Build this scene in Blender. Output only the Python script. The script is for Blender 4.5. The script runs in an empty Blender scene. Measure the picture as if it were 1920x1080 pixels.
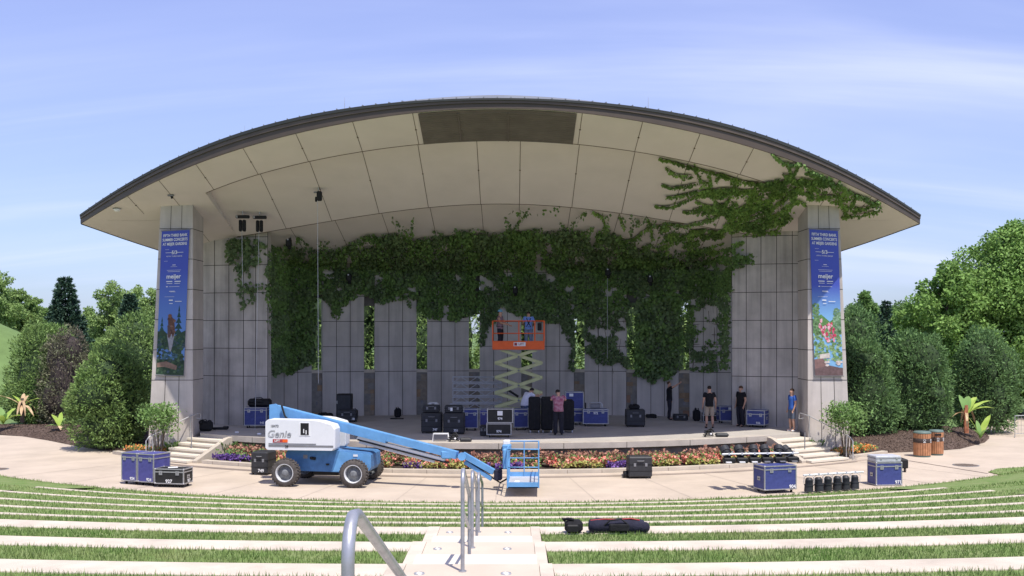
import bpy, math, random
import numpy as np
from mathutils import Vector, Matrix

# ------------------------------------------------------------------ camera, sky, sun, exposure
scene = bpy.context.scene
COL = scene.collection
CAMZ = 5.0
cam_d = bpy.data.cameras.new("camera"); cam = bpy.data.objects.new("camera", cam_d); COL.objects.link(cam)
cam_d.sensor_width = 36; cam_d.lens = 37.5; cam_d.shift_y = 80 / 1920.0
cam_d.clip_start = 0.1; cam_d.clip_end = 3000
cam.location = (0, 0, CAMZ); cam.rotation_euler = (math.radians(90), 0, 0)
scene.camera = cam
SUN_A, SUN_B = 0.22, 0.43            # shadow shift per metre of drop: to the left, and away from the camera
SUN_EL = math.atan(1 / math.hypot(SUN_A, SUN_B))
SUN_AZ = math.atan2(SUN_A, -SUN_B)   # compass direction of the sun from +Y, clockwise
world = bpy.data.worlds.new("World"); scene.world = world; world.use_nodes = True
def build_world():
    nt = world.node_tree; nt.nodes.clear(); N = nt.nodes.new; L = nt.links.new
    sky = N('ShaderNodeTexSky'); sky.sky_type = 'NISHITA'; sky.sun_disc = False
    sky.sun_elevation = SUN_EL; sky.sun_rotation = SUN_AZ
    sky.air_density = 1.0; sky.dust_density = 0.5; sky.ozone_density = 2.2; sky.altitude = 200
    tc = N('ShaderNodeTexCoord'); sep = N('ShaderNodeSeparateXYZ'); L(tc.outputs['Generated'], sep.inputs[0])
    mx = N('ShaderNodeMath'); mx.operation = 'MAXIMUM'; L(sep.outputs['Z'], mx.inputs[0]); mx.inputs[1].default_value = 0.0
    ad = N('ShaderNodeMath'); ad.operation = 'ADD'; L(mx.outputs[0], ad.inputs[0]); ad.inputs[1].default_value = 0.30
    dx = N('ShaderNodeMath'); dx.operation = 'DIVIDE'; L(sep.outputs['X'], dx.inputs[0]); L(ad.outputs[0], dx.inputs[1])
    dy = N('ShaderNodeMath'); dy.operation = 'DIVIDE'; L(sep.outputs['Y'], dy.inputs[0]); L(ad.outputs[0], dy.inputs[1])
    cb = N('ShaderNodeCombineXYZ'); L(dx.outputs[0], cb.inputs[0]); L(dy.outputs[0], cb.inputs[1])
    # broad thin veil and long streaks of cirrus, laid out on the plane of the cloud deck
    def streak(rot, sc, scale, lo, hi, det, off=(0, 0, 0)):
        mp = N('ShaderNodeMapping'); mp.inputs['Rotation'].default_value = (0, 0, rot); mp.inputs['Scale'].default_value = sc
        mp.inputs['Location'].default_value = off
        L(cb.outputs[0], mp.inputs[0])
        n = N('ShaderNodeTexNoise'); n.inputs['Scale'].default_value = scale; n.inputs['Detail'].default_value = det
        n.inputs['Roughness'].default_value = 0.55; n.inputs['Distortion'].default_value = 0.5
        L(mp.outputs[0], n.inputs[0])
        r = N('ShaderNodeMapRange'); r.inputs[1].default_value = lo; r.inputs[2].default_value = hi; r.interpolation_type = 'SMOOTHSTEP'
        L(n.outputs[0], r.inputs[0]); return r.outputs[0]
    s1 = streak(0.5, (0.5, 1.6, 1), 0.9, 0.38, 0.85, 5)
    s2 = streak(-0.25, (0.25, 2.6, 1), 1.3, 0.46, 0.80, 7, (3, 1, 0))
    a = N('ShaderNodeMath'); a.operation = 'MULTIPLY'; L(s1, a.inputs[0]); a.inputs[1].default_value = 0.5
    b = N('ShaderNodeMath'); b.operation = 'MULTIPLY'; L(s2, b.inputs[0]); b.inputs[1].default_value = 0.5
    c = N('ShaderNodeMath'); c.operation = 'ADD'; c.use_clamp = True; L(a.outputs[0], c.inputs[0]); L(b.outputs[0], c.inputs[1])
    tint = N('ShaderNodeMix'); tint.data_type = 'RGBA'; tint.blend_type = 'MULTIPLY'; tint.inputs[0].default_value = 1
    L(sky.outputs[0], tint.inputs[6])
    rp = N('ShaderNodeValToRGB'); rp.color_ramp.elements[0].position = 0.0; rp.color_ramp.elements[0].color = SKY_LOW; rp.color_ramp.elements[1].position = 0.30; rp.color_ramp.elements[1].color = SKY_TINT
    e = rp.color_ramp.elements.new(0.10); e.color = SKY_MID
    L(mx.outputs[0], rp.inputs[0]); sc2 = N('ShaderNodeVectorMath'); sc2.operation = 'SCALE'; L(rp.outputs[0], sc2.inputs[0]); sc2.inputs[3].default_value = 2.0; L(sc2.outputs[0], tint.inputs[7])
    mix = N('ShaderNodeMix'); mix.data_type = 'RGBA'; L(c.outputs[0], mix.inputs[0])
    L(tint.outputs[2], mix.inputs[6]); mix.inputs[7].default_value = CLOUD_COL
    bg = N('ShaderNodeBackground'); bg.inputs[1].default_value = SKY_STR; L(mix.outputs[2], bg.inputs[0])
    out = N('ShaderNodeOutputWorld'); L(bg.outputs[0], out.inputs[0])
SKY_TINT = (0.66, 0.52, 0.60, 1); SKY_MID = (0.38, 0.36, 0.44, 1); SKY_LOW = (0.22, 0.27, 0.43, 1); CLOUD_COL = (4.9, 5.3, 7.2, 1); SKY_STR = 0.15
build_world()
sun_d = bpy.data.lights.new("sun", 'SUN'); sun_d.energy = 4.6; sun_d.angle = math.radians(0.55); sun_d.color = (1.0, 0.95, 0.87)
sun = bpy.data.objects.new("sun", sun_d); COL.objects.link(sun)
sun.rotation_euler = Vector((-SUN_A, SUN_B, -1)).to_track_quat('-Z', 'Y').to_euler()
sun.location = (30, -20, 60)
vs = scene.view_settings
scene.display_settings.display_device = 'sRGB'
vs.view_transform = 'Standard'; vs.look = 'None'; vs.gamma = 1.0; vs.exposure = 0.25; vs.use_curve_mapping = False

# ------------------------------------------------------------------ helpers
rng = np.random.default_rng(7); random.seed(7)
AX = -0.48                 # the bandshell's axis of symmetry
CX, CY = AX, 59.46         # centre of the concentric arcs of stage, planter and terraces
def P(u, v, Y): return Vector(((u - 960) * Y / 2000.0, Y, CAMZ - (v - 620) * Y / 2000.0))
def G(u, v, z=0.0):
    Y = (CAMZ - z) * 2000.0 / (v - 620); return Vector(((u - 960) * Y / 2000.0, Y, z))
def pol(R, deg, z=0.0):
    a = math.radians(deg); return Vector((CX + R * math.sin(a), CY - R * math.cos(a), z))

def mat(name, col, rough=0.8, var=0.0, scale=3.0, bump=0.0, bscale=40.0, metal=0.0, col2=None, spec=0.3, island=0.0, transl=0.0, detail=5, stain=0.0, coords='Object', sscale=0.45, streak=0.0):
    m = bpy.data.materials.new(name); m.use_nodes = True
    nt = m.node_tree; nt.nodes.clear(); N = nt.nodes.new; L = nt.links.new
    out = N('ShaderNodeOutputMaterial'); p = N('ShaderNodeBsdfPrincipled')
    p.inputs['Roughness'].default_value = rough; p.inputs['Metallic'].default_value = metal
    p.inputs['Specular IOR Level'].default_value = spec
    c = (col[0], col[1], col[2], 1); cs = None
    tc = N('ShaderNodeTexCoord')
    if var > 0 or col2:
        n = N('ShaderNodeTexNoise'); n.inputs['Scale'].default_value = scale; n.inputs['Detail'].default_value = detail
        L(tc.outputs[coords], n.inputs[0])
        mx = N('ShaderNodeMix'); mx.data_type = 'RGBA'
        r = N('ShaderNodeMapRange'); r.inputs[1].default_value = 0.33; r.inputs[2].default_value = 0.67; L(n.outputs[0], r.inputs[0])
        L(r.outputs[0], mx.inputs[0])
        d = col2 if col2 else tuple(x * (1 + var) for x in col)
        e = col if col2 else tuple(x * (1 - var) for x in col)
        mx.inputs[6].default_value = (*e, 1); mx.inputs[7].default_value = (*d, 1); cs = mx.outputs[2]
    if stain > 0:
        n2 = N('ShaderNodeTexNoise'); n2.inputs['Scale'].default_value = sscale; n2.inputs['Detail'].default_value = 8; n2.inputs['Roughness'].default_value = 0.7
        L(tc.outputs[coords], n2.inputs[0])
        r2 = N('ShaderNodeMapRange'); r2.inputs[1].default_value = 0.42; r2.inputs[2].default_value = 0.75; r2.inputs[3].default_value = 1.0; r2.inputs[4].default_value = 1 - stain
        L(n2.outputs[0], r2.inputs[0])
        m2 = N('ShaderNodeMix'); m2.data_type = 'RGBA'; m2.blend_type = 'MULTIPLY'; m2.inputs[0].default_value = 1
        if cs: L(cs, m2.inputs[6])
        else: m2.inputs[6].default_value = c
        L(r2.outputs[0], m2.inputs[7]); cs = m2.outputs[2]
    if streak > 0:
        mp = N('ShaderNodeMapping'); mp.inputs['Scale'].default_value = (2.6, 2.6, 0.16); L(tc.outputs[coords], mp.inputs[0])
        n4 = N('ShaderNodeTexNoise'); n4.inputs['Scale'].default_value = 1.0; n4.inputs['Detail'].default_value = 6; n4.inputs['Roughness'].default_value = 0.65; L(mp.outputs[0], n4.inputs[0])
        r4 = N('ShaderNodeMapRange'); r4.inputs[1].default_value = 0.45; r4.inputs[2].default_value = 0.72; r4.inputs[3].default_value = 1.0; r4.inputs[4].default_value = 1 - streak; L(n4.outputs[0], r4.inputs[0])
        m4 = N('ShaderNodeMix'); m4.data_type = 'RGBA'; m4.blend_type = 'MULTIPLY'; m4.inputs[0].default_value = 1; L(cs, m4.inputs[6]); L(r4.outputs[0], m4.inputs[7]); cs = m4.outputs[2]
    if island > 0:
        g = N('ShaderNodeNewGeometry'); r3 = N('ShaderNodeMapRange'); r3.inputs[3].default_value = 1 - island; r3.inputs[4].default_value = 1 + island
        L(g.outputs['Random Per Island'], r3.inputs[0])
        m3 = N('ShaderNodeMix'); m3.data_type = 'RGBA'; m3.blend_type = 'MULTIPLY'; m3.inputs[0].default_value = 1; m3.clamp_result = False
        if cs: L(cs, m3.inputs[6])
        else: m3.inputs[6].default_value = c
        L(r3.outputs[0], m3.inputs[7]); cs = m3.outputs[2]
    if cs: L(cs, p.inputs['Base Color'])
    else: p.inputs['Base Color'].default_value = c
    if bump > 0:
        nb = N('ShaderNodeTexNoise'); nb.inputs['Scale'].default_value = bscale; nb.inputs['Detail'].default_value = 4
        L(tc.outputs[coords], nb.inputs[0]); bp = N('ShaderNodeBump'); bp.inputs['Strength'].default_value = bump; bp.inputs['Distance'].default_value = 0.02
        L(nb.outputs[0], bp.inputs['Height']); L(bp.outputs[0], p.inputs['Normal'])
    if transl > 0:
        t = N('ShaderNodeBsdfTranslucent'); ms = N('ShaderNodeMixShader'); ms.inputs[0].default_value = transl
        if cs: L(cs, t.inputs[0])
        else: t.inputs[0].default_value = c
        L(p.outputs[0], ms.inputs[1]); L(t.outputs[0], ms.inputs[2]); L(ms.outputs[0], out.inputs[0])
    else: L(p.outputs[0], out.inputs[0])
    return m

class MB:
    """collects shapes into one mesh"""
    def __init__(s): s.v = []; s.f = []; s.m = []; s.s = []
    def add(s, vs, fs, m=0, smooth=False):
        o = len(s.v); s.v += [tuple(v) for v in vs]
        for f in fs: s.f.append([o + i for i in f]); s.m.append(m); s.s.append(smooth)
        return s
    def box(s, c, d, rot=None, m=0):
        c = Vector(c); h = Vector(d) / 2
        vs = [Vector((x * h.x, y * h.y, z * h.z)) for z in (-1, 1) for y in (-1, 1) for x in (-1, 1)]
        if rot is not None:
            R = rot if isinstance(rot, Matrix) else Matrix.Rotation(rot, 3, 'Z'); vs = [R @ v for v in vs]
        return s.add([v + c for v in vs], [(0, 2, 3, 1), (4, 5, 7, 6), (0, 1, 5, 4), (2, 6, 7, 3), (0, 4, 6, 2), (1, 3, 7, 5)], m)
    def rbox(s, c, d, r=0.03, rot=None, m=0):
        """box with chamfered edges"""
        c = Vector(c); h = Vector(d) / 2; vs = []; idx = {}
        R = None
        if rot is not None: R = rot if isinstance(rot, Matrix) else Matrix.Rotation(rot, 3, 'Z')
        for sx in (-1, 1):
            for sy in (-1, 1):
                for sz in (-1, 1):
                    for ax in range(3):
                        v = Vector((sx * (h.x - r), sy * (h.y - r), sz * (h.z - r))); v[ax] = (sx, sy, sz)[ax] * h[ax]
                        idx[(sx, sy, sz, ax)] = len(vs); vs.append(v)
        fs = []
        def q(a, b, cc, d_): fs.append((idx[a], idx[b], idx[cc], idx[d_]))
        for s1 in (-1, 1):
            fl = lambda t: t if s1 > 0 else t[::-1]
            fs.append(fl([idx[(s1, -1, -1, 0)], idx[(s1, 1, -1, 0)], idx[(s1, 1, 1, 0)], idx[(s1, -1, 1, 0)]]))
            fs.append(fl([idx[(1, s1, -1, 1)], idx[(-1, s1, -1, 1)], idx[(-1, s1, 1, 1)], idx[(1, s1, 1, 1)]]))
            fs.append(fl([idx[(-1, -1, s1, 2)], idx[(1, -1, s1, 2)], idx[(1, 1, s1, 2)], idx[(-1, 1, s1, 2)]]))
        for a in (-1, 1):
            for b in (-1, 1):
                q((a, b, -1, 0), (a, b, 1, 0), (a, b, 1, 1), (a, b, -1, 1))
                q((a, -1, b, 0), (a, 1, b, 0), (a, 1, b, 2), (a, -1, b, 2))
                q((-1, a, b, 1), (1, a, b, 1), (1, a, b, 2), (-1, a, b, 2))
                for e in (-1, 1): fs.append((idx[(a, b, e, 0)], idx[(a, b, e, 1)], idx[(a, b, e, 2)]))
        if R: vs = [R @ v for v in vs]
        return s.add([v + c for v in vs], fs, m)
    def cyl(s, p0, p1, r0, r1=None, n=12, m=0, cap=True):
        p0 = Vector(p0); p1 = Vector(p1); r1 = r0 if r1 is None else r1
        d = (p1 - p0).normalized(); a = d.orthogonal().normalized(); b = d.cross(a)
        vs = []
        for p, r in ((p0, r0), (p1, r1)):
            for i in range(n):
                t = 2 * math.pi * i / n; vs.append(p + a * r * math.cos(t) + b * r * math.sin(t))
        s.add(vs, [(i, (i + 1) % n, n + (i + 1) % n, n + i) for i in range(n)], m, True)
        if cap:
            s.add(vs[:n], [tuple(range(n))[::-1]], m); s.add(vs[n:], [tuple(range(n))], m)
        return s
    def tube(s, pts, r, n=8, m=0, closed=False):
        pts = [Vector(p) for p in pts]; rs = r if isinstance(r, (list, tuple)) else [r] * len(pts)
        vs = []; k = len(pts); a = None
        for i, p in enumerate(pts):
            if closed: d = pts[(i + 1) % k] - pts[i - 1]
            else: d = pts[min(i + 1, k - 1)] - pts[max(i - 1, 0)]
            d.normalize()
            if a is None: a = d.orthogonal().normalized()
            else:
                a = a - d * a.dot(d)
                a = a.normalized() if a.length > 1e-6 else d.orthogonal().normalized()
            b = d.cross(a)
            for j in range(n):
                t = 2 * math.pi * j / n; vs.append(p + (a * math.cos(t) + b * math.sin(t)) * rs[i])
        fs = [(i * n + j, i * n + (j + 1) % n, ((i + 1) % k) * n + (j + 1) % n, ((i + 1) % k) * n + j) for i in range(k if closed else k - 1) for j in range(n)]
        s.add(vs, fs, m, True)
        if not closed: s.add(vs[:n], [tuple(range(n))[::-1]], m); s.add(vs[-n:], [tuple(range(n))], m)
        return s
    def lathe(s, c, prof, n=20, m=0, axis='Z', smooth=True):
        c = Vector(c); vs = []
        for r, h in prof:
            for i in range(n):
                t = 2 * math.pi * i / n; x, y = r * math.cos(t), r * math.sin(t)
                vs.append(c + (Vector((x, y, h)) if axis == 'Z' else Vector((x, -h, y)) if axis == 'Y' else Vector((h, x, y))))
        k = len(prof)
        s.add(vs, [(i * n + j, i * n + (j + 1) % n, (i + 1) * n + (j + 1) % n, (i + 1) * n + j) for i in range(k - 1) for j in range(n)], m, smooth)
        return s
    def ball(s, c, r, n=12, m=0):
        rr = (r, r, r) if not hasattr(r, '__len__') else r
        c = Vector(c); vs = []; k = n // 2 + 1
        for i in range(k):
            ph = math.pi * i / (k - 1)
            for j in range(n):
                t = 2 * math.pi * j / n; vs.append(c + Vector((rr[0] * math.sin(ph) * math.cos(t), rr[1] * math.sin(ph) * math.sin(t), rr[2] * math.cos(ph))))
        return s.add(vs, [(i * n + j, i * n + (j + 1) % n, (i + 1) * n + (j + 1) % n, (i + 1) * n + j) for i in range(k - 1) for j in range(n)], m, True)
    def prism(s, poly, vec, m=0):
        """polygon (3-D points) swept along vec"""
        vec = Vector(vec); a = [Vector(p) for p in poly]; b = [p + vec for p in a]; n = len(a)
        s.add(a + b, [tuple(range(n))[::-1], tuple(range(n, 2 * n))] + [(i, (i + 1) % n, n + (i + 1) % n, n + i) for i in range(n)], m)
        return s
    def build(s, name, mats, parent=None, loc=None, rz=0.0, bevel=0.0, subsurf=0):
        me = bpy.data.meshes.new(name); me.from_pydata(s.v, [], s.f)
        for mm in (mats if isinstance(mats, (list, tuple)) else [mats]): me.materials.append(mm)
        me.polygons.foreach_set('material_index', s.m); me.polygons.foreach_set('use_smooth', s.s); me.update()
        o = bpy.data.objects.new(name, me); COL.objects.link(o)
        if parent is not None: o.parent = parent
        if loc is not None: o.location = loc; o.rotation_euler = (0, 0, rz)
        if bevel:
            b = o.modifiers.new('bevel', 'BEVEL'); b.width = bevel; b.segments = 2; b.limit_method = 'ANGLE'
        if subsurf:
            b = o.modifiers.new('sub', 'SUBSURF'); b.levels = subsurf; b.render_levels = subsurf
        return o

def tag(o, label=None, cat=None, group=None, kind=None):
    if label: o['label'] = label
    if cat: o['category'] = cat
    if group: o['group'] = group
    if kind: o['kind'] = kind
    return o
def thing(name, label, cat, loc=(0, 0, 0), rz=0.0, group=None):
    o = bpy.data.objects.new(name, None); COL.objects.link(o); o.location = loc; o.rotation_euler = (0, 0, rz); o.empty_display_size = 0.2
    return tag(o, label, cat, group)
def copy_tree(o, parent=None):
    c = o.copy(); COL.objects.link(c)
    if parent is not None: c.parent = parent
    for ch in [x for x in list(COL.objects) if x.parent is o]: copy_tree(ch, c)
    return c

def mesh_np(name, V, F4, mats, parent=None, midx=None, smooth=False):
    """quads from numpy arrays"""
    me = bpy.data.meshes.new(name); n = len(F4); k = F4.shape[1]
    me.vertices.add(len(V)); me.vertices.foreach_set('co', np.ascontiguousarray(V, dtype=np.float32).ravel())
    me.loops.add(n * k); me.loops.foreach_set('vertex_index', np.ascontiguousarray(F4, dtype=np.int32).ravel())
    me.polygons.add(n); me.polygons.foreach_set('loop_start', np.arange(0, n * k, k, dtype=np.int32))
    try: me.polygons.foreach_set('loop_total', np.full(n, k, dtype=np.int32))
    except Exception: pass
    for mm in (mats if isinstance(mats, (list, tuple)) else [mats]): me.materials.append(mm)
    if midx is not None: me.polygons.foreach_set('material_index', np.ascontiguousarray(midx, dtype=np.int32))
    if smooth: me.polygons.foreach_set('use_smooth', np.ones(n, dtype=bool))
    me.update(calc_edges=True); me.validate()
    o = bpy.data.objects.new(name, me); COL.objects.link(o)
    if parent is not None: o.parent = parent
    return o
def unit(a): return a / np.maximum(np.linalg.norm(a, axis=1, keepdims=True), 1e-9)
def leaves(name, pos, mats, size, parent=None, d=None, nrm=None, asp=0.6, midx=None, fold=0.12):
    """kite-shaped leaves: pos Nx3, d = direction each leaf points in"""
    n = len(pos); size = np.broadcast_to(size, (n,)) * rng.uniform(0.7, 1.3, n)
    if d is None: d = rng.normal(size=(n, 3))
    d = unit(d)
    if nrm is None: nrm = rng.normal(size=(n, 3))
    s = unit(np.cross(d, nrm)); w = unit(np.cross(s, d))
    L = size[:, None]; W = L * asp * 0.5
    V = np.stack([pos, pos + d * L * 0.45 + s * W + w * L * fold, pos + d * L, pos + d * L * 0.45 - s * W + w * L * fold], 1).reshape(-1, 3)
    F = np.arange(n * 4).reshape(n, 4)
    return mesh_np(name, V, F, mats, parent, midx)

_vn = np.random.default_rng(3).random((64, 64))
def vnoise(x, y):
    xi = np.floor(x).astype(int); yi = np.floor(y).astype(int); fx = x - xi; fy = y - yi
    fx = fx * fx * (3 - 2 * fx); fy = fy * fy * (3 - 2 * fy)
    g = lambda a, b: _vn[a % 64, b % 64]
    return (g(xi, yi) * (1 - fx) + g(xi + 1, yi) * fx) * (1 - fy) + (g(xi, yi + 1) * (1 - fx) + g(xi + 1, yi + 1) * fx) * fy
def fbm(x, y, o=4):
    t = 0; a = 0.5
    for i in range(o): t = t + a * vnoise(x * 2 ** i + 7 * i, y * 2 ** i + 3 * i); a /= 2
    return t / (1 - 0.5 ** o)

def text_obj(name, txt, size, m, parent, loc, rot, align='CENTER', depth=0.002, shear=0.0, mapf=None, bold=0.0, sx=1.0):
    cu = bpy.data.curves.new(name, 'FONT'); cu.body = txt; cu.size = size; cu.align_x = align; cu.align_y = 'CENTER'
    cu.extrude = 0 if mapf else depth; cu.shear = shear; cu.offset = bold; cu.resolution_u = 3
    t = bpy.data.objects.new('tmp', cu); COL.objects.link(t)
    bpy.context.view_layer.update()
    ev = t.evaluated_get(bpy.context.evaluated_depsgraph_get()); me = bpy.data.meshes.new_from_object(ev)
    bpy.data.objects.remove(t); me.name = name; me.materials.clear(); me.materials.append(m)
    for v in me.vertices: v.co.x *= sx
    if mapf:
        for v in me.vertices: v.co = mapf(v.co.x, v.co.y)
    o = bpy.data.objects.new(name, me); COL.objects.link(o)
    if parent is not None: o.parent = parent
    if not mapf: o.location = loc; o.rotation_euler = rot
    return o

# ------------------------------------------------------------------ materials
M = {}
M['conc_ground'] = mat('plaza concrete', (0.52, 0.435, 0.345), 0.85, 0.05, 0.8, 0.15, 60, stain=0.2)
M['conc_wall'] = mat('grey cast concrete', (0.52, 0.48, 0.44), 0.85, 0.07, 1.3, 0.15, 50, stain=0.16, streak=0.22)
M['conc_tower'] = mat('buff cast concrete', (0.54, 0.49, 0.45), 0.85, 0.07, 1.5, 0.15, 50, stain=0.16, streak=0.16)
M['conc_wing'] = mat('weathered wing concrete', (0.52, 0.48, 0.44), 0.85, 0.12, 1.1, 0.15, 50, stain=0.25, streak=0.3)
M['conc_stage'] = mat('stage concrete', (0.44, 0.405, 0.36), 0.8, 0.06, 1.0, 0.1, 60, stain=0.15)
M['conc_lip'] = mat('stage edge concrete', (0.47, 0.42, 0.36), 0.85, 0.1, 2.0, 0.2, 40, stain=0.25)
M['under'] = mat('rough stone under stage', (0.24, 0.20, 0.16), 0.9, 0.2, 4.0, 0.3, 25)
M['kerb'] = mat('kerb concrete', (0.50, 0.44, 0.36), 0.85, 0.08, 2.5, 0.2, 50, stain=0.2)
M['cap'] = mat('terrace cap concrete', (0.60, 0.52, 0.42), 0.85, 0.07, 1.5, 0.15, 50, stain=0.26, sscale=1.2)
M['tread'] = mat('pale tread concrete', (0.66, 0.60, 0.50), 0.85, 0.04, 1.5, 0.12, 50, stain=0.12)
M['tread2'] = mat('warm tread concrete', (0.58, 0.49, 0.39), 0.85, 0.05, 1.5, 0.12, 50, stain=0.15)
M['soffit'] = mat('cream plaster', (0.66, 0.60, 0.57), 0.9, 0.03, 0.7, 0.05, 40, stain=0.06)
M['joint'] = mat('dark sealant joint', (0.055, 0.05, 0.045), 0.9)
M['soffit_joint_shadow'] = mat('brown soffit joint and step shadow', (0.13, 0.10, 0.075), 0.9)
M['fascia'] = mat('brown metal fascia', (0.088, 0.068, 0.055), 0.55, 0.1, 1.0)
M['fascia_dark'] = mat('dark roof edge', (0.04, 0.042, 0.04), 0.5)
M['roofmetal'] = mat('standing seam metal', (0.22, 0.23, 0.235), 0.45, 0.08, 1.0, metal=0.2)
M['grille'] = mat('dark louvre', (0.135, 0.115, 0.105), 0.7, 0.12, 2.0)
M['lintel'] = mat('recess panel', (0.12, 0.11, 0.10), 0.8, 0.1, 2.0)
M['ground_line'] = mat('dark ground line', (0.16, 0.12, 0.10), 0.9)
M['mulch'] = mat('bark mulch', (0.10, 0.070, 0.055), 0.95, 0.45, 14, 0.9, 30)
M['chips'] = mat('bark chips', (0.13, 0.090, 0.070), 0.95, island=0.6)
M['soil'] = mat('soil', (0.06, 0.045, 0.035), 0.95, 0.3, 10, 0.6, 20)
M['lawn'] = mat('lawn', (0.13, 0.21, 0.052), 0.95, 0.0, 2.2, 0.5, 60, col2=(0.21, 0.25, 0.10))
M['blade'] = mat('grass blade', (0.125, 0.225, 0.05), 0.7, 0.0, 0.9, col2=(0.27, 0.32, 0.12), island=0.4, transl=0.25)
M['far_lawn'] = mat('far lawn', (0.125, 0.195, 0.065), 0.95, 0.12, 0.8, 0.4, 12)
M['steel'] = mat('galvanised steel', (0.36, 0.37, 0.40), 0.42, 0.16, 9, 0.05, 60, metal=0.55)
M['steel_rail'] = mat('grey rail', (0.42, 0.42, 0.42), 0.4, 0.1, 8, metal=0.4)
M['alu'] = mat('aluminium edging', (0.42, 0.42, 0.43), 0.4, 0.1, 12, metal=0.5)
M['alu_dull'] = mat('dull aluminium', (0.50, 0.51, 0.54), 0.5, 0.1, 8, metal=0.15)
M['blue_case'] = mat('blue laminate', (0.060, 0.075, 0.24), 0.5, 0.12, 3, stain=0.4, sscale=3.5)
M['blue_case2'] = mat('violet blue laminate', (0.085, 0.085, 0.28), 0.5, 0.12, 3, stain=0.35, sscale=3.5)
M['black_case'] = mat('black laminate', (0.022, 0.022, 0.022), 0.55, 0.2, 5)
M['plastic'] = mat('charcoal plastic', (0.035, 0.036, 0.040), 0.5, 0.15, 5, 0.1, 30)
M['black'] = mat('black', (0.014, 0.014, 0.015), 0.6, 0.2, 8)
M['cloth_black'] = mat('black cloth', (0.016, 0.016, 0.018), 0.95, 0.25, 9, 0.4, 30)
M['navy'] = mat('navy cloth', (0.022, 0.022, 0.04), 0.9, 0.25, 6, 0.4, 30)
M['red'] = mat('red trim', (0.35, 0.05, 0.05), 0.7)
M['rubber'] = mat('dusty rubber', (0.085, 0.075, 0.068), 0.9, 0.25, 9, 0.4, 40)
M['rim'] = mat('white rim', (0.55, 0.56, 0.57), 0.5, 0.1, 6)
M['hub'] = mat('grey hub', (0.17, 0.18, 0.19), 0.6, 0.2, 9)
M['blue'] = mat('sky blue paint', (0.14, 0.34, 0.62), 0.45, 0.06, 3, stain=0.22, sscale=2.5)
M['blue_shaded'] = mat('shaded chassis blue', (0.075, 0.20, 0.42), 0.55, 0.1, 3, stain=0.4, sscale=2.5)  # darker copy of the lift blue, turntable shade put into the colour
M['white'] = mat('white paint', (0.72, 0.73, 0.75), 0.45, 0.04, 2, stain=0.15, sscale=2.0)
M['decal'] = mat('white decal', (0.75, 0.75, 0.75), 0.6)
M['grey'] = mat('mid grey', (0.20, 0.20, 0.21), 0.6, 0.1, 5)
M['orange'] = mat('orange paint', (0.78, 0.13, 0.03), 0.5, 0.08, 4)
M['olive'] = mat('pale yellow green paint', (0.50, 0.50, 0.26), 0.5, 0.08, 4)
M['paper'] = mat('paper', (0.75, 0.75, 0.75), 0.8)
M['wood'] = mat('warm timber slats', (0.42, 0.20, 0.10), 0.7, 0.2, 6, 0.2, 30)
M['binlid'] = mat('grey green lid', (0.12, 0.17, 0.15), 0.5)
M['dkbrown'] = mat('dark brown band', (0.06, 0.045, 0.04), 0.7)
M['bark'] = mat('bark', (0.11, 0.085, 0.065), 0.95, 0.3, 8, 0.6, 25)
M['stem_red'] = mat('reddish stalk', (0.33, 0.13, 0.07), 0.8, 0.3, 8)
M['skin'] = mat('skin', (0.50, 0.29, 0.20), 0.6, 0.05, 8)
def leafm(n, c, c2, scale=0.8, isl=0.35, tr=0.25): return mat(n, c, 0.65, 0, scale, col2=c2, island=isl, transl=tr, spec=0.25)
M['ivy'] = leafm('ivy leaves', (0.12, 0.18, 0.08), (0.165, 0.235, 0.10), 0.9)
M['ivy_l'] = leafm('bounce lit ivy leaves', (0.19, 0.31, 0.08), (0.26, 0.40, 0.11), 0.9)  # brighter copy of the ivy, bounced sunlight put into the leaf colour
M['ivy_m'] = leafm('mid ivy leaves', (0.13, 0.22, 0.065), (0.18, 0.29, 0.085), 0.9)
M['yew'] = leafm('evergreen sprays', (0.17, 0.28, 0.08), (0.25, 0.36, 0.12), 1.2, 0.45, 0.35)
M['yew2'] = leafm('deep evergreen sprays', (0.125, 0.225, 0.085), (0.18, 0.30, 0.11), 1.2, 0.45, 0.35)
M['purple_tw'] = leafm('brownish twigs', (0.20, 0.165, 0.135), (0.16, 0.20, 0.095), 0.9, 0.45, 0.2)
M['spruce'] = leafm('spruce needles', (0.04, 0.085, 0.06), (0.07, 0.125, 0.08), 0.6, 0.4, 0.1)
M['birch'] = leafm('pale green leaves', (0.19, 0.30, 0.09), (0.29, 0.40, 0.14), 0.4, 0.4, 0.35)
M['maple'] = leafm('fresh green leaves', (0.16, 0.29, 0.065), (0.24, 0.38, 0.10), 0.35, 0.4, 0.3)
M['forest'] = leafm('wood green leaves', (0.12, 0.22, 0.06), (0.18, 0.30, 0.09), 0.35, 0.4, 0.3)
M['hyd'] = leafm('shrub leaves', (0.15, 0.27, 0.08), (0.23, 0.36, 0.12), 1.5, 0.35, 0.35)
M['lime'] = leafm('lime leaves', (0.25, 0.38, 0.06), (0.40, 0.50, 0.13), 2, 0.3, 0.3)
M['dried'] = leafm('dried leaves', (0.36, 0.22, 0.12), (0.55, 0.42, 0.26), 3, 0.3, 0.2)
M['coral'] = leafm('coral blossoms', (0.80, 0.24, 0.17), (0.86, 0.42, 0.34), 4, 0.35, 0.2)
M['maroon'] = leafm('maroon foliage', (0.26, 0.11, 0.09), (0.42, 0.24, 0.16), 3, 0.4, 0.2)
M['violet'] = leafm('violet blossoms', (0.13, 0.07, 0.28), (0.22, 0.12, 0.38), 4, 0.35, 0.2)
M['yellowgr'] = leafm('yellow green edging', (0.30, 0.36, 0.08), (0.55, 0.47, 0.18), 3, 0.35, 0.2)
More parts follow.
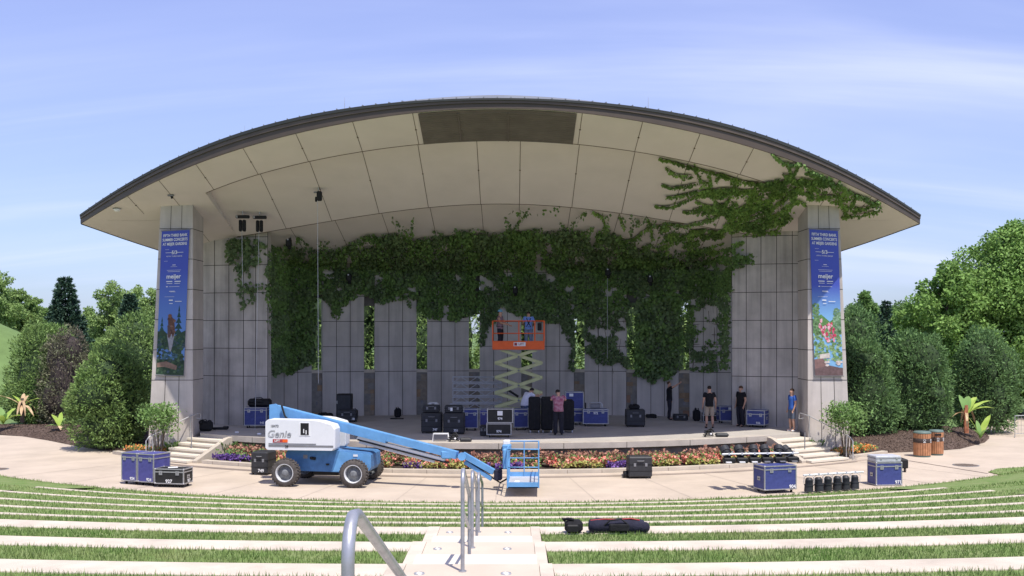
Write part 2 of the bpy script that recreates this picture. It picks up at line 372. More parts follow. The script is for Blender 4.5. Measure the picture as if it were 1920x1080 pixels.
M['orange_fl'] = leafm('orange blossoms', (0.75, 0.25, 0.07), (0.8, 0.45, 0.15), 4, 0.35, 0.2)
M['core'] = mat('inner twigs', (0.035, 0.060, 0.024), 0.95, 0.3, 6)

# ------------------------------------------------------------------ ground
def sheet(name, poly, z, m, kind='structure', parent=None):
    b = MB(); b.add([(p[0], p[1], z) for p in poly], [tuple(range(len(poly)))]); o = b.build(name, m, parent)
    return tag(o, kind=kind)
g = MB(); g.add([(-1500, 30, -0.03), (1500, 30, -0.03), (1500, 1800, -0.03), (-1500, 1800, -0.03)], [(0, 1, 2, 3)])
g.add([(-1500, -200, -0.03), (1500, -200, -0.03), (1500, 30, -0.03), (-1500, 30, -0.03)], [(0, 1, 2, 3)])
tag(g.build('ground', M['far_lawn']), kind='structure')
# grassy hill at the far left
def hill(name, cx, cy, rx, ry, h):
    n = 40; vs = []; fs = []
    for i in range(n + 1):
        for j in range(n + 1):
            x = (i / n * 2 - 1) * 2.0; y = (j / n * 2 - 1) * 2.0
            vs.append((cx + x * rx, cy + y * ry, -0.25 + h * math.exp(-(x * x + y * y) * 1.4) + 0.2 * math.sin(x * 3 + 1) * math.exp(-(x * x + y * y))))
    for i in range(n):
        for j in range(n):
            a = i * (n + 1) + j; fs.append((a, a + n + 1, a + n + 2, a + 1))
    b = MB(); b.add(vs, fs, 0, True); tag(b.build(name, M['far_lawn']), kind='structure')
hill('hill', -41, 76, 13, 10, 6.5)
# plaza: one sheet, wide at the right where it runs on as a path
RP = 28.5                                   # radius of the plaza's lower edge
left_edge = [G(0, 815), G(40, 818), G(90, 826), G(150, 838), G(215, 848), G(290, 858)]
plaza = [(-60, 58), (-60, 30)] + [(-26, 40)] + [tuple(pol(RP, a))[:2] for a in range(-36, 37, 2)] + [(60, 30), (60, 62), (34, 62)]
plaza = [(-60, 52), (-60, 36)] + [tuple(pol(RP, a))[:2] for a in np.arange(-38, 38.1, 2)] + [(60, 36), (60, 56)]
b = MB()
inner = [Vector((p[0], 51.0, 0)) for p in plaza]
def strip_mesh(name, outer, inner_, m, z=0.0):
    b = MB(); n = len(outer)
    b.add([(p[0], p[1], z) for p in outer] + [(p[0], p[1], z) for p in inner_], [(i, i + 1, n + i + 1, n + i) for i in range(n - 1)])
    return b.build(name, m)
angs = np.arange(-39, 39.1, 1.5)
outer = [(-62, 36.5), (-40, 36.8), (-25, 37.0)] + [tuple(pol(RP, a))[:2] for a in angs] + [(25, 37.0), (40, 36.0), (62, 34)]
innr = [(-62, 51.3), (-40, 51.3), (-25, 51.3)] + [(CX + 22.0 * math.sin(math.radians(a)), max(CY - 22.0 * math.cos(math.radians(a)), 38) + 4) for a in angs] + [(25, 56), (40, 58), (62, 60)]
tag(strip_mesh('plaza', outer, innr, M['conc_ground']), kind='structure')
# thin dark line round the planter apron, and the path edge at the right
def arc_strip(b, R0, R1, a0, a1, z, m=0, n=60, th=None):
    vs = []; 
    for i in range(n + 1):
        a = a0 + (a1 - a0) * i / n; vs += [pol(R0, a, z), pol(R1, a, z)]
    if th is None: b.add(vs, [(2 * i, 2 * i + 1, 2 * i + 3, 2 * i + 2) for i in range(n)], m)
    else:
        k = len(vs); lo = [v - Vector((0, 0, th)) for v in vs]
        fs = []
        for i in range(n):
            a, b_, c, d = 2 * i, 2 * i + 1, 2 * i + 3, 2 * i + 2
            fs += [(a, b_, c, d), (k + a, k + d, k + c, k + b_), (b_, k + b_, k + c, c), (a, d, k + d, k + a)]
        fs += [(0, k, k + 1, 1), (2 * n, 2 * n + 1, k + 2 * n + 1, k + 2 * n)]
        b.add(vs + lo, fs, m)
b = MB(); arc_strip(b, 22.62, 23.18, -39, 39, 0.05, 0, 70, 0.07); tag(b.build('apron', M['conc_ground']), kind='structure')
b = MB(); arc_strip(b, 23.18, 23.25, -36, 36, 0.006, 0, 70)
p0 = G(1704, 864, 0); p1 = G(1852, 888, 0)
d = (p1 - p0).normalized(); s_ = Vector((-d.y, d.x, 0)) * 0.05
b.add([p0 - s_ + Vector((0, 0, .006)), p1 - s_ + Vector((0, 0, .006)), p1 + s_ + Vector((0, 0, .006)), p0 + s_ + Vector((0, 0, .006))], [(0, 1, 2, 3)])
tag(b.build('paving_line', M['ground_line']), kind='structure')
# saw-cut joints
b = MB()
for a in range(-36, 37, 6):
    p0 = pol(23.3, a, 0.005); p1 = pol(28.45, a, 0.005); t = Vector((math.cos(math.radians(a)), math.sin(math.radians(a)), 0)) * 0.012
    b.add([p0 - t, p1 - t, p1 + t, p0 + t], [(0, 1, 2, 3)])
tag(b.build('saw_joint', mat('saw cut', (0.40, 0.34, 0.28), 0.9)), kind='structure')
# lawn patch right of the path
lp = [G(1853, 886), G(1870, 880), G(1930, 876), G(2050, 874), G(2050, 935), G(1990, 915), G(1925, 903)]
b = MB(); n = len(lp); b.prism([(p.x, p.y, -0.02) for p in lp], (0, 0, 0.05)); tag(b.build('lawn', M['lawn']), kind='structure')
LAWN_PATCH = lp

# ------------------------------------------------------------------ terraces
# (radius of the upper face of each row, height of its top, depth of concrete cap)
rows = []
for v, D, z, w in ((939, 29, .374, .17), (946.7, 26.5, .671, .17), (955.7, 24, .97, .17), (965.4, 21.5, 1.287, .17), (976.2, 19, 1.616, .17)):
    x = -0.1985 * D; rows.append([math.hypot(CY - D, x - CX), z, w])
for D, z in ((16.5, 1.985), (13.9, 2.27), (11.27, 2.56), (8.7, 2.84), (6.1, 3.13), (3.5, 3.42), (0.9, 3.7)):
    rows.append([CY - D + 0.12, z, 0.56])
LEFT_END = {0: G(85, 910, .37), 1: G(5, 913, .67)}
RIGHT_END = {0: G(1768, 913.6, .37), 1: G(1851, 917.5, .67)}
def ang_of(p): return math.degrees(math.atan2(p.x - CX, CY - p.y))
AMAX = 52
ords = ['first', 'second', 'third', 'fourth', 'fifth', 'sixth', 'seventh', 'eighth', 'ninth', 'tenth', 'eleventh', 'twelfth']
GX0, GX1 = -1.28, 0.42     # gap in the upper rows for the stair
def ang_x(R, x): return math.degrees(math.asin((x - CX) / R))
lawn = MB(); blades_jobs = []
zprev = 0.0
for i, (R, z, w) in enumerate(rows):
    Rn = rows[i + 1][0] if i + 1 < len(rows) else R + 2.6
    spans = [(-AMAX, AMAX)] if i < 5 else [(-AMAX, ang_x(R, GX0)), (ang_x(R, GX1), AMAX)]
    for k, (a0, a1) in enumerate(spans):
        c0, c1 = a0, a1
        if i in LEFT_END: c0 = ang_of(LEFT_END[i]); c1 = ang_of(RIGHT_END[i])
        wb = MB(); arc_strip(wb, R, R + w, c0, c1, z, 0, 90, 0.34)
        seen = R + w < CY - 7.5
        side = '' if i < 5 else (' left of the stair' if k == 0 else ' right of the stair')
        o = wb.build('seat_wall', M['cap'])
        tag(o, '%s curved concrete %s up from the plaza%s' % (ords[i], 'kerb row' if i < 5 else 'wide seat wall', side), 'seat wall', 'curved concrete rows in the lawn')
        # grass behind each cap
        arc_strip(lawn, R + w, Rn + 0.02, a0 if i >= 5 else -AMAX, a1 if i >= 5 else AMAX, z - 0.012, 0, 90, 0.3)
        if i < 8: blades_jobs.append((R + w + 0.02, Rn - 0.03, a0, a1, z - 0.012))
# strip between the plaza and the first row
R1 = rows[0][0]
k = 90; vs = []
for j in range(k + 1):
    a = -AMAX + 2 * AMAX * j / k; vs += [pol(RP, a, 0.012), pol(R1 + 0.02, a, 0.06)]
lawn.add(vs, [(2 * j, 2 * j + 1, 2 * j + 3, 2 * j + 2) for j in range(k)])
blades_jobs.insert(0, (RP, R1, -AMAX, AMAX, 0.03))
# the two first rows fade into sloping lawn beyond their ends
def wedge(a0, a1, Ra, za, Rb, zb):
    n = 20; vs = []
    for j in range(n + 1):
        a = a0 + (a1 - a0) * j / n; vs += [pol(Ra, a, za), pol(Rb, a, zb)]
    lawn.add(vs, [(2 * j, 2 * j + 1, 2 * j + 3, 2 * j + 2) for j in range(n)])
for sgn, E in ((-1, LEFT_END), (1, RIGHT_END)):
    a0 = ang_of(E[0]); wedge(a0, sgn * AMAX, RP, 0.02, rows[1][0], 0.55) if sgn > 0 else wedge(-AMAX, a0, RP, 0.02, rows[1][0], 0.55)
    a1 = ang_of(E[1]); wedge(a1, sgn * AMAX, rows[1][0], 0.50, rows[2][0], 0.98) if sgn > 0 else wedge(-AMAX, a1, rows[1][0], 0.50, rows[2][0], 0.98)
tag(lawn.build('lawn', M['lawn']), kind='structure')

def grass(name, R0, R1, a0, a1, z, dens, seed):
    r = np.random.default_rng(seed)
    # only where a camera near this one can see
    fov = 0.62
    n = int(dens); R = r.uniform(R0, R1, n); Dm = CY - (R0 + R1) / 2
    xl = max(-(0.52 * max(Dm, 3) + 3.5), R0 * math.sin(math.radians(a0))); xr = min(0.52 * max(Dm, 3) + 3.5, R0 * math.sin(math.radians(a1)))
    A0 = math.asin(max(-0.95, xl / R0)); A1 = math.asin(min(0.95, xr / R0))
    a = r.uniform(A0, A1, n)
    x = CX + R * np.sin(a); y = CY - R * np.cos(a)
    h = r.uniform(0.035, 0.075, n) * (0.75 + 0.6 * fbm(x * 1.3 + 50, y * 1.3 + 20))
    t = r.uniform(0, 2 * np.pi, n); w = 0.0035 + 0.00025 * Dm
    dx = np.cos(t) * w; dy = np.sin(t) * w; lx = r.normal(0, 0.018, n); ly = r.normal(0, 0.018, n)
    V = np.empty((n, 3, 3)); zz = z + (R - R0) * 0.0
    V[:, 0] = np.stack([x - dx, y - dy, np.full(n, z - .004)], 1); V[:, 1] = np.stack([x + dx, y + dy, np.full(n, z - .004)], 1)
    V[:, 2] = np.stack([x + lx, y + ly, z + h], 1)
    return V.reshape(-1, 3)
allV = []
for q, (R0, R1_, a0, a1, z) in enumerate(blades_jobs):
    Dm = CY - (R0 + R1_) / 2; width = min(2 * (0.52 * Dm + 3.5), 40); area = width * (R1_ - R0)
    dens = area * (900 if Dm < 18 else 380 if Dm < 24 else 260) * (0.5 if a0 > -AMAX or a1 < AMAX else 1)
    allV.append(grass('g', R0, R1_, a0, a1, z, dens, 100 + q))
_r = np.random.default_rng(77); n_ = 9000; x_ = _r.uniform(14.5, 27, n_); y_ = _r.uniform(31.5, 40, n_)
pg = np.array([(p.x, p.y) for p in LAWN_PATCH]); ins = np.zeros(n_, bool); j_ = len(pg) - 1
for i_ in range(len(pg)):
    ins ^= ((pg[i_, 1] > y_) != (pg[j_, 1] > y_)) & (x_ < (pg[j_, 0] - pg[i_, 0]) * (y_ - pg[i_, 1]) / (pg[j_, 1] - pg[i_, 1] + 1e-9) + pg[i_, 0]); j_ = i_
x_, y_ = x_[ins], y_[ins]; n_ = len(x_); W_ = np.empty((n_, 3, 3)); t_ = _r.uniform(0, 6.28, n_)
W_[:, 0] = np.stack([x_ - np.cos(t_) * .012, y_ - np.sin(t_) * .012, x_ * 0 + .025], 1); W_[:, 1] = np.stack([x_ + np.cos(t_) * .012, y_ + np.sin(t_) * .012, x_ * 0 + .025], 1); W_[:, 2] = np.stack([x_ + _r.normal(0, .02, n_), y_, .03 + _r.uniform(.04, .08, n_)], 1)
allV.append(W_.reshape(-1, 3))
V = np.concatenate(allV); F = np.arange(len(V)).reshape(-1, 3)
tag(mesh_np('grass', V, F, M['blade']), 'short green grass blades on the curved lawn terraces', 'grass', kind='stuff')

# ------------------------------------------------------------------ centre stair (steps, cheeks, inlaid lights)
stair = thing('lawn_stair', 'pale concrete stair running down the middle of the lawn', 'stair', (AX, 16, 0))
sx0, sx1 = -1.1 - AX, 0.28 - AX
heights = [r[1] for r in rows]; Ds = [CY - r[0] for r in rows]
for i in range(5, 12):
    D1 = Ds[i]; D2 = D1 - 2.6; z = heights[i]
    zn = heights[i + 1] if i + 1 < 12 else z + .29
    mid = (D1 + D2) / 2 - 0.15
    b = MB(); b.box(((sx0 + sx1) / 2, (D1 + mid) / 2 - 16, z - 0.3), (sx1 - sx0, D1 - mid, 0.6)); b.build('tread', M['tread2'], stair)
    b = MB(); b.box(((sx0 + sx1) / 2, (mid + D2) / 2 - 16, (z + zn) / 2 - 0.3), (sx1 - sx0, mid - D2, 0.6)); b.build('tread', M['tread'], stair)
    for (xa, xb) in ((GX0 - AX, sx0 - 0.004), (sx1 + 0.004, GX1 - AX)):
        b = MB()
        # cheek slab: follows the row level with a ramped joint to the next
        b.box(((xa + xb) / 2, (D1 + D2) / 2 - 16, z - 0.3 + 0.008), (xb - xa, D1 - D2, 0.6))
        b.build('cheek', M['cap'], stair)
ringm = M['steel_rail']
for i in range(5, 12):
    D1 = Ds[i]; z = heights[i]
    for x in (sx0 + 0.17, sx1 - 0.34):
        rg = MB(); rg.lathe((x, D1 - 0.45 - 16, z), [(0.035, 0.001), (0.037, 0.012), (0.052, 0.012), (0.056, 0.001)], 16)
        lt = rg.build('step_light', ringm, stair)
        MB().cyl((x, D1 - 0.45 - 16, z + 0.001), (x, D1 - 0.45 - 16, z + 0.006), 0.036, n=16).build('lens', M['paper'], lt)

# hand rails up the stair axis
def hand_rail(Dn, zn, Df, zf, r, label, hn=1.0, name='hand_rail', hf=0.79):
    t = thing(name, label, 'hand rail', (-0.5, Dn, zn), 0, 'tubular rails up the lawn stair')
    L = Df - Dn; dz = zf - zn
    top_n = hn; top_f = dz + hf
    sl = (top_f - top_n) / L
    pts = [(0, 0, 0), (0, 0, top_n - 0.16)]
    for k in range(1, 7):
        a = math.pi / 2 * k / 7; pts.append((0, 0.13 - 0.13 * math.cos(a), top_n - 0.16 + 0.13 * math.sin(a)))
    pts += [(0, 0.20, top_n - 0.045)]
    pts += [(0, L - 0.02, top_f + 0.02), (0, L, top_f - 0.04), (0, L, dz)]
    MB().tube(pts, r, 12).build('top_rail', M['steel'], t)
    MB().tube([(0, 0.0, top_n - 0.42), (0, L, top_f - 0.38)], r * 0.8, 10).build('lower_rail', M['steel'], t)
    b = MB(); b.cyl((0, 0, 0.0), (0, 0, 0.012), r * 1.9, n=14); b.cyl((0, L, dz), (0, L, dz + 0.012), r * 1.9, n=14); b.build('base_flange', M['steel'], t)
hand_rail(3.25, 3.42, 5.35, 3.13, 0.0205, 'nearest steel hand rail with a large rounded bend', 1.03, hf=.55)
hand_rail(10.8, 2.56, 12.5, 2.27, 0.021, 'tall steel hand rail halfway down the stair with a bag to its right', 1.05)
hand_rail(13.4, 2.27, 15.15, 1.985, 0.021, 'middle one of the three overlapping far steel hand rails', 0.98)
hand_rail(15.95, 1.985, 18.0, 1.62, 0.021, 'farthest and smallest steel hand rail on the lawn stair', 0.90)

# ------------------------------------------------------------------ stage
SZ = 0.92; RS = 20.8
def wallY(x): return 52.0 - 0.018 * (x - AX) ** 2
stage = thing('concrete_stage', 'raised grey concrete stage with a pale curved front edge', 'stage', (AX, 45, 0))
def rel(p, o): return Vector(p) - Vector(o)
so = (AX, 45, 0)
def stage_poly(R, a, back):
    return [pol(R, t, 0) for t in np.arange(-a, a + .1, 2.5)] + [Vector((AX + back, 47.5, 0)), Vector((AX + 12.2, 53, 0)), Vector((AX - 12.2, 53, 0)), Vector((AX - back, 47.5, 0))]
b = MB(); pl = stage_poly(RS, 35, 13.3)
b.prism([rel((p.x, p.y, SZ - 0.20), so) for p in pl], (0, 0, 0.20)); b.build('deck', M['conc_stage'], stage)
b = MB(); arc_strip(b, RS - 0.5, RS + 0.06, -30, 30, SZ + 0.004, 0, 60, 0.21)
for i in range(len(b.v)): b.v[i] = tuple(Vector(b.v[i]) - Vector(so))
b.build('front_lip', M['conc_lip'], stage)
b = MB(); arc_strip(b, RS - 1.0, RS - 0.16, -34.8, 34.8, SZ - 0.21, 0, 60, 0.75)
for i in range(len(b.v)): b.v[i] = tuple(Vector(b.v[i]) - Vector(so))
b.build('front_wall', M['under'], stage)
b = MB()
for a in (-27, -20, -13.5, -7, 0, 6.5, 13, 20, 27):
    p0 = pol(RS + 0.066, a, 0); t = Vector((math.cos(math.radians(a)), math.sin(math.radians(a)), 0)) * 0.01
    b.add([rel(p0 - t + Vector((0, 0, SZ - .2)), so), rel(p0 + t + Vector((0, 0, SZ - .2)), so), rel(p0 + t + Vector((0, 0, SZ)), so), rel(p0 - t + Vector((0, 0, SZ)), so)], [(0, 1, 2, 3)])
b.build('lip_joint', M['joint'], stage)

# side steps
for sg, lab in ((-1, 'pale concrete steps up to the stage at its left end'), (1, 'pale concrete steps up to the stage at its right end')):
    o3 = pol(22, sg * 33, 0); st = thing('stage_steps', lab, 'steps', o3, 0, 'steps at the ends of the stage')
    for k in range(5):
        z = 0.77 - 0.155 * k; R0 = RS + 0.02 + 0.42 * k; R1 = R0 + 0.46
        b = MB(); arc_strip(b, R0 - 0.3, R1, sg * 30.4, sg * 35.6, z, 0, 6, 0.07)
        for i in range(len(b.v)): b.v[i] = tuple(Vector(b.v[i]) - o3)
        b.build('tread', M['tread'], st)
        b = MB(); arc_strip(b, R0 - 0.3, R1 - 0.035, sg * 30.4, sg * 35.6, z - 0.07, 0, 6, z - 0.07 + .02)
        for i in range(len(b.v)): b.v[i] = tuple(Vector(b.v[i]) - o3)
        b.build('riser', M['kerb'], st)
    # sloping cheek wall beside the planter
    b = MB(); a = sg * 30.1; t = Vector((math.cos(math.radians(a)), math.sin(math.radians(a)), 0)) * 0.22
    pts = [pol(RS - 0.1, a, 0), pol(22.7, a, 0), pol(22.7, a, 0.14), pol(21.1, a, SZ - 0.08), pol(RS - 0.1, a, SZ - 0.02)]
    b.prism([p - o3 - t * 0.5 for p in pts], t); b.build('cheek_wall', M['kerb'], st)
    # outer rail climbing beside the steps, hooked at its upper end
    r3 = thing('stair_rail', 'bent tubular hand rail on the outer side of the %s stage steps' % ('left' if sg < 0 else 'right'), 'hand rail', pol(23.05, sg * 35.9, 0), 0, 'rails at the stage steps')
    oo = pol(23.05, sg * 35.9, 0)
    A = sg * 35.9
    lo = pol(23.05, A, 0); up = pol(21.15, sg * 35.4, 0.72)
    e = pol(20.75, sg * 35.2, 0)
    pts = [lo, lo + Vector((0, 0, 0.78)), lo + (up - lo) * 0.06 + Vector((0, 0, 0.88)), up + Vector((0, 0, 0.9)), Vector((e.x, e.y, 1.72))]
    for k in range(1, 6):
        an = math.pi * k / 6; pts.append(Vector((e.x, e.y, 1.62)) + (e - up).normalized() * 0.1 * math.sin(an) + Vector((0, 0, 0.1 * math.cos(an))))
    q = Vector((up.x, up.y, 1.52)) * 0.35 + Vector((e.x, e.y, 1.52)) * 0.65; q.z = 1.52; pts.append(q)
    MB().tube([p - oo for p in pts], 0.021, 8).build('rail', M['steel_rail'], r3)
    b = MB(); b.cyl(up - oo + Vector((0, 0, .02)), up - oo + Vector((0, 0, 0.92)), 0.02, n=8); l2 = pol(22.75, A, 0); b.cyl(l2 - oo, l2 - oo + Vector((0, 0, 0.95)), 0.02, n=8); b.build('post', M['steel_rail'], r3)
    pp = G(359, 858, 0.1) if sg < 0 else G(1509, 860, 0.1)
    po = thing('rail_post', 'slim grey rail post standing at the inner side of the %s stage steps' % ('left' if sg < 0 else 'right'), 'post', (pp.x, pp.y, 0.02), 0, 'rail posts at the stage steps')
    MB().cyl((0, 0, 0), (0, 0, 1.08), 0.022, n=8).build('post', M['grey'], po); MB().cyl((0, 0, 0), (0, 0, .02), 0.05, n=10).build('base_plate', M['grey'], po)
    # the inner rail runs uphill from that post towards the stage
    
# planter with kerb
pk = thing('planter_kerb', 'low curved concrete kerb holding the flower bed before the stage', 'kerb', (AX, 37, 0))
b = MB(); arc_strip(b, 22.3, 22.6, -29.4, 29.4, 0.17, 0, 70, 0.19)
for i in range(len(b.v)): b.v[i] = tuple(Vector(b.v[i]) - Vector((AX, 37, 0)))
b.build('kerb', M['kerb'], pk)
b = MB()
for a in np.arange(-28, 29, 3.1):
    p0 = pol(22.606, a, 0); t = Vector((math.cos(math.radians(a)), math.sin(math.radians(a)), 0)) * 0.007
    b.add([rel(p0 + s + Vector((0, 0, h)), (AX, 37, 0)) for s, h in ((-t, 0.05), (t, 0.05), (t, .168), (-t, .168))], [(0, 1, 2, 3)])
b.build('kerb_joint', M['ground_line'], pk)
b = MB(); arc_strip(b, RS - 0.3, 22.31, -30, 30, 0.14, 0, 70); tag(b.build('planting_soil', M['soil']), kind='structure')
for sg in (-1, 1):
    b = MB(); arc_strip(b, 20.2, 22.35, sg * 35.7, sg * 44, 0.10, 0, 20, 0.12); tag(b.build('planting_soil', M['soil']), kind='structure')
    b = MB(); arc_strip(b, 22.35, 22.6, sg * 35.8, sg * 44, 0.13, 0, 20, 0.14)
    tag(b.build('bed_kerb', M['kerb']), 'short curved kerb in front of the side bed at the %s tower' % ('left' if sg < 0 else 'right'), 'kerb', 'kerbs of the side beds')

# mulch beds
def mulch(name, outline, z0, h, ctr, nchip=900):
    """outline (x, y) raised towards ctr"""
    b = MB(); k = len(outline); rings = 6; vs = []
    for r in range(rings):
        t = r / (rings - 1)
        for (x, y) in outline:
            px = x + (ctr[0] - x) * t; py = y + (ctr[1] - y) * t
            vs.append((px, py, z0 + h * (1 - (1 - t) ** 2) + 0.04 * (fbm(np.array([px * 2]), np.array([py * 2]))[0] - .5)))
    fs = [(r * k + i, r * k + (i + 1) % k, (r + 1) * k + (i + 1) % k, (r + 1) * k + i) for r in range(rings - 1) for i in range(k)]
    fs.append(tuple((rings - 1) * k + i for i in range(k)))
    b.add(vs, fs, 0, True); o = b.build(name, M['mulch']); tag(o, kind='structure'); return o
mo = [G(-20, 813), G(0, 815), G(40, 818), G(90, 826), G(150, 838), G(215, 848), G(285, 857), G(345, 861)]
mulch('mulch_bed', [(p.x, p.y) for p in mo] + [(-13.4, 44), (-15, 50), (-20, 56), (-30, 56)], 0.01, 0.42, (-19.5, 49.5))
mo2 = [G(1560, 850), G(1650, 850), G(1745, 846), G(1800, 842), G(1846, 830), G(1855, 822), G(1850, 812)]
mulch('mulch_bed', [(p.x, p.y) for p in mo2] + [(22.8, 54), (16, 55), (12.5, 50), (11.9, 45)], 0.01, 0.55, (18.6, 47.8))
def chips(bounds, n, zf, seed):
    r = np.random.default_rng(seed); x = r.uniform(bounds[0], bounds[1], n); y = r.uniform(bounds[2], bounds[3], n); z = zf(x, y)
    keep = z > 0.02; return np.stack([x[keep], y[keep], z[keep]], 1)
from mathutils.bvhtree import BVHTree
def scatter_on(o, n, seed, m, size, name, label, cat):
    me = o.data; me.calc_loop_triangles(); tr = np.array([t.vertices[:] for t in me.loop_triangles]); co = np.array([v.co[:] for v in me.vertices])
    a, b_, c = co[tr[:, 0]], co[tr[:, 1]], co[tr[:, 2]]; ar = np.linalg.norm(np.cross(b_ - a, c - a), axis=1)
    r = np.random.default_rng(seed); i = r.choice(len(tr), n, p=ar / ar.sum()); u = r.random(n); v = r.random(n); f = u + v > 1; u[f] = 1 - u[f]; v[f] = 1 - v[f]
    p = a[i] + (b_[i] - a[i]) * u[:, None] + (c[i] - a[i]) * v[:, None] + np.array([0, 0, 0.012])
    d = r.normal(size=(n, 3)); d[:, 2] *= 0.25
    nn = np.tile([0, 0, 1.0], (n, 1)) + r.normal(0, 0.3, (n, 3))
    return tag(leaves(name, p, m, size, d=d, nrm=nn, asp=0.5), label, cat, kind='stuff')
mbs = [o for o in COL.objects if o.name.startswith('mulch_bed')]
scatter_on(mbs[0], 22000, 5, M['chips'], 0.065, 'bark_chips', 'loose brown bark chips on the left bed', 'mulch')
scatter_on(mbs[1], 22000, 6, M['chips'], 0.065, 'bark_chips', 'loose brown bark chips on the right mound by the bins', 'mulch')

# manhole covers
for (u, v, r, lab) in ((1811, 872.5, 0.42, 'round brown manhole cover in the paving at the right'), (-6, 880, 0.35, 'dark round drain cover at the left edge of the plaza')):
    p = G(u, v, 0.0); t = thing('manhole_cover', lab, 'manhole cover', (p.x, p.y, 0))
    MB().lathe((0, 0, 0), [(r + .05, 0.004), (r + .05, 0.01), (r, 0.012)], 28).build('frame', M['grey'], t)
    b = MB(); b.lathe((0, 0, 0), [(r, 0.008), (0.001, 0.009)], 28)
    for k in range(-3, 4): b.box((k * r * 0.25, 0, 0.014), (0.03, 2 * math.sqrt(r * r - (k * r * .25) ** 2) * .85, 0.01))
    b.build('lid', mat('worn iron', (.20, .16, .13), .8, .2, 9), t)

# ------------------------------------------------------------------ the bandshell
shell = thing('bandshell', 'large open-air concrete bandshell with a wide arched roof canopy', 'bandshell', (AX, 46, 0))
SO = Vector((AX, 46, 0))
def sbuild(b, name, m, parent=shell, **k):
    for i in range(len(b.v)): b.v[i] = (b.v[i][0] - SO.x, b.v[i][1] - SO.y, b.v[i][2] - SO.z)
    return b.build(name, m, parent, **k)
XT = 17.25
def Ye(xr): return 34.9 + 0.030 * np.asarray(xr, float) ** 2
def Yr(xr):
    a = np.abs(np.asarray(xr, float)); return 53.5 - (53.5 - (34.9 + 0.030 * XT ** 2)) * np.clip((a - 9) / (XT - 9), 0, 1) ** 1.5
offb = np.array([0, 163, 273.5, 384, 483, 572.5, 634, 700, 760, 790]); vb = np.array([201.5, 212, 227.5, 249, 276, 309.5, 334, 366, 403, 420])
offt = np.array([0, 72, 166, 285, 388, 490, 593, 691, 780, 800]); vt = np.array([185.5, 186.5, 190, 205.5, 224, 252, 292, 341.5, 398, 412])
cb_ = np.polyfit((offb / 800.) ** 2, vb, 4); ct_ = np.polyfit((offt / 800.) ** 2, vt, 4)
def edge_z(xr, which='b'):
    Y = Ye(xr); off = np.abs(np.asarray(xr, float)) * 2000 / Y
    v = np.polyval(cb_ if which == 'b' else ct_, (off / 800.) ** 2); return CAMZ - (v - 620) * Y / 2000.0
SL = 0.26; XF = 11.35
def H(xr, y): return edge_z(xr) - SL * (y - Ye(xr))
# the first and the second step line of the ceiling, found where they stand on the sloping soffit
l1o = np.array([0, 22, 144, 241, 343, 440, 489, 553]); l1v = np.array([265, 265, 270, 283, 301, 324.5, 340, 363])
l2o = np.array([0, 22, 123, 213, 302, 355, 388, 495]); l2v = np.array([383.5, 384, 389, 397.6, 413, 422, 427, 444])
c1 = np.polyfit((l1o / 600.) ** 2, l1v, 2); c2 = np.polyfit((l2o / 600.) ** 2, l2v, 2)
def solve_line(xr, cf, zf, y0, y1):
    best = None; ys = np.linspace(y0, y1, 400)
    off = np.abs(xr) * 2000 / ys; v = np.polyval(cf, (off / 600.) ** 2); zr = CAMZ - (v - 620) * ys / 2000.; zz = zf(xr, ys)
    s = zz - zr; i = np.where(s[:-1] * s[1:] <= 0)[0]
    return ys[i[0]] if len(i) else ys[np.argmin(abs(s))]
gx = np.linspace(0, XF, 24)
l1y = np.array([solve_line(x, c1, H, 35.2 + 0.03 * x * x, 47) for x in gx]); p1 = np.polyfit(gx ** 2, l1y, 2)
def YL1(xr): return np.polyval(p1, np.asarray(xr, float) ** 2)
ST1, ST2, S2, S3 = 0.38, 0.30, 0.35, 0.24
def H2(xr, y): return H(xr, YL1(xr)) + ST1 - S2 * (y - YL1(xr))
l2y = np.array([solve_line(x, c2, H2, float(YL1(x)) + 1.5, 50) for x in gx]); p2 = np.polyfit(gx ** 2, l2y, 2)
def YL2(xr): return np.polyval(p2, np.asarray(xr, float) ** 2)
def H3(xr, y): return H2(xr, YL2(xr)) + ST2 - S3 * (y - YL2(xr))
def soffit_z(x, y):
    xr = np.asarray(x, float) - AX; y = np.asarray(y, float)
    inner = np.abs(xr) < XF
    z = H(xr, y)
    z = np.where(inner & (y > YL1(xr)), H2(xr, y), z); z = np.where(inner & (y > YL2(xr)), H3(xr, y), z)
    return z
print('L1', YL1(0), YL1(XF), 'L2', YL2(0), YL2(XF), 'H3back', H3(0, 52), 'side', H(13, 46))

def loft(b, xs, ya, yb, zf, ny=6, m=0, flip=False):
    vs = []; nx = len(xs)
    for x in xs:
        a, c = float(ya(x)), float(yb(x))
        for j in range(ny + 1):
            y = a + (c - a) * j / ny; vs.append((AX + x, y, float(zf(x, y))))
    fs = []
    for i in range(nx - 1):
        for j in range(ny):
            q = (i * (ny + 1) + j, (i + 1) * (ny + 1) + j, (i + 1) * (ny + 1) + j + 1, i * (ny + 1) + j + 1); fs.append(q)
    b.add(vs, fs, m, True)
Z3 = 0.12   # soffit is set in a little behind the fascia
xs_all = np.linspace(-XT, XT, 97)
b = MB()
loft(b, np.linspace(-XF, XF, 61), lambda x: Ye(x) + .02, YL1, H); sbuild(b, 'front_soffit', M['soffit'])
for sg in (-1, 1):
    b = MB(); loft(b, sg * np.linspace(XF, XT - 0.02, 24), lambda x: Ye(x) + .02, lambda x: np.maximum(Yr(x) - .02, Ye(x) + .03), H, 10); sbuild(b, 'side_soffit', M['soffit'])
b = MB(); loft(b, np.linspace(-XF, XF, 61), YL1, YL2, H2); sbuild(b, 'middle_soffit', M['soffit'])
b = MB(); loft(b, np.linspace(-XF, XF, 61), YL2, lambda x: 53.4, H3); sbuild(b, 'rear_soffit', M['soffit'])
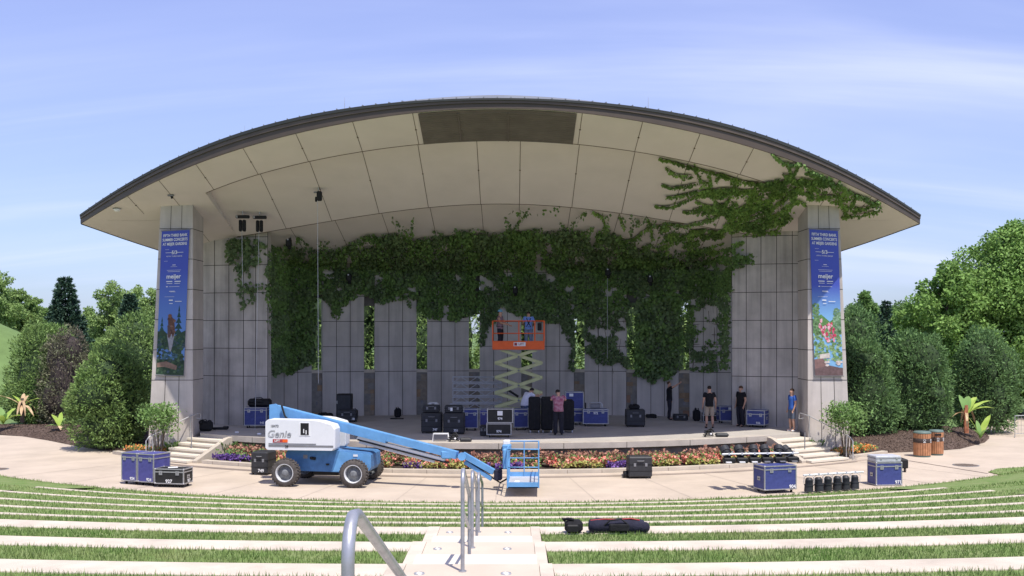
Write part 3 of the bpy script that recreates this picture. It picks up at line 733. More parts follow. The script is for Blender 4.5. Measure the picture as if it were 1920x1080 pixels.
# vertical step faces
b = MB()
for (yl, za, zb) in ((YL1, H, H2), (YL2, H2, H3)):
    xs = np.linspace(-XF, XF, 61); vs = []
    for x in xs: y = float(yl(x)); vs += [(AX + x, y, float(za(x, y))), (AX + x, y, float(zb(x, y)))]
    b.add(vs, [(2 * i, 2 * i + 2, 2 * i + 3, 2 * i + 1) for i in range(60)])
for sg in (-1, 1):
    ys = np.linspace(float(YL1(XF)), 53.4, 14); vs = []
    for y in ys: vs += [(AX + sg * XF, y, float(H(sg * XF, y)) - 0.02), (AX + sg * XF, y, float(soffit_z(AX + sg * (XF - .01), y)) + .02)]
    b.add(vs, [(2 * i, 2 * i + 2, 2 * i + 3, 2 * i + 1) for i in range(13)])
sbuild(b, 'soffit_step', M['soffit'])
# joints in the soffit with little fixings
b = MB()
def sjoint(x, y0, y1, zf, w=0.022):
    n = 5; vs = []
    for i in range(n + 1):
        y = y0 + (y1 - y0) * i / n; z = float(zf(x, y)) - 0.006; vs += [(AX + x - w / 2, y, z), (AX + x + w / 2, y, z)]
    b.add(vs, [(2 * i, 2 * i + 1, 2 * i + 3, 2 * i + 2) for i in range(n)])
    ym = y0 + (y1 - y0) * 0.5; b.lathe((AX + x, ym, float(zf(x, ym)) - 0.03), [(0.001, 0), (0.03, 0), (0.03, 0.03)], 8)
for xx in (2.8, 4.85, 6.9, 8.95, 10.95):
    for sg in (-1, 1): sjoint(sg * xx, float(Ye(xx)) + .05, float(YL1(xx)), H)
for xx in (12.7, 14.35):
    for sg in (-1, 1): sjoint(sg * xx, float(Ye(xx)) + .05, 43 if xx > 14 else 47, H)
for xx in (0.78, 2.9, 4.95, 7.0, 9.05):
    for sg in (-1, 1): sjoint(sg * xx, float(YL1(xx)), float(YL2(xx)), H2); sjoint(sg * xx, float(YL2(xx)), 51, H3)
# painted shadow lines along the steps, in the joint brown
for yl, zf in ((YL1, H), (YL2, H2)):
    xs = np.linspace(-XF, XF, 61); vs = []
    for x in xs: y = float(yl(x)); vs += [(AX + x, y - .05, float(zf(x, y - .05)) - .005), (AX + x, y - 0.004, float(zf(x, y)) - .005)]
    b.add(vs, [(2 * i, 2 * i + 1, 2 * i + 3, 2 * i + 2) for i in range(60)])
for sg in (-1, 1):
    vs = []
    for t in np.linspace(0, 1, 6):
        x = sg * (13.0 + 3.0 * t); y = 43.6 + 0.3 * t - (0 if t < .5 else (t - .5) * .8); z = float(H(x, y)) - .006; vs += [(AX + x, y, z), (AX + x, y + .03, z)]
    b.add(vs, [(2 * i, 2 * i + 1, 2 * i + 3, 2 * i + 2) for i in range(5)])
sbuild(b, 'soffit_joint_shadow', M['soffit_joint_shadow'])
# dark louvred panel at the crest
gr = MB(); vs = []
def gz(x, y): return float(H(x, y)) - 0.03
nx = 12
for i in range(nx + 1):
    x = -2.62 + 5.24 * i / nx
    for j in range(5):
        y = float(Ye(x)) + .08 + (float(YL1(x)) - .12 - float(Ye(x))) * j / 4; vs.append((AX + x, y, gz(x, y)))
gr.add(vs, [(i * 5 + j, (i + 1) * 5 + j, (i + 1) * 5 + j + 1, i * 5 + j + 1) for i in range(nx) for j in range(4)])
gp = sbuild(gr, 'louvre_panel', M['grille'])
b = MB()
for k in range(1, 16):
    t = k / 16; vs = []
    for i in range(9):
        x = -2.6 + 5.2 * i / 8; y = float(Ye(x)) + .08 + (float(YL1(x)) - .12 - float(Ye(x))) * t; vs += [(AX + x, y, gz(x, y) - .004), (AX + x, y + .02, gz(x, y) - .03)]
    b.add(vs, [(2 * i, 2 * i + 1, 2 * i + 3, 2 * i + 2) for i in range(8)])
for xk in (-1.3, 0.35): b.box((AX + xk, 36.2, gz(xk, 36.2) - .03), (0.04, 2.2, 0.03), Matrix.Rotation(-math.atan(SL), 3, 'X'))
sbuild(b, 'louvre', M['grille'], gp)

# fascia round the front and the rear rim
def rim_front(b, dz0, dz1, dy, m=0, ztop=True):
    xs = np.linspace(-XT, XT, 97); vs = []
    for x in xs:
        y = float(Ye(x)); zb = float(edge_z(x, 'b')); zt = float(edge_z(x, 't')); h = zt - zb
        vs += [(AX + x, y - dy, zb + h * dz0), (AX + x, y - dy, zb + h * dz1), (AX + x, y + .12, zb + h * dz1), (AX + x, y + .12, zb + h * dz0)]
    n = len(xs); fs = []
    for i in range(n - 1):
        a = 4 * i; c = a + 4; fs += [(a, c, c + 1, a + 1), (a + 1, c + 1, c + 2, a + 2), (a + 3, a, c, c + 3)] if False else [(a, c, c + 1, a + 1), (a + 1, c + 1, c + 2, a + 2), (a, a + 3, c + 3, c)]
    b.add(vs, fs, m)
b = MB(); rim_front(b, -0.05, 0.52, 0.0); sbuild(b, 'fascia', M['fascia'])
b = MB(); rim_front(b, 0.52, 0.80, 0.05); sbuild(b, 'gutter', mat('gutter brown', (0.10, 0.078, 0.064), .5, .1, 2))
b = MB(); rim_front(b, 0.80, 1.02, 0.09); sbuild(b, 'drip_edge', M['fascia_dark'])
b = MB(); xs = np.linspace(-XT, XT, 97); vs = []
for x in xs:
    y = float(Yr(x)); y = max(y, float(Ye(x)) + .05); z = float(H(x, y)) if abs(x) > XF else float(H(x, y)); vs += [(AX + x, y, z - .03), (AX + x, y, z + 0.36)]
b.add(vs, [(2 * i, 2 * i + 1, 2 * i + 3, 2 * i + 2) for i in range(96)]); sbuild(b, 'rear_fascia', M['fascia_dark'])
# metal roof
def roof_z(x, y):
    ye = float(Ye(x)); t = y - ye; zt = float(edge_z(x, 't')); yr = max(float(Yr(x)), ye + .05)
    zr = float(H(x, yr)) + 0.36; base = zt + (zr - zt) * (t / (yr - ye)) - 0.10 * min(1, abs(x) / 8) * min(1, max(0, t) * 3) * (yr - ye > .6)
    return base + (1.15 * max(0, 1 - (x / XT) ** 2) ** 2.6 + 0.01) * math.sin(math.pi * min(1, max(0.0, t / (yr - ye)) ** 0.62)) * 1.0
b = MB(); loft(b, xs_all, lambda x: Ye(x) - .02, lambda x: np.maximum(Yr(x), Ye(x) + .04), lambda x, y: roof_z(x, y), 24); rf = sbuild(b, 'roof', M['roofmetal'])
b = MB()
for k in range(-38, 39):
    x = k * 0.45
    if abs(x) > 17: continue
    vs = []
    ye = float(Ye(x)); yr = max(float(Yr(x)), ye + .1); n = 14
    for i in range(n + 1):
        y = ye - .04 + (yr - ye) * i / n; z = roof_z(x, max(y, ye - .02))
        vs += [(AX + x - .015, y, z), (AX + x - .015, y, z + .055), (AX + x + .015, y, z + .055), (AX + x + .015, y, z)]
    fs = []
    for i in range(n):
        a = 4 * i; fs += [(a, a + 1, a + 5, a + 4), (a + 1, a + 2, a + 6, a + 5), (a + 2, a + 3, a + 7, a + 6)]
    b.add(vs, fs + [(0, 1, 2, 3)])
sbuild(b, 'standing_seam', M['roofmetal'], rf)
for x in (-14.8, -9, -5.2, 5.1, 10.5, 16.6, -16.8):
    y = float(Ye(x)) + .5; z = roof_z(x, y); sbuild(MB().cyl((AX + x, y, z), (AX + x, y, z + 0.42), 0.012, 0.004, n=6), 'lightning_rod', M['steel_rail'], rf)
# small lamps under the soffit
for (x, y, lab) in ((-15.2, 42.35, 0), (14.95, 42.3, 0)):
    z = float(H(x, y)); o = MB().lathe((0, 0, 0), [(0.001, -.12), (0.10, -.10), (0.14, -.03), (0.15, 0)], 14)
    t = thing('dome_lamp', 'small pale dome lamp under the %s tip of the roof' % ('left' if x < 0 else 'right'), 'lamp', (AX + x, y, z), 0, 'dome lamps under the roof tips'); o.build('lamp_shade', M['paper'], t)
    MB().lathe((0, 0, 0), [(0.17, -.012), (0.17, 0.01)], 14).build('base_ring', M['grey'], t)
for sg in (-1, 1):
    x = sg * 12.7; y = 41.2; z = float(H(x, y)); t = thing('spot_lamp', 'tiny dark spot lamp under the soffit near the %s tower' % ('left' if sg < 0 else 'right'), 'lamp', (AX + x, y, z), 0, 'tiny spot lamps by the towers')
    MB().box((0, 0, -.03), (.22, .12, .06)).build('housing', M['grey'], t); MB().cyl((0.03, 0, -.05), (0.06, -.03, -.14), .045, n=10).build('lens', M['black'], t)

# panels: thin dark joints on a quad given by four corners (bottom-left, bottom-right, top-right, top-left)
def joints(b, q, us, vs_, w=0.025, off=0.004, m=0):
    q = [Vector(p) for p in q]; n = (q[1] - q[0]).cross(q[3] - q[0]).normalized() * off
    def at(s, t): return (q[0] * (1 - s) + q[1] * s) * (1 - t) + (q[3] * (1 - s) + q[2] * s) * t + n
    W = (q[1] - q[0]).length; Hh = (q[3] - q[0]).length
    for u in us:
        e = w / W / 2; b.add([at(u - e, 0), at(u + e, 0), at(u + e, 1), at(u - e, 1)], [(0, 1, 2, 3)], m)
    for v in vs_:
        e = w / Hh / 2; b.add([at(0, v - e), at(1, v - e), at(1, v + e), at(0, v + e)], [(0, 1, 2, 3)], m)
LEV = [3.04 + 1.2 * k for k in range(6)]
# towers
TF = 42.3
for sg in (-1, 1):
    xin = (-12.66 if sg < 0 else 11.73); xb = -14.45 if sg < 0 else 13.43; xt = -13.95 if sg < 0 else 12.98
    yb = TF + 1.45; zt = float(soffit_z(xin, TF)) + .9; zb = -0.02
    xo = lambda z: xb + (xt - xb) * (z / 9.6)
    b = MB()
    A = [(xb, TF, zb), (xin, TF, zb), (xin, yb, zb), (xb, yb, zb)]; B = [(xo(zt), TF, zt), (xin, TF, zt), (xin, yb, zt), (xo(zt), yb, zt)]
    # subdivide in height so the stain texture and shading stay fine
    b.add(A + B, [(0, 1, 5, 4), (1, 2, 6, 5), (2, 3, 7, 6), (3, 0, 4, 7), (4, 5, 6, 7)])
    tw = sbuild(b, 'tower', M['conc_tower'])
    b = MB()
    if sg < 0: q = [A[0], A[1], B[1], B[0]]
    else: q = [A[1], A[0], B[0], B[1]]
    if sg > 0: q = [(xin, TF, zb), (xb, TF, zb), (xo(zt), TF, zt), (xin, TF, zt)]
    joints(b, q, (1 / 3., 2 / 3.), [(l - zb) / (zt - zb) for l in LEV])
    q2 = [(xin, TF, zb), (xin, yb, zb), (xin, yb, zt), (xin, TF, zt)] if sg < 0 else [(xin, yb, zb), (xin, TF, zb), (xin, TF, zt), (xin, yb, zt)]
    joints(b, q2, (), [(l - zb) / (zt - zb) for l in LEV])
    sbuild(b, 'panel_joint', M['joint'], tw)
# wing walls, in facets
for sg in (-1, 1):
    pts = [(AX + sg * 13.1, 46.7), (AX + sg * 12.45, 46.35), (AX + sg * 11.1, 46.0), (AX + sg * 10.03, 45.9)] if sg < 0 else [(AX + sg * 13.0, 45.1), (AX + sg * 11.1, 45.5), (AX + sg * 9.98, 46.1)]
    b = MB(); jb = MB()
    for (p, q) in zip(pts[:-1], pts[1:]):
        n = Vector((q[1] - p[1], -(q[0] - p[0]), 0)).normalized();
        if n.y > 0: n = -n
        zt = max(float(soffit_z(p[0], p[1])), float(soffit_z(q[0], q[1]))) + .5
        bk = n * -0.45
        b.prism([(p[0], p[1], SZ - .1), (q[0], q[1], SZ - .1), (q[0] + bk.x, q[1] + bk.y, SZ - .1), (p[0] + bk.x, p[1] + bk.y, SZ - .1)], (0, 0, zt - SZ + .1))
        qq = [(p[0], p[1], SZ), (q[0], q[1], SZ), (q[0], q[1], zt), (p[0], p[1], zt)]
        if sg > 0: qq = [qq[1], qq[0], qq[3], qq[2]]
        k = max(1, round((Vector(q) - Vector(p)).length / 0.66))
        joints(jb, qq, [i / k for i in range(0 if sg < 0 else 0, k + 1)], [(l - SZ) / (zt - SZ) for l in LEV], off=0.005)
    ww = sbuild(b, 'wing_wall', M['conc_wing']); sbuild(jb, 'panel_joint', M['joint'], ww)
# rear piers, lintels, stone panels
stone = [mat('buff stone', (0.24, 0.205, 0.16), 0.9, 0.15, 5), mat('tan stone', (0.27, 0.19, 0.12), 0.9, 0.15, 5), mat('rust stone', (0.25, 0.155, 0.105), 0.9, 0.15, 5), mat('grey stone', (0.21, 0.20, 0.185), 0.9, 0.15, 5)]
def wx(u):
    Y = 52.0
    for _ in range(20): x = (u - 960) * Y / 2000.0; Y = wallY(x)
    return x, Y
rr = random.Random(4)
for k in range(9):
    uc = 938.5 + 98.3 * (k - 4); pa = Vector((*wx(uc - 39), 0)); pb = Vector((*wx(uc + 39), 0))
    n = Vector((-(pb - pa).y, (pb - pa).x, 0)).normalized(); bk = n * 0.55
    zt = float(soffit_z((pa.x + pb.x) / 2, (pa.y + pb.y) / 2)) + .5
    b = MB(); z0 = Vector((0, 0, SZ - .1)); b.prism([pa + z0, pb + z0, pb + bk + z0, pa + bk + z0], (0, 0, zt - SZ + .1)); pr = sbuild(b, 'pier', M['conc_wall'])
    jb = MB(); joints(jb, [pa + Vector((0, 0, SZ)), pb + Vector((0, 0, SZ)), pb + Vector((0, 0, zt)), pa + Vector((0, 0, zt))], (0.335, 0.665), [(l - SZ) / (zt - SZ) for l in LEV])
    sbuild(jb, 'panel_joint', M['joint'], pr)
tops = [6.55, 6.2, 5.95, 5.8, 5.8, 5.95, 6.15, 6.5]
for k in range(8):
    uc = 938.5 + 98.3 * (k - 3.5); pa = Vector((*wx(uc - 10.2), 0)); pb = Vector((*wx(uc + 10.2), 0))
    n = Vector((-(pb - pa).y, (pb - pa).x, 0)).normalized()
    def gap(z0, z1, inset, th, m, name, parent=shell, s0=0.0, s1=1.0):
        b = MB(); p = pa + (pb - pa) * s0 + n * inset; q = pa + (pb - pa) * s1 + n * inset
        b.prism([p + Vector((0, 0, z0)), q + Vector((0, 0, z0)), q + n * th + Vector((0, 0, z0)), p + n * th + Vector((0, 0, z0))], (0, 0, z1 - z0)); return sbuild(b, name, m, parent)
    zt = float(soffit_z(pa.x, pa.y)) + .4
    gap(tops[k], zt, 0.22, 0.2, M['lintel'], 'lintel', s0=0.01, s1=.99)
    gap(2.98, 3.12, 0.02, 0.5, M['kerb'], 'sill', s0=0.01, s1=.99)
    sp = gap(SZ - .05, 2.975, 0.08, 0.3, stone[3], 'stone_panel', s0=0.01, s1=.99)
    z = SZ
    b = MB()
    while z < 2.85:
        h = rr.choice((0.16, 0.22, 0.3, 0.4)); h = min(h, 2.96 - z); cuts = [0.02] + ([rr.uniform(.35, .65)] if rr.random() < .7 else []) + [0.98]
        for c0, c1_ in zip(cuts[:-1], cuts[1:]):
            mm = rr.choices((0, 1, 2, 3), (6, 1.6, .6, 5))[0]; p = pa + (pb - pa) * (c0 + .01) + n * 0.06; q = pa + (pb - pa) * (c1_ - .01) + n * .06
            b.prism([p + Vector((0, 0, z + .01)), q + Vector((0, 0, z + .01)), q + n * .015 + Vector((0, 0, z + .01)), p + n * .015 + Vector((0, 0, z + .01))], (0, 0, h - .02), mm)
        z += h
    sbuild(b, 'stone_facing', stone, sp)
    ob = MB(); c = pa + (pb - pa) * 0.5 + n * 0.045; ob.box((c.x, c.y, 1.55), (0.10, 0.02, 0.16)); sbuild(ob, 'socket_plate', M['grey'], sp)

# ------------------------------------------------------------------ ivy
def ivy_surface(u, v):
    """first surface of the bandshell met by the sight lines towards (u, v): ceiling, wing walls or rear wall"""
    u = np.asarray(u, float); v = np.asarray(v, float); n = len(u)
    pos = np.zeros((n, 3)); nrm = np.zeros((n, 3)); done = np.zeros(n, bool)
    for Y in np.arange(35.0, 52.4, 0.06):
        x = (u - 960) * Y / 2000.; z = CAMZ - (v - 620) * Y / 2000.; xr = x - AX
        ok = ~done & (Y > Ye(xr)) & (Y < Yr(np.clip(xr, -XT, XT)))
        hit = ok & (z >= soffit_z(x, np.full(n, Y)) - .02) & (z < soffit_z(x, np.full(n, Y)) + 1.2)
        nrm[hit] = (0, -0.25, -1)
        wing = ok & ~hit & (Y > 45.9) & (np.abs(xr) > 10.0) & (np.abs(xr) < 13.3); nrm[wing] = (0, -1, 0)
        wall = ok & ~hit & ~wing & (Y > wallY(x)); nrm[wall] = (0, -1, 0)
        a = hit | wing | wall; pos[a] = np.stack([x[a], np.full(a.sum(), Y), z[a]], 1); done |= a
    return pos[done], nrm[done], done
def inpoly(u, v, poly):
    p = np.array(poly, float); c = np.zeros(len(u), bool); j = len(p) - 1
    for i in range(len(p)):
        cond = ((p[i, 1] > v) != (p[j, 1] > v)) & (u < (p[j, 0] - p[i, 0]) * (v - p[i, 1]) / (p[j, 1] - p[i, 1] + 1e-9) + p[i, 0]); c ^= cond; j = i
    return c
def ivy_fill(poly, dens, thr=0.0, nscale=28.0, seed=1, jit=3.0, ang=None):
    r = np.random.default_rng(seed); p = np.array(poly, float); u0, v0 = p.min(0) - 4; u1, v1 = p.max(0) + 4
    n = int((u1 - u0) * (v1 - v0) * dens); u = r.uniform(u0, u1, n); v = r.uniform(v0, v1, n)
    k = inpoly(u + (fbm(u / 9 + seed, v / 9) - .5) * 2 * jit * 2, v + (fbm(u / 9 + 30 + seed, v / 9) - .5) * 2 * jit * 2, poly) & ((fbm(u / nscale + seed * 3.1, v / nscale + 5, 5) if ang is None else fbm((u * math.cos(ang) + v * math.sin(ang)) / nscale * .45 + seed * 3.1 + 90, (v * math.cos(ang) - u * math.sin(ang)) / nscale * 1.7 + 205, 4)) > thr)
    return u[k], v[k]
def ivy_line(pts, per, spread=3.0, seed=1, hang=5.0):
    r = np.random.default_rng(seed); pts = np.array(pts, float); L = np.hypot(*np.diff(pts, axis=0).T); cum = np.concatenate([[0], np.cumsum(L)])
    n = int(cum[-1] * per); t = np.sort(r.uniform(0, cum[-1], n)); u = np.interp(t, cum, pts[:, 0]); v = np.interp(t, cum, pts[:, 1])
    taper = 0.35 + 0.65 * np.minimum(1, t / (cum[-1] * .6)); return u + r.normal(0, spread, n) * taper * .7, v + np.abs(r.normal(0, hang, n)) * taper - 1
def ivy(label, items, m, size, seed, thick=0.3, stems=()):
    r = np.random.default_rng(seed); us = np.concatenate([i[0] for i in items]); vs_ = np.concatenate([i[1] for i in items])
    pos, nrm, ok = ivy_surface(us, vs_); n = len(pos); nn = unit(nrm)
    pos = pos + nn * (0.03 + thick * r.random((n, 1)) ** 1.5)
    onw = nrm[:, 1] < -0.9
    d = r.normal(0, 0.55, (n, 3)); d[:, 2] -= 0.9; d[~onw, 2] -= 0.2
    c = thing('ivy', label, 'ivy', (float(pos[:, 0].mean()), float(pos[:, 1].mean()), float(pos[:, 2].min())), 0, 'ivy growing over the bandshell')
    off = np.array(c.location)
    mi = r.random(n)
    ms = m if isinstance(m, list) else [m]
    if len(ms) > 1:
        f = fbm(us[ok] / 22 + 9, vs_[ok] / 22, 3); midx = (f + r.normal(0, .08, n) > 0.5).astype(int)
    else: midx = None
    leaves('leaf_cover', pos - off, ms, size, c, d=d, nrm=nn + r.normal(0, 0.45, (n, 3)), asp=0.85, midx=midx)
    if stems:
        b = MB()
        for s in stems:
            q = np.array(s, float); k = 10; t = np.linspace(0, 1, k); tt = np.linspace(0, 1, len(q)); uu = np.interp(t, tt, q[:, 0]); vv = np.interp(t, tt, q[:, 1])
            ps, ns, o2 = ivy_surface(uu, vv)
            if len(ps) > 2: b.tube([Vector(a) + Vector(bb).normalized() * 0.03 - Vector(off) for a, bb in zip(ps, ns)], 0.011, 5)
        if b.v: b.build('stem', M['bark'], c)
    return c
def fringe(u0, u1, vf, n, seed):
    r = random.Random(seed); out = []
    for i in range(n):
        u = r.uniform(u0, u1); v = vf(u) + 8; L_ = r.uniform(18, 46); sl = r.choice([-1, 1]) * r.uniform(.5, 2.2); pts = [(u - 0, v + 4)]
        for k in range(1, 5): f_ = k / 4; pts.append((u + sl * L_ * f_ * .7, v - L_ * (f_ - .35 * f_ * f_) * .75))
        out.append(ivy_line(pts[::-1], 1.3, 1.6, seed * 50 + i, 3.0))
    return out
top = [(503, 467), (540, 452), (560, 462), (600, 468), (640, 458), (680, 462), (700, 455), (715, 440), (745, 432), (775, 446), (800, 438), (830, 442), (870, 434), (885, 440), (905, 430), (940, 440)]
top2 = [(940, 440), (965, 430), (1000, 434), (1040, 430), (1060, 434), (1100, 434), (1140, 426), (1170, 440), (1200, 462), (1250, 478), (1300, 484), (1345, 482), (1400, 478), (1428, 476), (1425, 492), (1372, 502)]
bot1 = [(940, 575), (925, 596), (905, 585), (880, 592), (860, 600), (835, 597), (805, 596), (785, 578), (782, 558), (765, 558), (735, 562), (712, 567), (702, 560), (683, 550), (672, 552), (655, 568), (640, 572), (632, 590), (622, 572), (608, 560), (592, 565), (560, 560), (503, 560)]
bot2 = [(1372, 545), (1330, 548), (1290, 560), (1277, 560), (1230, 575), (1192, 572), (1178, 572), (1130, 590), (1097, 600), (1077, 590), (1058, 600), (1045, 604), (1025, 600), (1000, 600), (975, 592), (940, 575)]
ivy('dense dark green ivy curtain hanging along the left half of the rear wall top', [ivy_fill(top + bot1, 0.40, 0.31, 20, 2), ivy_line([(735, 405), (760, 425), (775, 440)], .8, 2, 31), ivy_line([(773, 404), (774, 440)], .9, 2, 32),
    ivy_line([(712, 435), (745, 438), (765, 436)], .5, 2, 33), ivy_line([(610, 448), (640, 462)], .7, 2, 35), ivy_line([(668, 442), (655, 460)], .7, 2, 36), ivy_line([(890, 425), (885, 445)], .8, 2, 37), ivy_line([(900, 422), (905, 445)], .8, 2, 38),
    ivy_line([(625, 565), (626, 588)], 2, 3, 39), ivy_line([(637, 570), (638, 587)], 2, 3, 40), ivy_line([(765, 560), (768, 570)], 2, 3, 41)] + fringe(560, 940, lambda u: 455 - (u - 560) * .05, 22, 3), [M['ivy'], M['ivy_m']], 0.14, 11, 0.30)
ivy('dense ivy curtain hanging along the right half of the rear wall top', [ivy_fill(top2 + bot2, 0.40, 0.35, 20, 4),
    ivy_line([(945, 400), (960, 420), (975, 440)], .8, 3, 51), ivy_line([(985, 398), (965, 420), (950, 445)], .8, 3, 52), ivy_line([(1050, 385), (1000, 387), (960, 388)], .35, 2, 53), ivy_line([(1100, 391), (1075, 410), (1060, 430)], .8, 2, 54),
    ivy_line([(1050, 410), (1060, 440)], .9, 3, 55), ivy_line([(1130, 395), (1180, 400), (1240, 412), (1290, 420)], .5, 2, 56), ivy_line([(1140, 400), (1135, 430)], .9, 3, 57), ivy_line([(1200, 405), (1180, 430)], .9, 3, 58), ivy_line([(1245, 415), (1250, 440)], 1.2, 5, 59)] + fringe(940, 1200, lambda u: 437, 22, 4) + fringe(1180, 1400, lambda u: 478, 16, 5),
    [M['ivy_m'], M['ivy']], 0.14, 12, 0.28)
ivy('tuft of ivy hanging over the top of the left wing wall', [ivy_fill([(425, 450), (455, 446), (500, 452), (503, 480), (470, 500), (440, 512), (428, 490)], 0.22, 0.42, 12, 5), ivy_line([(462, 500), (480, 540), (500, 530)], .5, 4, 61),
    ivy_line([(448, 500), (452, 530), (456, 575)], 0.7, 5, 62), ivy_line([(455, 535), (475, 545), (470, 560)], 1.0, 4, 63)], M['ivy'], 0.17, 13, 0.2)
ivy('tall solid mass of ivy covering the leftmost rear pier', [ivy_fill([(510, 555), (594, 555), (592, 680), (575, 684), (560, 690), (545, 706), (530, 694), (513, 704), (514, 620)], 0.34, 0.22, 20, 6), ivy_line([(508, 470), (506, 560), (512, 640)], .7, 3, 64)], [M['ivy_m'], M['ivy']], 0.16, 14, 0.35)
ivy('ragged ivy trailing down the pier just right of the orange platform', [ivy_fill([(1098, 590), (1178, 575), (1177, 690), (1160, 676), (1145, 682), (1120, 676), (1098, 658), (1108, 640), (1092, 630)], 0.26, 0.42, 20, 7),
    ivy_fill([(1045, 598), (1077, 590), (1076, 690), (1066, 690), (1074, 650), (1062, 625)], 0.3, 0.3, 14, 8)], M['ivy'], 0.17, 15, 0.25, stems=[[(1130, 600), (1150, 700)], [(1170, 600), (1155, 690)], [(1120, 610), (1128, 720)]])
ivy('ivy strand hanging beside the window slit left of the orange platform', [ivy_fill([(900, 585), (935, 585), (918, 612), (908, 645), (900, 650)], 0.28, 0.3, 12, 9)], M['ivy'], 0.16, 16, 0.2)
ivy('broad solid mass of ivy covering the second rear pier from the right wing wall', [ivy_fill([(1193, 560), (1277, 555), (1280, 640), (1278, 690), (1262, 700), (1248, 712), (1238, 700), (1222, 714), (1205, 704), (1190, 700), (1192, 620)], 0.34, 0.2, 20, 10)], [M['ivy_m'], M['ivy']], 0.16, 17, 0.4)
ivy('thin leggy ivy with bare stems on the rearmost right pier', [ivy_fill([(1282, 540), (1368, 530), (1368, 575), (1330, 572), (1300, 580), (1284, 575)], 0.26, 0.46, 14, 21), ivy_fill([(1292, 600), (1345, 590), (1366, 640), (1364, 694), (1296, 694)], 0.2, 0.62, 10, 22),
    ivy_fill([(1345, 575), (1366, 570), (1367, 690), (1352, 690)], 0.25, 0.4, 10, 23), ivy_fill([(1293, 660), (1340, 655), (1345, 692), (1296, 694)], 0.26, 0.42, 12, 24), ivy_fill([(1290, 575), (1300, 575), (1300, 660), (1288, 655)], 0.26, 0.4, 10, 25)], [M['ivy_m'], M['ivy']], 0.15, 18, 0.15,
    stems=[[(1296 + 9 * i + 5 * math.sin(i), 575 + 8 * math.sin(i * 2)), (1300 + 8 * i, 630), (1294 + 9.5 * i + 6 * math.cos(i * 3), 692)] for i in range(8)] + [[(1290, 610 + 18 * i), (1330, 606 + 18 * i + 4 * math.sin(i)), (1365, 612 + 17 * i)] for i in range(5)])
C5 = lambda pts: [(960 + x / 2.4615, 160 + y / 2.4615) for x, y in pts]
tl = [[(680, 330), (760, 350), (850, 375), (950, 400), (1050, 430), (1150, 455), (1250, 440), (1290, 400)], [(710, 375), (760, 405), (830, 410)], [(690, 450), (740, 465), (800, 455), (850, 445)], [(710, 510), (780, 500), (850, 480), (950, 470), (1040, 465)],
      [(660, 550), (720, 555), (790, 530), (850, 500), (950, 490), (1050, 480), (1150, 470), (1250, 460)], [(880, 575), (950, 575), (1020, 590), (1060, 560)], [(700, 630), (800, 640), (880, 620), (950, 590), (1050, 560), (1100, 530), (1130, 500)],
      [(840, 365), (870, 430), (915, 460), (912, 400)], [(940, 440), (960, 400), (1050, 430)], [(900, 500), (960, 510), (1040, 470), (1130, 490)], [(1000, 640), (1100, 600), (1200, 560), (1280, 500)], [(970, 560), (1010, 500), (1080, 490)], [(820, 660), (900, 690), (1000, 650), (1100, 640), (1230, 590)],
      [(470, 730), (560, 700), (640, 640), (700, 640)], [(620, 600), (640, 640), (650, 700)], [(370, 575), (420, 600), (430, 650)], [(500, 600), (520, 650)]]
tr = [[(1200, 310), (1270, 360), (1330, 350), (1400, 400), (1470, 440), (1550, 480), (1650, 520), (1700, 550)], [(1250, 400), (1300, 440), (1380, 450), (1450, 430)], [(1400, 520), (1450, 510), (1520, 540), (1580, 570), (1650, 550), (1690, 525)], [(1520, 600), (1600, 590), (1650, 580), (1705, 560)],
      [(1270, 345), (1290, 400), (1260, 440)], [(1330, 350), (1300, 400), (1310, 450)], [(1450, 430), (1500, 490), (1520, 540), (1545, 590)], [(1380, 450), (1420, 500), (1500, 500), (1560, 480)], [(1600, 500), (1560, 545), (1600, 560)]]
_q = random.Random(12)
for _i in range(11):
    x_, y_ = _q.uniform(860, 1330), _q.uniform(450, 760); L_ = _q.uniform(110, 230); a_ = math.radians(_q.uniform(150, 205)); cv = _q.uniform(-.6, .6)
    if y_ < 760 - (x_ - 860) * .35 + 60: tl.append([(x_ + L_ * t_ * math.cos(a_ + cv * t_), y_ - L_ * t_ * math.sin(a_ + cv * t_) * .6) for t_ in (1, .75, .5, .25, 0)])
S5 = lambda ls: [C5(l) for l in ls]
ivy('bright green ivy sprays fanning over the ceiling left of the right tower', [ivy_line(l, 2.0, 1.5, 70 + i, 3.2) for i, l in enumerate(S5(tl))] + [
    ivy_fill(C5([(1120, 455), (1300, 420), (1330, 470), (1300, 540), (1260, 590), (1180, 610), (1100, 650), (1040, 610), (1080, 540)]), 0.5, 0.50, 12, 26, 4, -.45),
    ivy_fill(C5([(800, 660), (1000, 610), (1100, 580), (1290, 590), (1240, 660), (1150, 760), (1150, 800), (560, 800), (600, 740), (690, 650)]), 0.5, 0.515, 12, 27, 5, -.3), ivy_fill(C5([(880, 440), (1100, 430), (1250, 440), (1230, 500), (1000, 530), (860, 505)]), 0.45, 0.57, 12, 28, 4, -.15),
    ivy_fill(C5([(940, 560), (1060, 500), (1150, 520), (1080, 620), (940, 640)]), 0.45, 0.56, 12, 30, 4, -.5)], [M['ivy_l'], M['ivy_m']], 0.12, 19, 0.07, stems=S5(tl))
ivy('bright green ivy reaching under the roof edge above the right tower', [ivy_line(l, 2.0, 1.5, 90 + i, 3.2) for i, l in enumerate(S5(tr))] + [ivy_fill(C5([(1250, 370), (1400, 395), (1560, 465), (1660, 525), (1540, 520), (1400, 500), (1300, 580), (1280, 470)]), 0.5, 0.54, 12, 29, 4, .25)], [M['ivy_l'], M['ivy_m']], 0.12, 20, 0.07, stems=S5(tr))

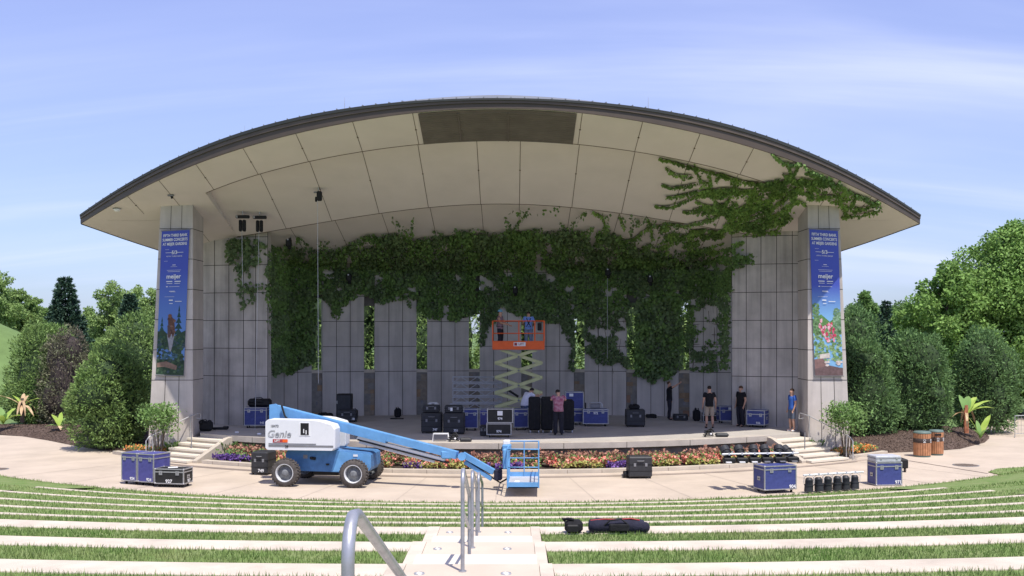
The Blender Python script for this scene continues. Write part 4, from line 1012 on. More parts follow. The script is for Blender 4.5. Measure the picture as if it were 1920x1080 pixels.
# ------------------------------------------------------------------ trees and shrubs
def blob_dirs(n, r):
    return unit(r.normal(size=(n, 3)))
def shrub(name, label, cat, x, y, z0, rx, ry, h, m, n, size, seed, lumps=14, core=True, group=None, upright=0.6, coremat=None):
    """dense shrub: overlapping lumps clothed in small sprays over a dark twiggy core"""
    r = np.random.default_rng(seed); t = thing(name, label, cat, (x, y, z0), 0, group)
    cs = []
    for i in range(lumps):
        a = r.uniform(0, 2 * np.pi); zz = r.uniform(0.16, 0.80); k = math.sqrt(max(0.05, 1 - (max(0, zz - .3) / .72) ** 2)); q = r.uniform(0.25, 0.62) * k
        cs.append((q * rx * math.cos(a), q * ry * math.sin(a), zz * h, rx * r.uniform(.26, .56), ry * r.uniform(.26, .56), h * r.uniform(0.12, .27)))
    cs.append((0, 0, h * .45, rx * .78, ry * .78, h * .46)); cs.append((0, 0, h * .74, rx * .5, ry * .5, h * .27)); cs.append((0, 0, h * .25, rx * .85, ry * .85, h * .26))
    cs = np.array(cs); w = (cs[:, 3] * cs[:, 5]); idx = r.choice(len(cs), n, p=w / w.sum()); d = blob_dirs(n, r)
    rad = 1 + 0.34 * (fbm(d[:, 0] * 3 + idx * 2.3 + 20, d[:, 2] * 3 + idx + 20, 3) - .5) * 2 + np.abs(r.normal(0, .07, n))
    p = cs[idx, :3] + d * cs[idx, 3:] * rad[:, None]
    # drop sprays buried in another lump
    keep = np.ones(n, bool)
    for c in cs: keep &= ~((((p - c[:3]) / (c[3:] * 0.84)) ** 2).sum(1) < 1)
    keep &= p[:, 2] > 0.04; p = p[keep]; d = d[keep]; k = len(p)
    dd = d * 0.5 + r.normal(0, .35, (k, 3)); dd[:, 2] += upright * r.uniform(-.2, 1, k)
    leaves('foliage', p, m, size, t, d=dd, nrm=d + r.normal(0, .6, (k, 3)), asp=0.34)
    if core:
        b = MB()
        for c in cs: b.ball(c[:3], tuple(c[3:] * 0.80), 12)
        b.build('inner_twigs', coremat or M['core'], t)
    return t
def tree(name, label, x, y, z0, h, rad, m, n, size, seed, trunk_h=0.25, group=None, clumps=26, cat='tree', sparse=0.55, trunk_r=None, shape='round'):
    r = np.random.default_rng(seed); t = thing(name, label, cat, (x, y, z0), 0, group)
    tr_ = trunk_r or h * 0.018; b = MB()
    lean = r.normal(0, .02, 2) * h
    b.tube([(0, 0, -.1), (lean[0] * .3, lean[1] * .3, h * .3), (lean[0] * .7, lean[1] * .7, h * .6), (lean[0], lean[1], h * .92)], [tr_ * 1.3, tr_, tr_ * .6, tr_ * .15], 8)
    cs = []
    for i in range(clumps):
        f = (i + .5) / clumps; zz = trunk_h + (1 - trunk_h) * f; a = i * 2.4 + r.uniform(-.5, .5)
        if shape == 'round': prof = math.sin(math.pi * min(1, (f * .86 + .16))) ** .65
        elif shape == 'cone': prof = (1 - f) * .95 + .05
        else: prof = (1 - f) ** .6 * .8 + .15
        q = rad * prof * r.uniform(.35, .95); c = np.array([q * math.cos(a) + lean[0] * zz, q * math.sin(a) + lean[1] * zz, h * zz - h * .04])
        s = rad * r.uniform(.20, .38) * (0.55 + .6 * prof); cs.append((*c, s, s, s * r.uniform(.6, .9)))
        z1 = max(h * .12, c[2] - q * r.uniform(.4, .8)); b.tube([(lean[0] * z1 / h, lean[1] * z1 / h, z1), (c[0] * .55, c[1] * .55, (z1 + c[2]) / 2 + q * .05), tuple(c)], [tr_ * .5 * (1 - zz * .6), tr_ * .28, tr_ * .08], 5)
    b.build('trunk', M['bark'], t)
    cs = np.array(cs); w = cs[:, 3] ** 2; idx = r.choice(len(cs), n, p=w / w.sum()); d = blob_dirs(n, r); rad_ = r.uniform(.35, 1.08, n) ** .5
    rad_ *= 1 + 0.35 * (fbm(d[:, 0] * 3 + idx * 1.7 + 20, d[:, 2] * 3 + idx + 20, 3) - .5) * 2
    p = cs[idx, :3] + d * cs[idx, 3:] * rad_[:, None]
    keep = fbm(p[:, 0] * 1.6 / rad * 3 + 40, p[:, 2] * 1.6 / rad * 3 + seed, 3) > (1 - sparse) * .5; p = p[keep]; d = d[keep]
    dd = r.normal(0, .7, (len(p), 3)) + d * .4; dd[:, 2] -= .15
    nn = d + r.normal(0, .6, (len(p), 3)); nn[:, 2] += .5
    leaves('crown', p, m, size, t, d=dd, nrm=nn, asp=0.62)
    return t
def conifer(name, label, x, y, z0, h, rad, m, n, size, seed, group=None, z_lo=.06):
    r = np.random.default_rng(seed); t = thing(name, label, 'spruce', (x, y, z0), 0, group)
    MB().cyl((0, 0, -.1), (0, 0, h * .97), h * .02, h * .003, 8).build('trunk', M['bark'], t)
    tiers = 24; P_ = []; D_ = []; n = int(n * 2.6)
    for i in range(tiers):
        f = i / tiers; zc = h * (z_lo + (1 - z_lo) * f); rr_ = rad * (1 - f) ** .8 * r.uniform(.85, 1.1) + .12; nb = max(5, int(15 * (1 - f) + 5))
        for k in range(nb):
            a = 2 * np.pi * k / nb + i * .7 + r.uniform(-.15, .15); L = rr_ * r.uniform(.75, 1.1); q = int(n / tiers / nb * (1.6 * (1 - f) + .25) * 1.0) + 6
            s = r.uniform(0.12, 1, q) ** .75; sag = -0.22 * L * s + 0.12 * L * s ** 3
            wv = r.normal(0, .13 * L, q) * (1.05 - s); px = L * s * math.cos(a) - wv * math.sin(a); py = L * s * math.sin(a) + wv * math.cos(a)
            P_.append(np.stack([px, py, zc + sag + r.normal(0, .03, q) * rad * .4], 1)); D_.append(np.stack([np.full(q, math.cos(a)), np.full(q, math.sin(a)), r.normal(-.1, .35, q)], 1) + r.normal(0, .4, (q, 3)))
    leaves('branches', np.concatenate(P_), m, size, t, d=np.concatenate(D_), asp=0.38); return t
def at(u, vb, z0=0.0): p = G(u, vb, z0); return p.x, p.y
def topz(v, Y): return CAMZ - (v - 620) * Y / 2000.
# left shrubs
shrub('evergreen_shrub', 'broad rounded evergreen shrub at the left edge behind the yellow-leaved plants', 'shrub', -24.7, 56.3, .1, 2.1, 1.9, 5.1, M['yew'], 28000, .18, 201, group='evergreen shrubs beside the bandshell')
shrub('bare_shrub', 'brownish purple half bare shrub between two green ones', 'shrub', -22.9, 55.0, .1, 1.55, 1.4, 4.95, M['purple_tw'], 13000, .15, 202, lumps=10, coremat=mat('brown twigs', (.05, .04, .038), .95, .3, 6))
shrub('evergreen_shrub', 'big bright rounded evergreen shrub beside the left tower', 'shrub', -17.0, 45.0, .12, 1.72, 1.6, 4.05, M['yew'], 28000, .16, 203, lumps=20, group='evergreen shrubs beside the bandshell')
shrub('evergreen_shrub', 'tall evergreen shrub half in shade behind the left tower', 'shrub', -19.6, 56.0, .1, 2.6, 1.9, 5.6, M['yew'], 24000, .18, 204, lumps=18, group='evergreen shrubs beside the bandshell')
# right shrubs
shrub('evergreen_shrub', 'large dense evergreen shrub right beside the right tower', 'shrub', 15.6, 47.3, .2, 1.55, 1.5, 4.3, M['yew2'], 24000, .17, 205, lumps=18, group='evergreen shrubs beside the bandshell')
shrub('evergreen_shrub', 'large dense evergreen shrub directly behind the two litter bins', 'shrub', 18.2, 48.6, .25, 1.75, 1.6, 4.6, M['yew2'], 26000, .17, 206, lumps=20, group='evergreen shrubs beside the bandshell')
shrub('evergreen_shrub', 'rear evergreen shrub showing its top behind the front ones beside the right tower', 'shrub', 17.0, 52.8, .1, 1.9, 1.6, 5.9, M['yew2'], 20000, .18, 207, lumps=16, group='evergreen shrubs beside the bandshell')
shrub('evergreen_shrub', 'separate egg shaped evergreen shrub behind the red stalked plant', 'shrub', 23.0, 52.0, .1, 1.6, 1.5, 4.75, M['yew2'], 24000, .17, 208, lumps=18, group='evergreen shrubs beside the bandshell')
# trees behind, left
conifer('spruce_tree', 'dark blue-green spruce standing clear against the sky at the left', -31.0, 74, .0, 8.9, 2.6, M['spruce'], 15000, .28, 211, z_lo=.02)
conifer('spruce_tree', 'smaller spruce half hidden by pale trees just left of the left tower', -28.3, 79, .0, 7.9, 2.1, M['spruce'], 9000, .28, 212)
for i, (u, Y, v, rad) in enumerate(((205, 84, 520, 2.6), (250, 86, 530, 2.4), (283, 82, 535, 2.2), (225, 92, 540, 2.6), (165, 95, 575, 2.2))):
    tree('birch_tree', ['pale feathery tree, tallest of those just left of the left tower', 'pale feathery tree with a split top close to the left tower', 'pale tree cut off by the edge of the left tower', 'pale tree filling in behind the others left of the left tower', 'low pale tree between the dark spruce and the pale group'][i], (u - 960) * Y / 2000, Y, 0, topz(v, Y), rad, M['birch'], 13000, .20, 220 + i, .12, 'pale young trees behind the left shrubs', 20, sparse=.5, shape='oval')
for i, (u, Y, v, rad) in enumerate(((-10, 92, 505, 3.0), (30, 96, 540, 2.2), (62, 98, 552, 1.9), (85, 102, 575, 1.8))):
    tree('birch_tree', ['light green tree, highest one at the left edge of the photo', 'light green tree second from the left edge on the hill', 'light green tree just left of the dark spruce', 'small light tree touching the left side of the dark spruce'][i], (u - 960) * Y / 2000, Y, 3.5, topz(v, Y) - 3.5, rad, M['birch'], 12000, .22, 240 + i, .05, 'light trees on the left hill', 18, sparse=.5, shape='oval')
# trees behind, right
tree('maple_tree', 'large spreading leafy tree towering over the right edge', 30.3, 64, 0, 11.6, 4.7, M['maple'], 80000, .20, 251, .16, clumps=60, sparse=.62, trunk_r=.22)
tree('maple_tree', 'leafy green tree with a lower crown left of the largest tree', 25.4, 62, 0, 9.0, 3.0, M['maple'], 32000, .21, 252, .12, clumps=36, sparse=.62)
tree('maple_tree', 'low leafy tree at the far right edge under the large one', 33.5, 58, 0, 6.6, 2.9, M['maple'], 22000, .21, 253, .05, clumps=30, sparse=.6)
for i, (u, Y, v, rad) in enumerate(((1603, 90, 566, 3.2), (1628, 84, 542, 1.9), (1655, 95, 572, 3.4), (1697, 96, 566, 3.6), (1738, 88, 560, 3.4), (1778, 86, 540, 3.6))):
    tree('wood_tree', ['tree top showing right beside the right tower', 'slender airy tree with a thin pointed top right of the right tower', 'rounded tree behind the front evergreens, right of the airy one', 'green tree between the dark spruce tip and the large trees', 'green tree below the left flank of the large leafy tree', 'bushy tree merging with the left side of the large leafy tree'][i], (u - 960) * Y / 2000, Y, 0, topz(v, Y), rad, M['forest'], 20000, .21, 260 + i, .1, 'trees behind the right shrubs', 22, sparse=.6)
conifer('spruce_tree', 'dark spruce tip poking up behind the right shrubs', (1661 - 960) * 80 / 2000, 80, 0, topz(560, 80), 1.2, M['spruce'], 4000, .25, 270)
# leafy screen behind the window slits, shrub by shrub
for i in range(11):
    x = -15.5 + 3.0 * i + (0.4 if i % 2 else -.3)
    shrub('hedge_shrub', ['leafy shrub behind the leftmost window slit', 'leafy shrub behind the second window slit from the left', 'leafy shrub seen between the second and third window slits', 'leafy shrub behind the third window slit', 'leafy shrub behind the fourth window slit', 'leafy shrub behind the middle of the rear wall, below the scissor lift', 'leafy shrub behind the slit right of the scissor lift',
        'leafy shrub behind the sixth window slit', 'leafy shrub behind the seventh window slit', 'leafy shrub behind the rightmost window slit', 'leafy shrub behind the right wing wall'][i], 'shrub', x, 62.0 + (i % 3) * .5, 0, 2.4, 1.6, 9.6 + .5 * (i % 3), M['birch'], 9000, .24, 280 + i, lumps=12, group='shrubs behind the rear wall')
# far wood: mass on the horizon
def far_wood(name, x0, x1, Y, h, n, seed, label):
    r = np.random.default_rng(seed); x = r.uniform(x0, x1, n); hh = h * (.7 + .6 * fbm(x / 9 + 30, x * 0 + seed)); z = r.uniform(0, 1, n) ** .8 * hh; y = Y + r.normal(0, 2.5, n)
    return tag(leaves(name, np.stack([x, y, z], 1), M['forest'], .42, d=None, asp=.7), label, 'wood', kind='stuff')
far_wood('far_wood', -75, -20, 125, 4.2, 26000, 301, 'far line of woodland behind the left hill')
far_wood('far_wood', 24, 85, 120, 4.6, 32000, 302, 'far line of woodland behind the right trees')

# multi-stemmed small shrubs at the foot of the towers
for (u, vb, v0, w, lab, sd) in ((298, 857, 757, 1.2, 'small multi-stemmed leafy shrub at the foot of the left tower', 311), (1587, 858, 754, 1.25, 'small multi-stemmed leafy shrub at the foot of the right tower', 312)):
    x, y = at(u, vb, .1); r = np.random.default_rng(sd); t = thing('tower_shrub', lab, 'shrub', (x, y, .1), 0, 'small shrubs at the feet of the towers'); h = topz(v0, y) - .1
    b = MB(); ends = []
    for k in range(9):
        a = k * .7; e = (w * .5 * math.cos(a) * r.uniform(.4, 1), w * .45 * math.sin(a) * r.uniform(.4, 1), h * r.uniform(.62, .9)); ends.append(e)
        b.tube([(.08 * math.cos(a), .08 * math.sin(a), 0), (e[0] * .5, e[1] * .5, e[2] * .5), e], [.022, .016, .007], 6)
    b.build('stem', M['bark'], t)
    n = 1700; i = r.integers(0, 9, n); e = np.array(ends)[i]; p = e + r.normal(0, 1, (n, 3)) * np.array([w * .17, w * .17, h * .12]); p = p[(p[:, 2] > h * .38) & (p[:, 2] < h * 1.0)]
    leaves('foliage', p, M['hyd'], .12, t, d=r.normal(0, 1, (len(p), 3)) + np.array([0, 0, .3]), nrm=np.array([0, -.3, 1.0]) + r.normal(0, .6, (len(p), 3)), asp=.6)

# broad-leaved plants in the mulch
def blade_leaf(b, base, az, L, w, rise, droop, m=0, n=7, wav=0.0):
    base = Vector(base); dirh = Vector((math.cos(az), math.sin(az), 0)); side = Vector((-dirh.y, dirh.x, 0)); vs = []; 
    for i in range(n + 1):
        t = i / n; c = base + dirh * L * (t * math.cos(rise) + .1 * t * t) + Vector((0, 0, L * (t * math.sin(rise) - droop * t * t))); ww = w * math.sin(math.pi * min(1, .08 + t * .92)) ** .7 * .5 + .012
        vs += [c + side * ww + Vector((0, 0, wav * math.sin(i * 2.2) + ww * .25)), c, c - side * ww + Vector((0, 0, -wav * math.sin(i * 2.2) + ww * .25))]
    b.add(vs, [(3 * i, 3 * i + 1, 3 * i + 4, 3 * i + 3) for i in range(n)] + [(3 * i + 1, 3 * i + 2, 3 * i + 5, 3 * i + 4) for i in range(n)], m, True)
def banana(label, u, vb, z0, h, specs, seed, stalk=None, dead=0):
    x, y = at(u, vb, z0); t = thing('broad_leaved_plant', label, 'plant', (x, y, z0), 0, 'broad-leaved plants in the mulch'); r = random.Random(seed)
    if stalk:
        b = MB()
        for k in range(3): b.tube([(.05 * k - .05, 0, 0), (.06 * k - .08, 0, h * .35), (.04 * k - .04, 0, h * .62)], [.06, .05, .03], 8)
        b.build('stalk', M[stalk], t)
    for (az, L, w, rise, droop, mm) in specs:
        b = MB(); zz = h * .42 if stalk else h * .08; b.tube([(0, 0, zz * .5), Vector((math.cos(az) * .04, math.sin(az) * .04, zz))], .015, 6)
        blade_leaf(b, (0, 0, zz), math.radians(az), L, w, math.radians(rise), droop, 0, 8, .012); b.build('leaf', M[mm], t)
    for k in range(dead):
        b = MB(); a = r.uniform(0, 6.28); blade_leaf(b, (.05 * math.cos(a), .05 * math.sin(a), h * .55), a, h * .34, .10, math.radians(20), 1.4, 0, 6, .03); b.build('dead_leaf', M['dried'], t)
banana('plant with a brown stalk and dried curled leaves at the far left', 42, 792, .42, 1.95, [(195, 1.2, .2, 40, .2, 'dried'), (170, .9, .2, 60, .3, 'lime'), (20, 1.0, .2, 42, .3, 'lime'), (60, .8, .2, 70, .3, 'dried'), (100, .8, .2, 75, .2, 'dried'), (330, .85, .16, 20, .9, 'dried'), (290, .7, .18, 30, 1.1, 'dried')], 1, 'bark', 3)
banana('lush lime leaved plant at the very left edge', 6, 798, .40, 1.3, [(200, 1.1, .3, 60, .3, 'lime'), (60, 1.2, .3, 62, .3, 'lime'), (10, 1.15, .32, 50, .45, 'lime'), (280, .9, .26, 60, .4, 'lime'), (130, 1.0, .28, 70, .2, 'hyd'), (320, .8, .2, 70, .3, 'hyd')], 2)
banana('small plant with a pale torn leaf in front of the brownish shrub', 112, 806, .36, 1.35, [(165, .95, .28, 68, .3, 'lime'), (190, .7, .25, 35, .5, 'hyd'), (100, .9, .2, 75, .2, 'lime'), (300, .5, .2, 55, 1.0, 'dried'), (20, .8, .15, 75, .3, 'hyd'), (70, .7, .2, 65, .3, 'hyd')], 3)
banana('tall plant with reddish stalks and arching striped leaves by the mound', 1812, 812, .45, 2.0, [(12, 1.5, .36, 42, .28, 'lime'), (60, 1.25, .32, 66, .3, 'hyd'), (175, .8, .12, 35, .9, 'dried'), (350, 1.3, .32, 38, .4, 'lime'), (250, .8, .10, 40, 1.3, 'dried'), (35, 1.3, .34, 60, .3, 'lime'), (110, 1.1, .3, 72, .2, 'hyd')], 4, 'stem_red', 2)
banana('bright lime plant with two broad upright leaves right of the reddish stalked one', 1838, 824, .25, 1.3, [(160, 1.25, .26, 68, .15, 'lime'), (35, 1.3, .28, 60, .15, 'lime'), (100, .9, .2, 78, .2, 'hyd'), (300, .7, .18, 65, .4, 'hyd'), (200, .7, .16, 60, .4, 'hyd')], 5)
# spiky grasses among the flowers
for i, (u, vb, v0, lab) in enumerate(((428, 856, 826, 'feathery light green tuft near the left stage steps'), (461, 858, 832, 'short light green tuft right of the purple flowers near the left steps'), (908, 858, 838, 'green tuft behind the folded jib of the blue lift'), (1040, 860, 838, 'broad green tuft just right of the blue basket'), (1123, 858, 838, 'green tuft between the basket and the black case'), (1209, 856, 836, 'green tuft rising right behind the black case'),
                                   (1261, 856, 832, 'green tuft to the right of the black case'), (1438, 850, 814, 'tallest green tuft, behind the row of lamps on the blue case'), (1470, 850, 826, 'green tuft near the right stage steps'), (1532, 850, 822, 'green clump right of the right stage steps'), (322, 852, 828, 'green clump left of the left stage steps'))):
    x, y = at(u, vb, .15); r = np.random.default_rng(400 + i); h = max(.35, topz(v0, y) - .15); t = thing('tufted_plant', lab, 'plant', (x, y, .14), 0, 'green tufts among the flowers'); n = 260; a = r.uniform(0, 6.28, n); q = r.random(n)
    p = np.stack([np.cos(a) * .05, np.sin(a) * .05, np.zeros(n)], 1) + np.stack([np.cos(a) * q * h * .4, np.sin(a) * q * h * .4, q ** .7 * h * .85], 1)
    leaves('foliage', p, M['hyd'], .13, t, d=np.stack([np.cos(a), np.sin(a), np.full(n, 1.3)], 1), asp=.3)
    MB().cyl((0, 0, -.02), (0, 0, h * .7), .012, .006, 6).build('stem', M['hyd'], t)
# flowers: uncountable drifts
def drift(name, label, m, specs, size, seed, hgt):
    r = np.random.default_rng(seed); Ps = []
    for (R0, R1_, a0, a1, n) in specs:
        R = r.uniform(R0, R1_, n); a = np.radians(r.uniform(a0, a1, n)); cl = fbm(R * 3 + 60, np.degrees(a) * 1.2 + 60, 3); k = cl > .44; R = R[k]; a = a[k]; cl = cl[k]
        Ps.append(np.stack([CX + R * np.sin(a), CY - R * np.cos(a), .14 + r.uniform(.2, 1, len(R)) * hgt * (.5 + cl)], 1))
    p = np.concatenate(Ps); d = r.normal(0, .7, (len(p), 3)); d[:, 2] += .4; nn = r.normal(0, .5, (len(p), 3)); nn[:, 2] += .8; nn[:, 1] -= .3
    return tag(leaves(name, p, m, size, d=d, nrm=nn, asp=.8), label, 'flowers', kind='stuff')
drift('maroon_foliage', 'maroon leaved bedding plants at the back of the flower bed', M['maroon'], [(20.95, 21.75, -29, 29.5, 14000)], .10, 501, .42)
drift('green_foliage', 'green and yellowish foliage mixed into the flower bed', M['hyd'], [(20.95, 22.2, -29, 29.5, 10000)], .09, 502, .36)
drift('coral_flowers', 'coral and pink blossoms along the middle of the flower bed', M['coral'], [(21.55, 22.1, -23, -2.5, 3200), (21.55, 22.1, 4, 11, 1500), (21.55, 22.1, 14, 28, 3000), (21.9, 22.2, -25, 29, 1400)], .10, 503, .30)
drift('yellow_edging', 'yellow green edging plants along the front kerb', M['yellowgr'], [(21.95, 22.28, -24, -1, 1900), (21.95, 22.28, 2.5, 9.5, 700), (21.95, 22.28, 14, 29, 1300)], .09, 504, .2)
drift('purple_flowers', 'low violet flowers in separate patches of the bed', M['violet'], [(21.85, 22.27, -29, -24.5, 1500), (21.85, 22.27, -1.5, 2.2, 1200), (21.9, 22.27, 10, 13.8, 1200), (21.9, 22.27, -9, -7, 400)], .085, 505, .2)
drift('orange_flowers', 'orange flowers in the small side beds at both towers', M['orange_fl'], [(21.7, 22.3, -43, -36.3, 500), (21.7, 22.3, 36.3, 43.5, 700)], .09, 506, .2)
drift('side_foliage', 'low green foliage in the small side beds at both towers', M['hyd'], [(21.2, 22.3, -43, -36.3, 600), (21.2, 22.3, 36.3, 43.5, 700)], .10, 507, .2)

# ------------------------------------------------------------------ cases
def flight_case(label, x, y, z0, w, d, h, rz=0.0, m='blue_case', edge='alu', casters=True, lid=0.72, texts=(), latches=2, handles=True, paper=None, cat='flight case', name='flight_case', group=None, seam=True):
    """origin under the middle of the FRONT face; front faces -y"""
    t = thing(name, label, cat, (x, y, z0), rz, group)
    f = 0.11 if casters else 0.012; H_ = h - f; cy = d / 2; zc = f + H_ / 2
    MB().box((0, cy, zc), (w - .02, d - .02, H_ - .02)).build('body', M[m], t)
    b = MB(); e = .035
    for sx in (-1, 1):
        for zz in (f + e / 2, h - e / 2): b.box((sx * (w / 2 - e / 2), cy, zz), (e, d, e))
        for yy in (e / 2, d - e / 2): b.box((sx * (w / 2 - e / 2), yy, zc), (e - .003, e - .003, H_ - 2 * e))
    for zz in (f + e / 2, h - e / 2):
        for yy in (e / 2, d - e / 2): b.box((0, yy, zz), (w - 2 * e, e - .003, e - .003))
    if seam:
        zs = f + H_ * lid
        for yy in (0.006, d - .006): b.box((0, yy, zs), (w - 2 * e, .016, .035))
        for sx in (-1, 1): b.box((sx * (w / 2 - .006), cy, zs), (.016, d - 2 * e, .035))
    b.build('edging', M[edge], t)
    b = MB()
    for sx in (-1, 1):
        for yy in (.022, d - .022):
            for zz in (f + .022, h - .022): b.ball((sx * (w / 2 - .022), yy, zz), .034, 8)
    b.build('corner_ball', M[edge], t)
    if latches:
        for k in range(latches):
            lx = (k - (latches - 1) / 2) * w * .56 / max(1, (latches - 1)) if latches > 1 else 0
            l = MB().box((lx, -.004, f + H_ * lid - .03), (.11, .014, .13)).build('latch', M[edge], t)
            MB().box((lx, -.014, f + H_ * lid - .02), (.03, .01, .07)).build('hook', M['grey'], l)
    if handles:
        for sx in (-1, 1):
            hd = MB().box((sx * (w / 2 + .001), cy, f + H_ * .45), (.012, .17, .12)).build('handle_dish', M[edge], t)
            MB().tube([(sx * (w / 2 + .008), cy - .05, f + H_ * .44), (sx * (w / 2 + .025), cy, f + H_ * .43), (sx * (w / 2 + .008), cy + .05, f + H_ * .44)], .009, 5).build('handle', M['black'], hd)
    if casters:
        for sx in (-1, 1):
            for yy in (.12, d - .12):
                c = MB().box((sx * (w / 2 - .12), yy, .098), (.09, .09, .02)).build('caster', M['grey'], t)
                MB().cyl((sx * (w / 2 - .12) - .018, yy, .045), (sx * (w / 2 - .12) + .018, yy, .045), .045, n=10).build('wheel', M['black'], c)
    for (txt, face, px, pz, sz) in texts:
        if face == 'F': text_obj('lettering', txt, sz, M['decal'], t, (px * w / 2, -.012, f + pz * H_), (math.pi / 2, 0, 0), bold=.004)
        else: text_obj('lettering', txt, sz, M['decal'], t, (w / 2 + .004, cy + px * d / 2, f + pz * H_), (math.pi / 2, 0, math.pi / 2), bold=.004)
    if paper:
        MB().box((paper[0] * w / 2, -.004, f + paper[1] * H_), (paper[2], .004, paper[3])).build('paper_label', M['paper'], t)
    return t
def plastic_case(label, x, y, z0, w, d, h, rz=0.0, texts=(), lean=0, bands=(.55, .3), cat='equipment case', group=None, name='plastic_case', wheels=True):
    t = thing(name, label, cat, (x, y, z0), rz, group); f = .05 if wheels else .005
    MB().rbox((0, d / 2, f + (h - f) * .5), (w, d, h - f), min(.04, h * .12)).build('body', M['plastic'], t)
    b = MB(); zs = f + (h - f) * .62
    b.box((0, d / 2, zs), (w + .02, d + .02, .022)); b.box((0, d / 2, f + (h - f) * .30), (w + .012, d + .012, .018)); b.build('rib', M['black'], t)
    for sx in (-1, 1):
        hd = MB().rbox((sx * w * .24, -.006, zs - .01), (.08, .02, .11), .006).build('latch', M['grey'], t)
    MB().tube([(-w * .15, -.004, f + (h - f) * .8), (-w * .12, -.035, f + (h - f) * .8), (w * .12, -.035, f + (h - f) * .8), (w * .15, -.004, f + (h - f) * .8)], .014, 6).build('handle', M['grey'], t)
    if wheels:
        for sx in (-1, 1):
            for yy in (.07, d - .07): MB().cyl((sx * (w / 2 - .06) - .02, yy, .045), (sx * (w / 2 - .06) + .02, yy, .045), .045, n=10).build('wheel', M['black'], t)
    for (txt, px, pz, sz) in texts: text_obj('lettering', txt, sz, M['decal'], t, (px * w / 2, -.018, f + pz * (h - f)), (math.pi / 2, 0, 0), bold=.004)
    return t
def px_case(u0, u1, vt, vb_, z0=0.0, fn=flight_case, **k):
    Y = (CAMZ - z0) * 2000. / (vb_ - 620); s = 2000. / Y; x = ((u0 + u1) / 2 - 960) / s
    return dict(x=x, y=Y, z0=z0, w=(u1 - u0) / s, h=(vb_ - vt) / s)
R = math.radians
# --- on the plaza
flight_case('leftmost tall blue case on the plaza, standing behind its twin', -12.45, 34.66, 0, .66, .72, 1.03, R(-24), 'blue_case2', texts=[('924', 'F', .45, .10, .13)], lid=.84, group='tall blue cases at the left of the plaza')
flight_case('front one of the two tall blue cases at the left, beside the low black case', -11.81, 34.36, 0, .68, .78, 1.03, R(-24), 'blue_case2', texts=[('924', 'F', .45, .10, .14)], lid=.84, paper=None, group='tall blue cases at the left of the plaza')
flight_case('low black case numbered 927 with silver edging and papers on its lid', -10.93, 33.98, 0, 1.02, .62, .60, R(-10), 'black_case', texts=[('927', 'F', .0, .18, .15), ('927', 'R', .1, .18, .13)], lid=.78)
b = MB().box((0, 0, .003), (.30, .22, .006)); o = b.build('paper_sheet', M['paper'], None, (-10.9, 34.3, .602), .3); tag(o, 'white sheet of paper lying on the low black case', 'paper')
plastic_case('charcoal plastic case numbered 749 behind the left wheel of the lift', -8.75, 36.9, 0, .62, .75, .80, R(-12), texts=[('749', .25, .14, .15)])
flight_case_904 = flight_case('blue case numbered 904 under a long row of stage lamps', 8.25, 32.75, 0, 1.12, .68, .86, R(17), 'blue_case', texts=[('904', 'F', .72, .12, .15)], lid=.84)
flight_case('tall blue case numbered 971 beneath a thin silver lid case at the right', 12.15, 34.35, 0, .90, .62, .76, R(8), 'blue_case', texts=[('971', 'F', .68, .14, .15)], lid=.82, casters=False)
t = thing('silver_case', 'flat silver case lying on top of the blue case numbered 971', 'case', (12.15, 34.35, .763), R(8))
MB().rbox((-.02, .31, .10), (.86, .60, .2), .02).build('body', M['alu_dull'], t); MB().box((-.02, .31, .12), (.872, .612, .02)).build('seam', M['grey'], t)
for sx in (-.28, .26): MB().rbox((sx, .004, .12), (.07, .02, .08), .004).build('latch', M['alu'], t)
plastic_case('black case standing alone before the flower bed, middle right', 4.34, 36.0, 0, .80, .60, .74, R(3))
t = thing('cable_drum', 'small black cylinder leaning at the left foot of the lone black case', 'cable roll', (3.88, 36.15, 0)); MB().lathe((0, .1, .12), [(.001, -.1), (.12, -.1), (.12, .1), (.001, .1)], 16, axis='X').build('roll', M['black'], t); MB().cyl((-.11, .1, .12), (.11, .1, .12), .04, n=8).build('hub', M['grey'], t)
# flat black rig behind 971
t = thing('equipment_cart', 'flat black cart with a silver plate just behind the blue case 971', 'cart', (13.5, 37.6, 0))
MB().rbox((0, .3, .30), (.95, .62, .32), .03).build('body', M['black'], t); MB().box((0.02, .1, .475), (.42, .16, .02)).build('plate', M['paper'], t)
for sx in (-.38, .38):
    for yy in (.08, .5): MB().cyl((sx - .02, yy, .08), (sx + .02, yy, .08), .08, n=10).build('wheel', M['rubber'], t)

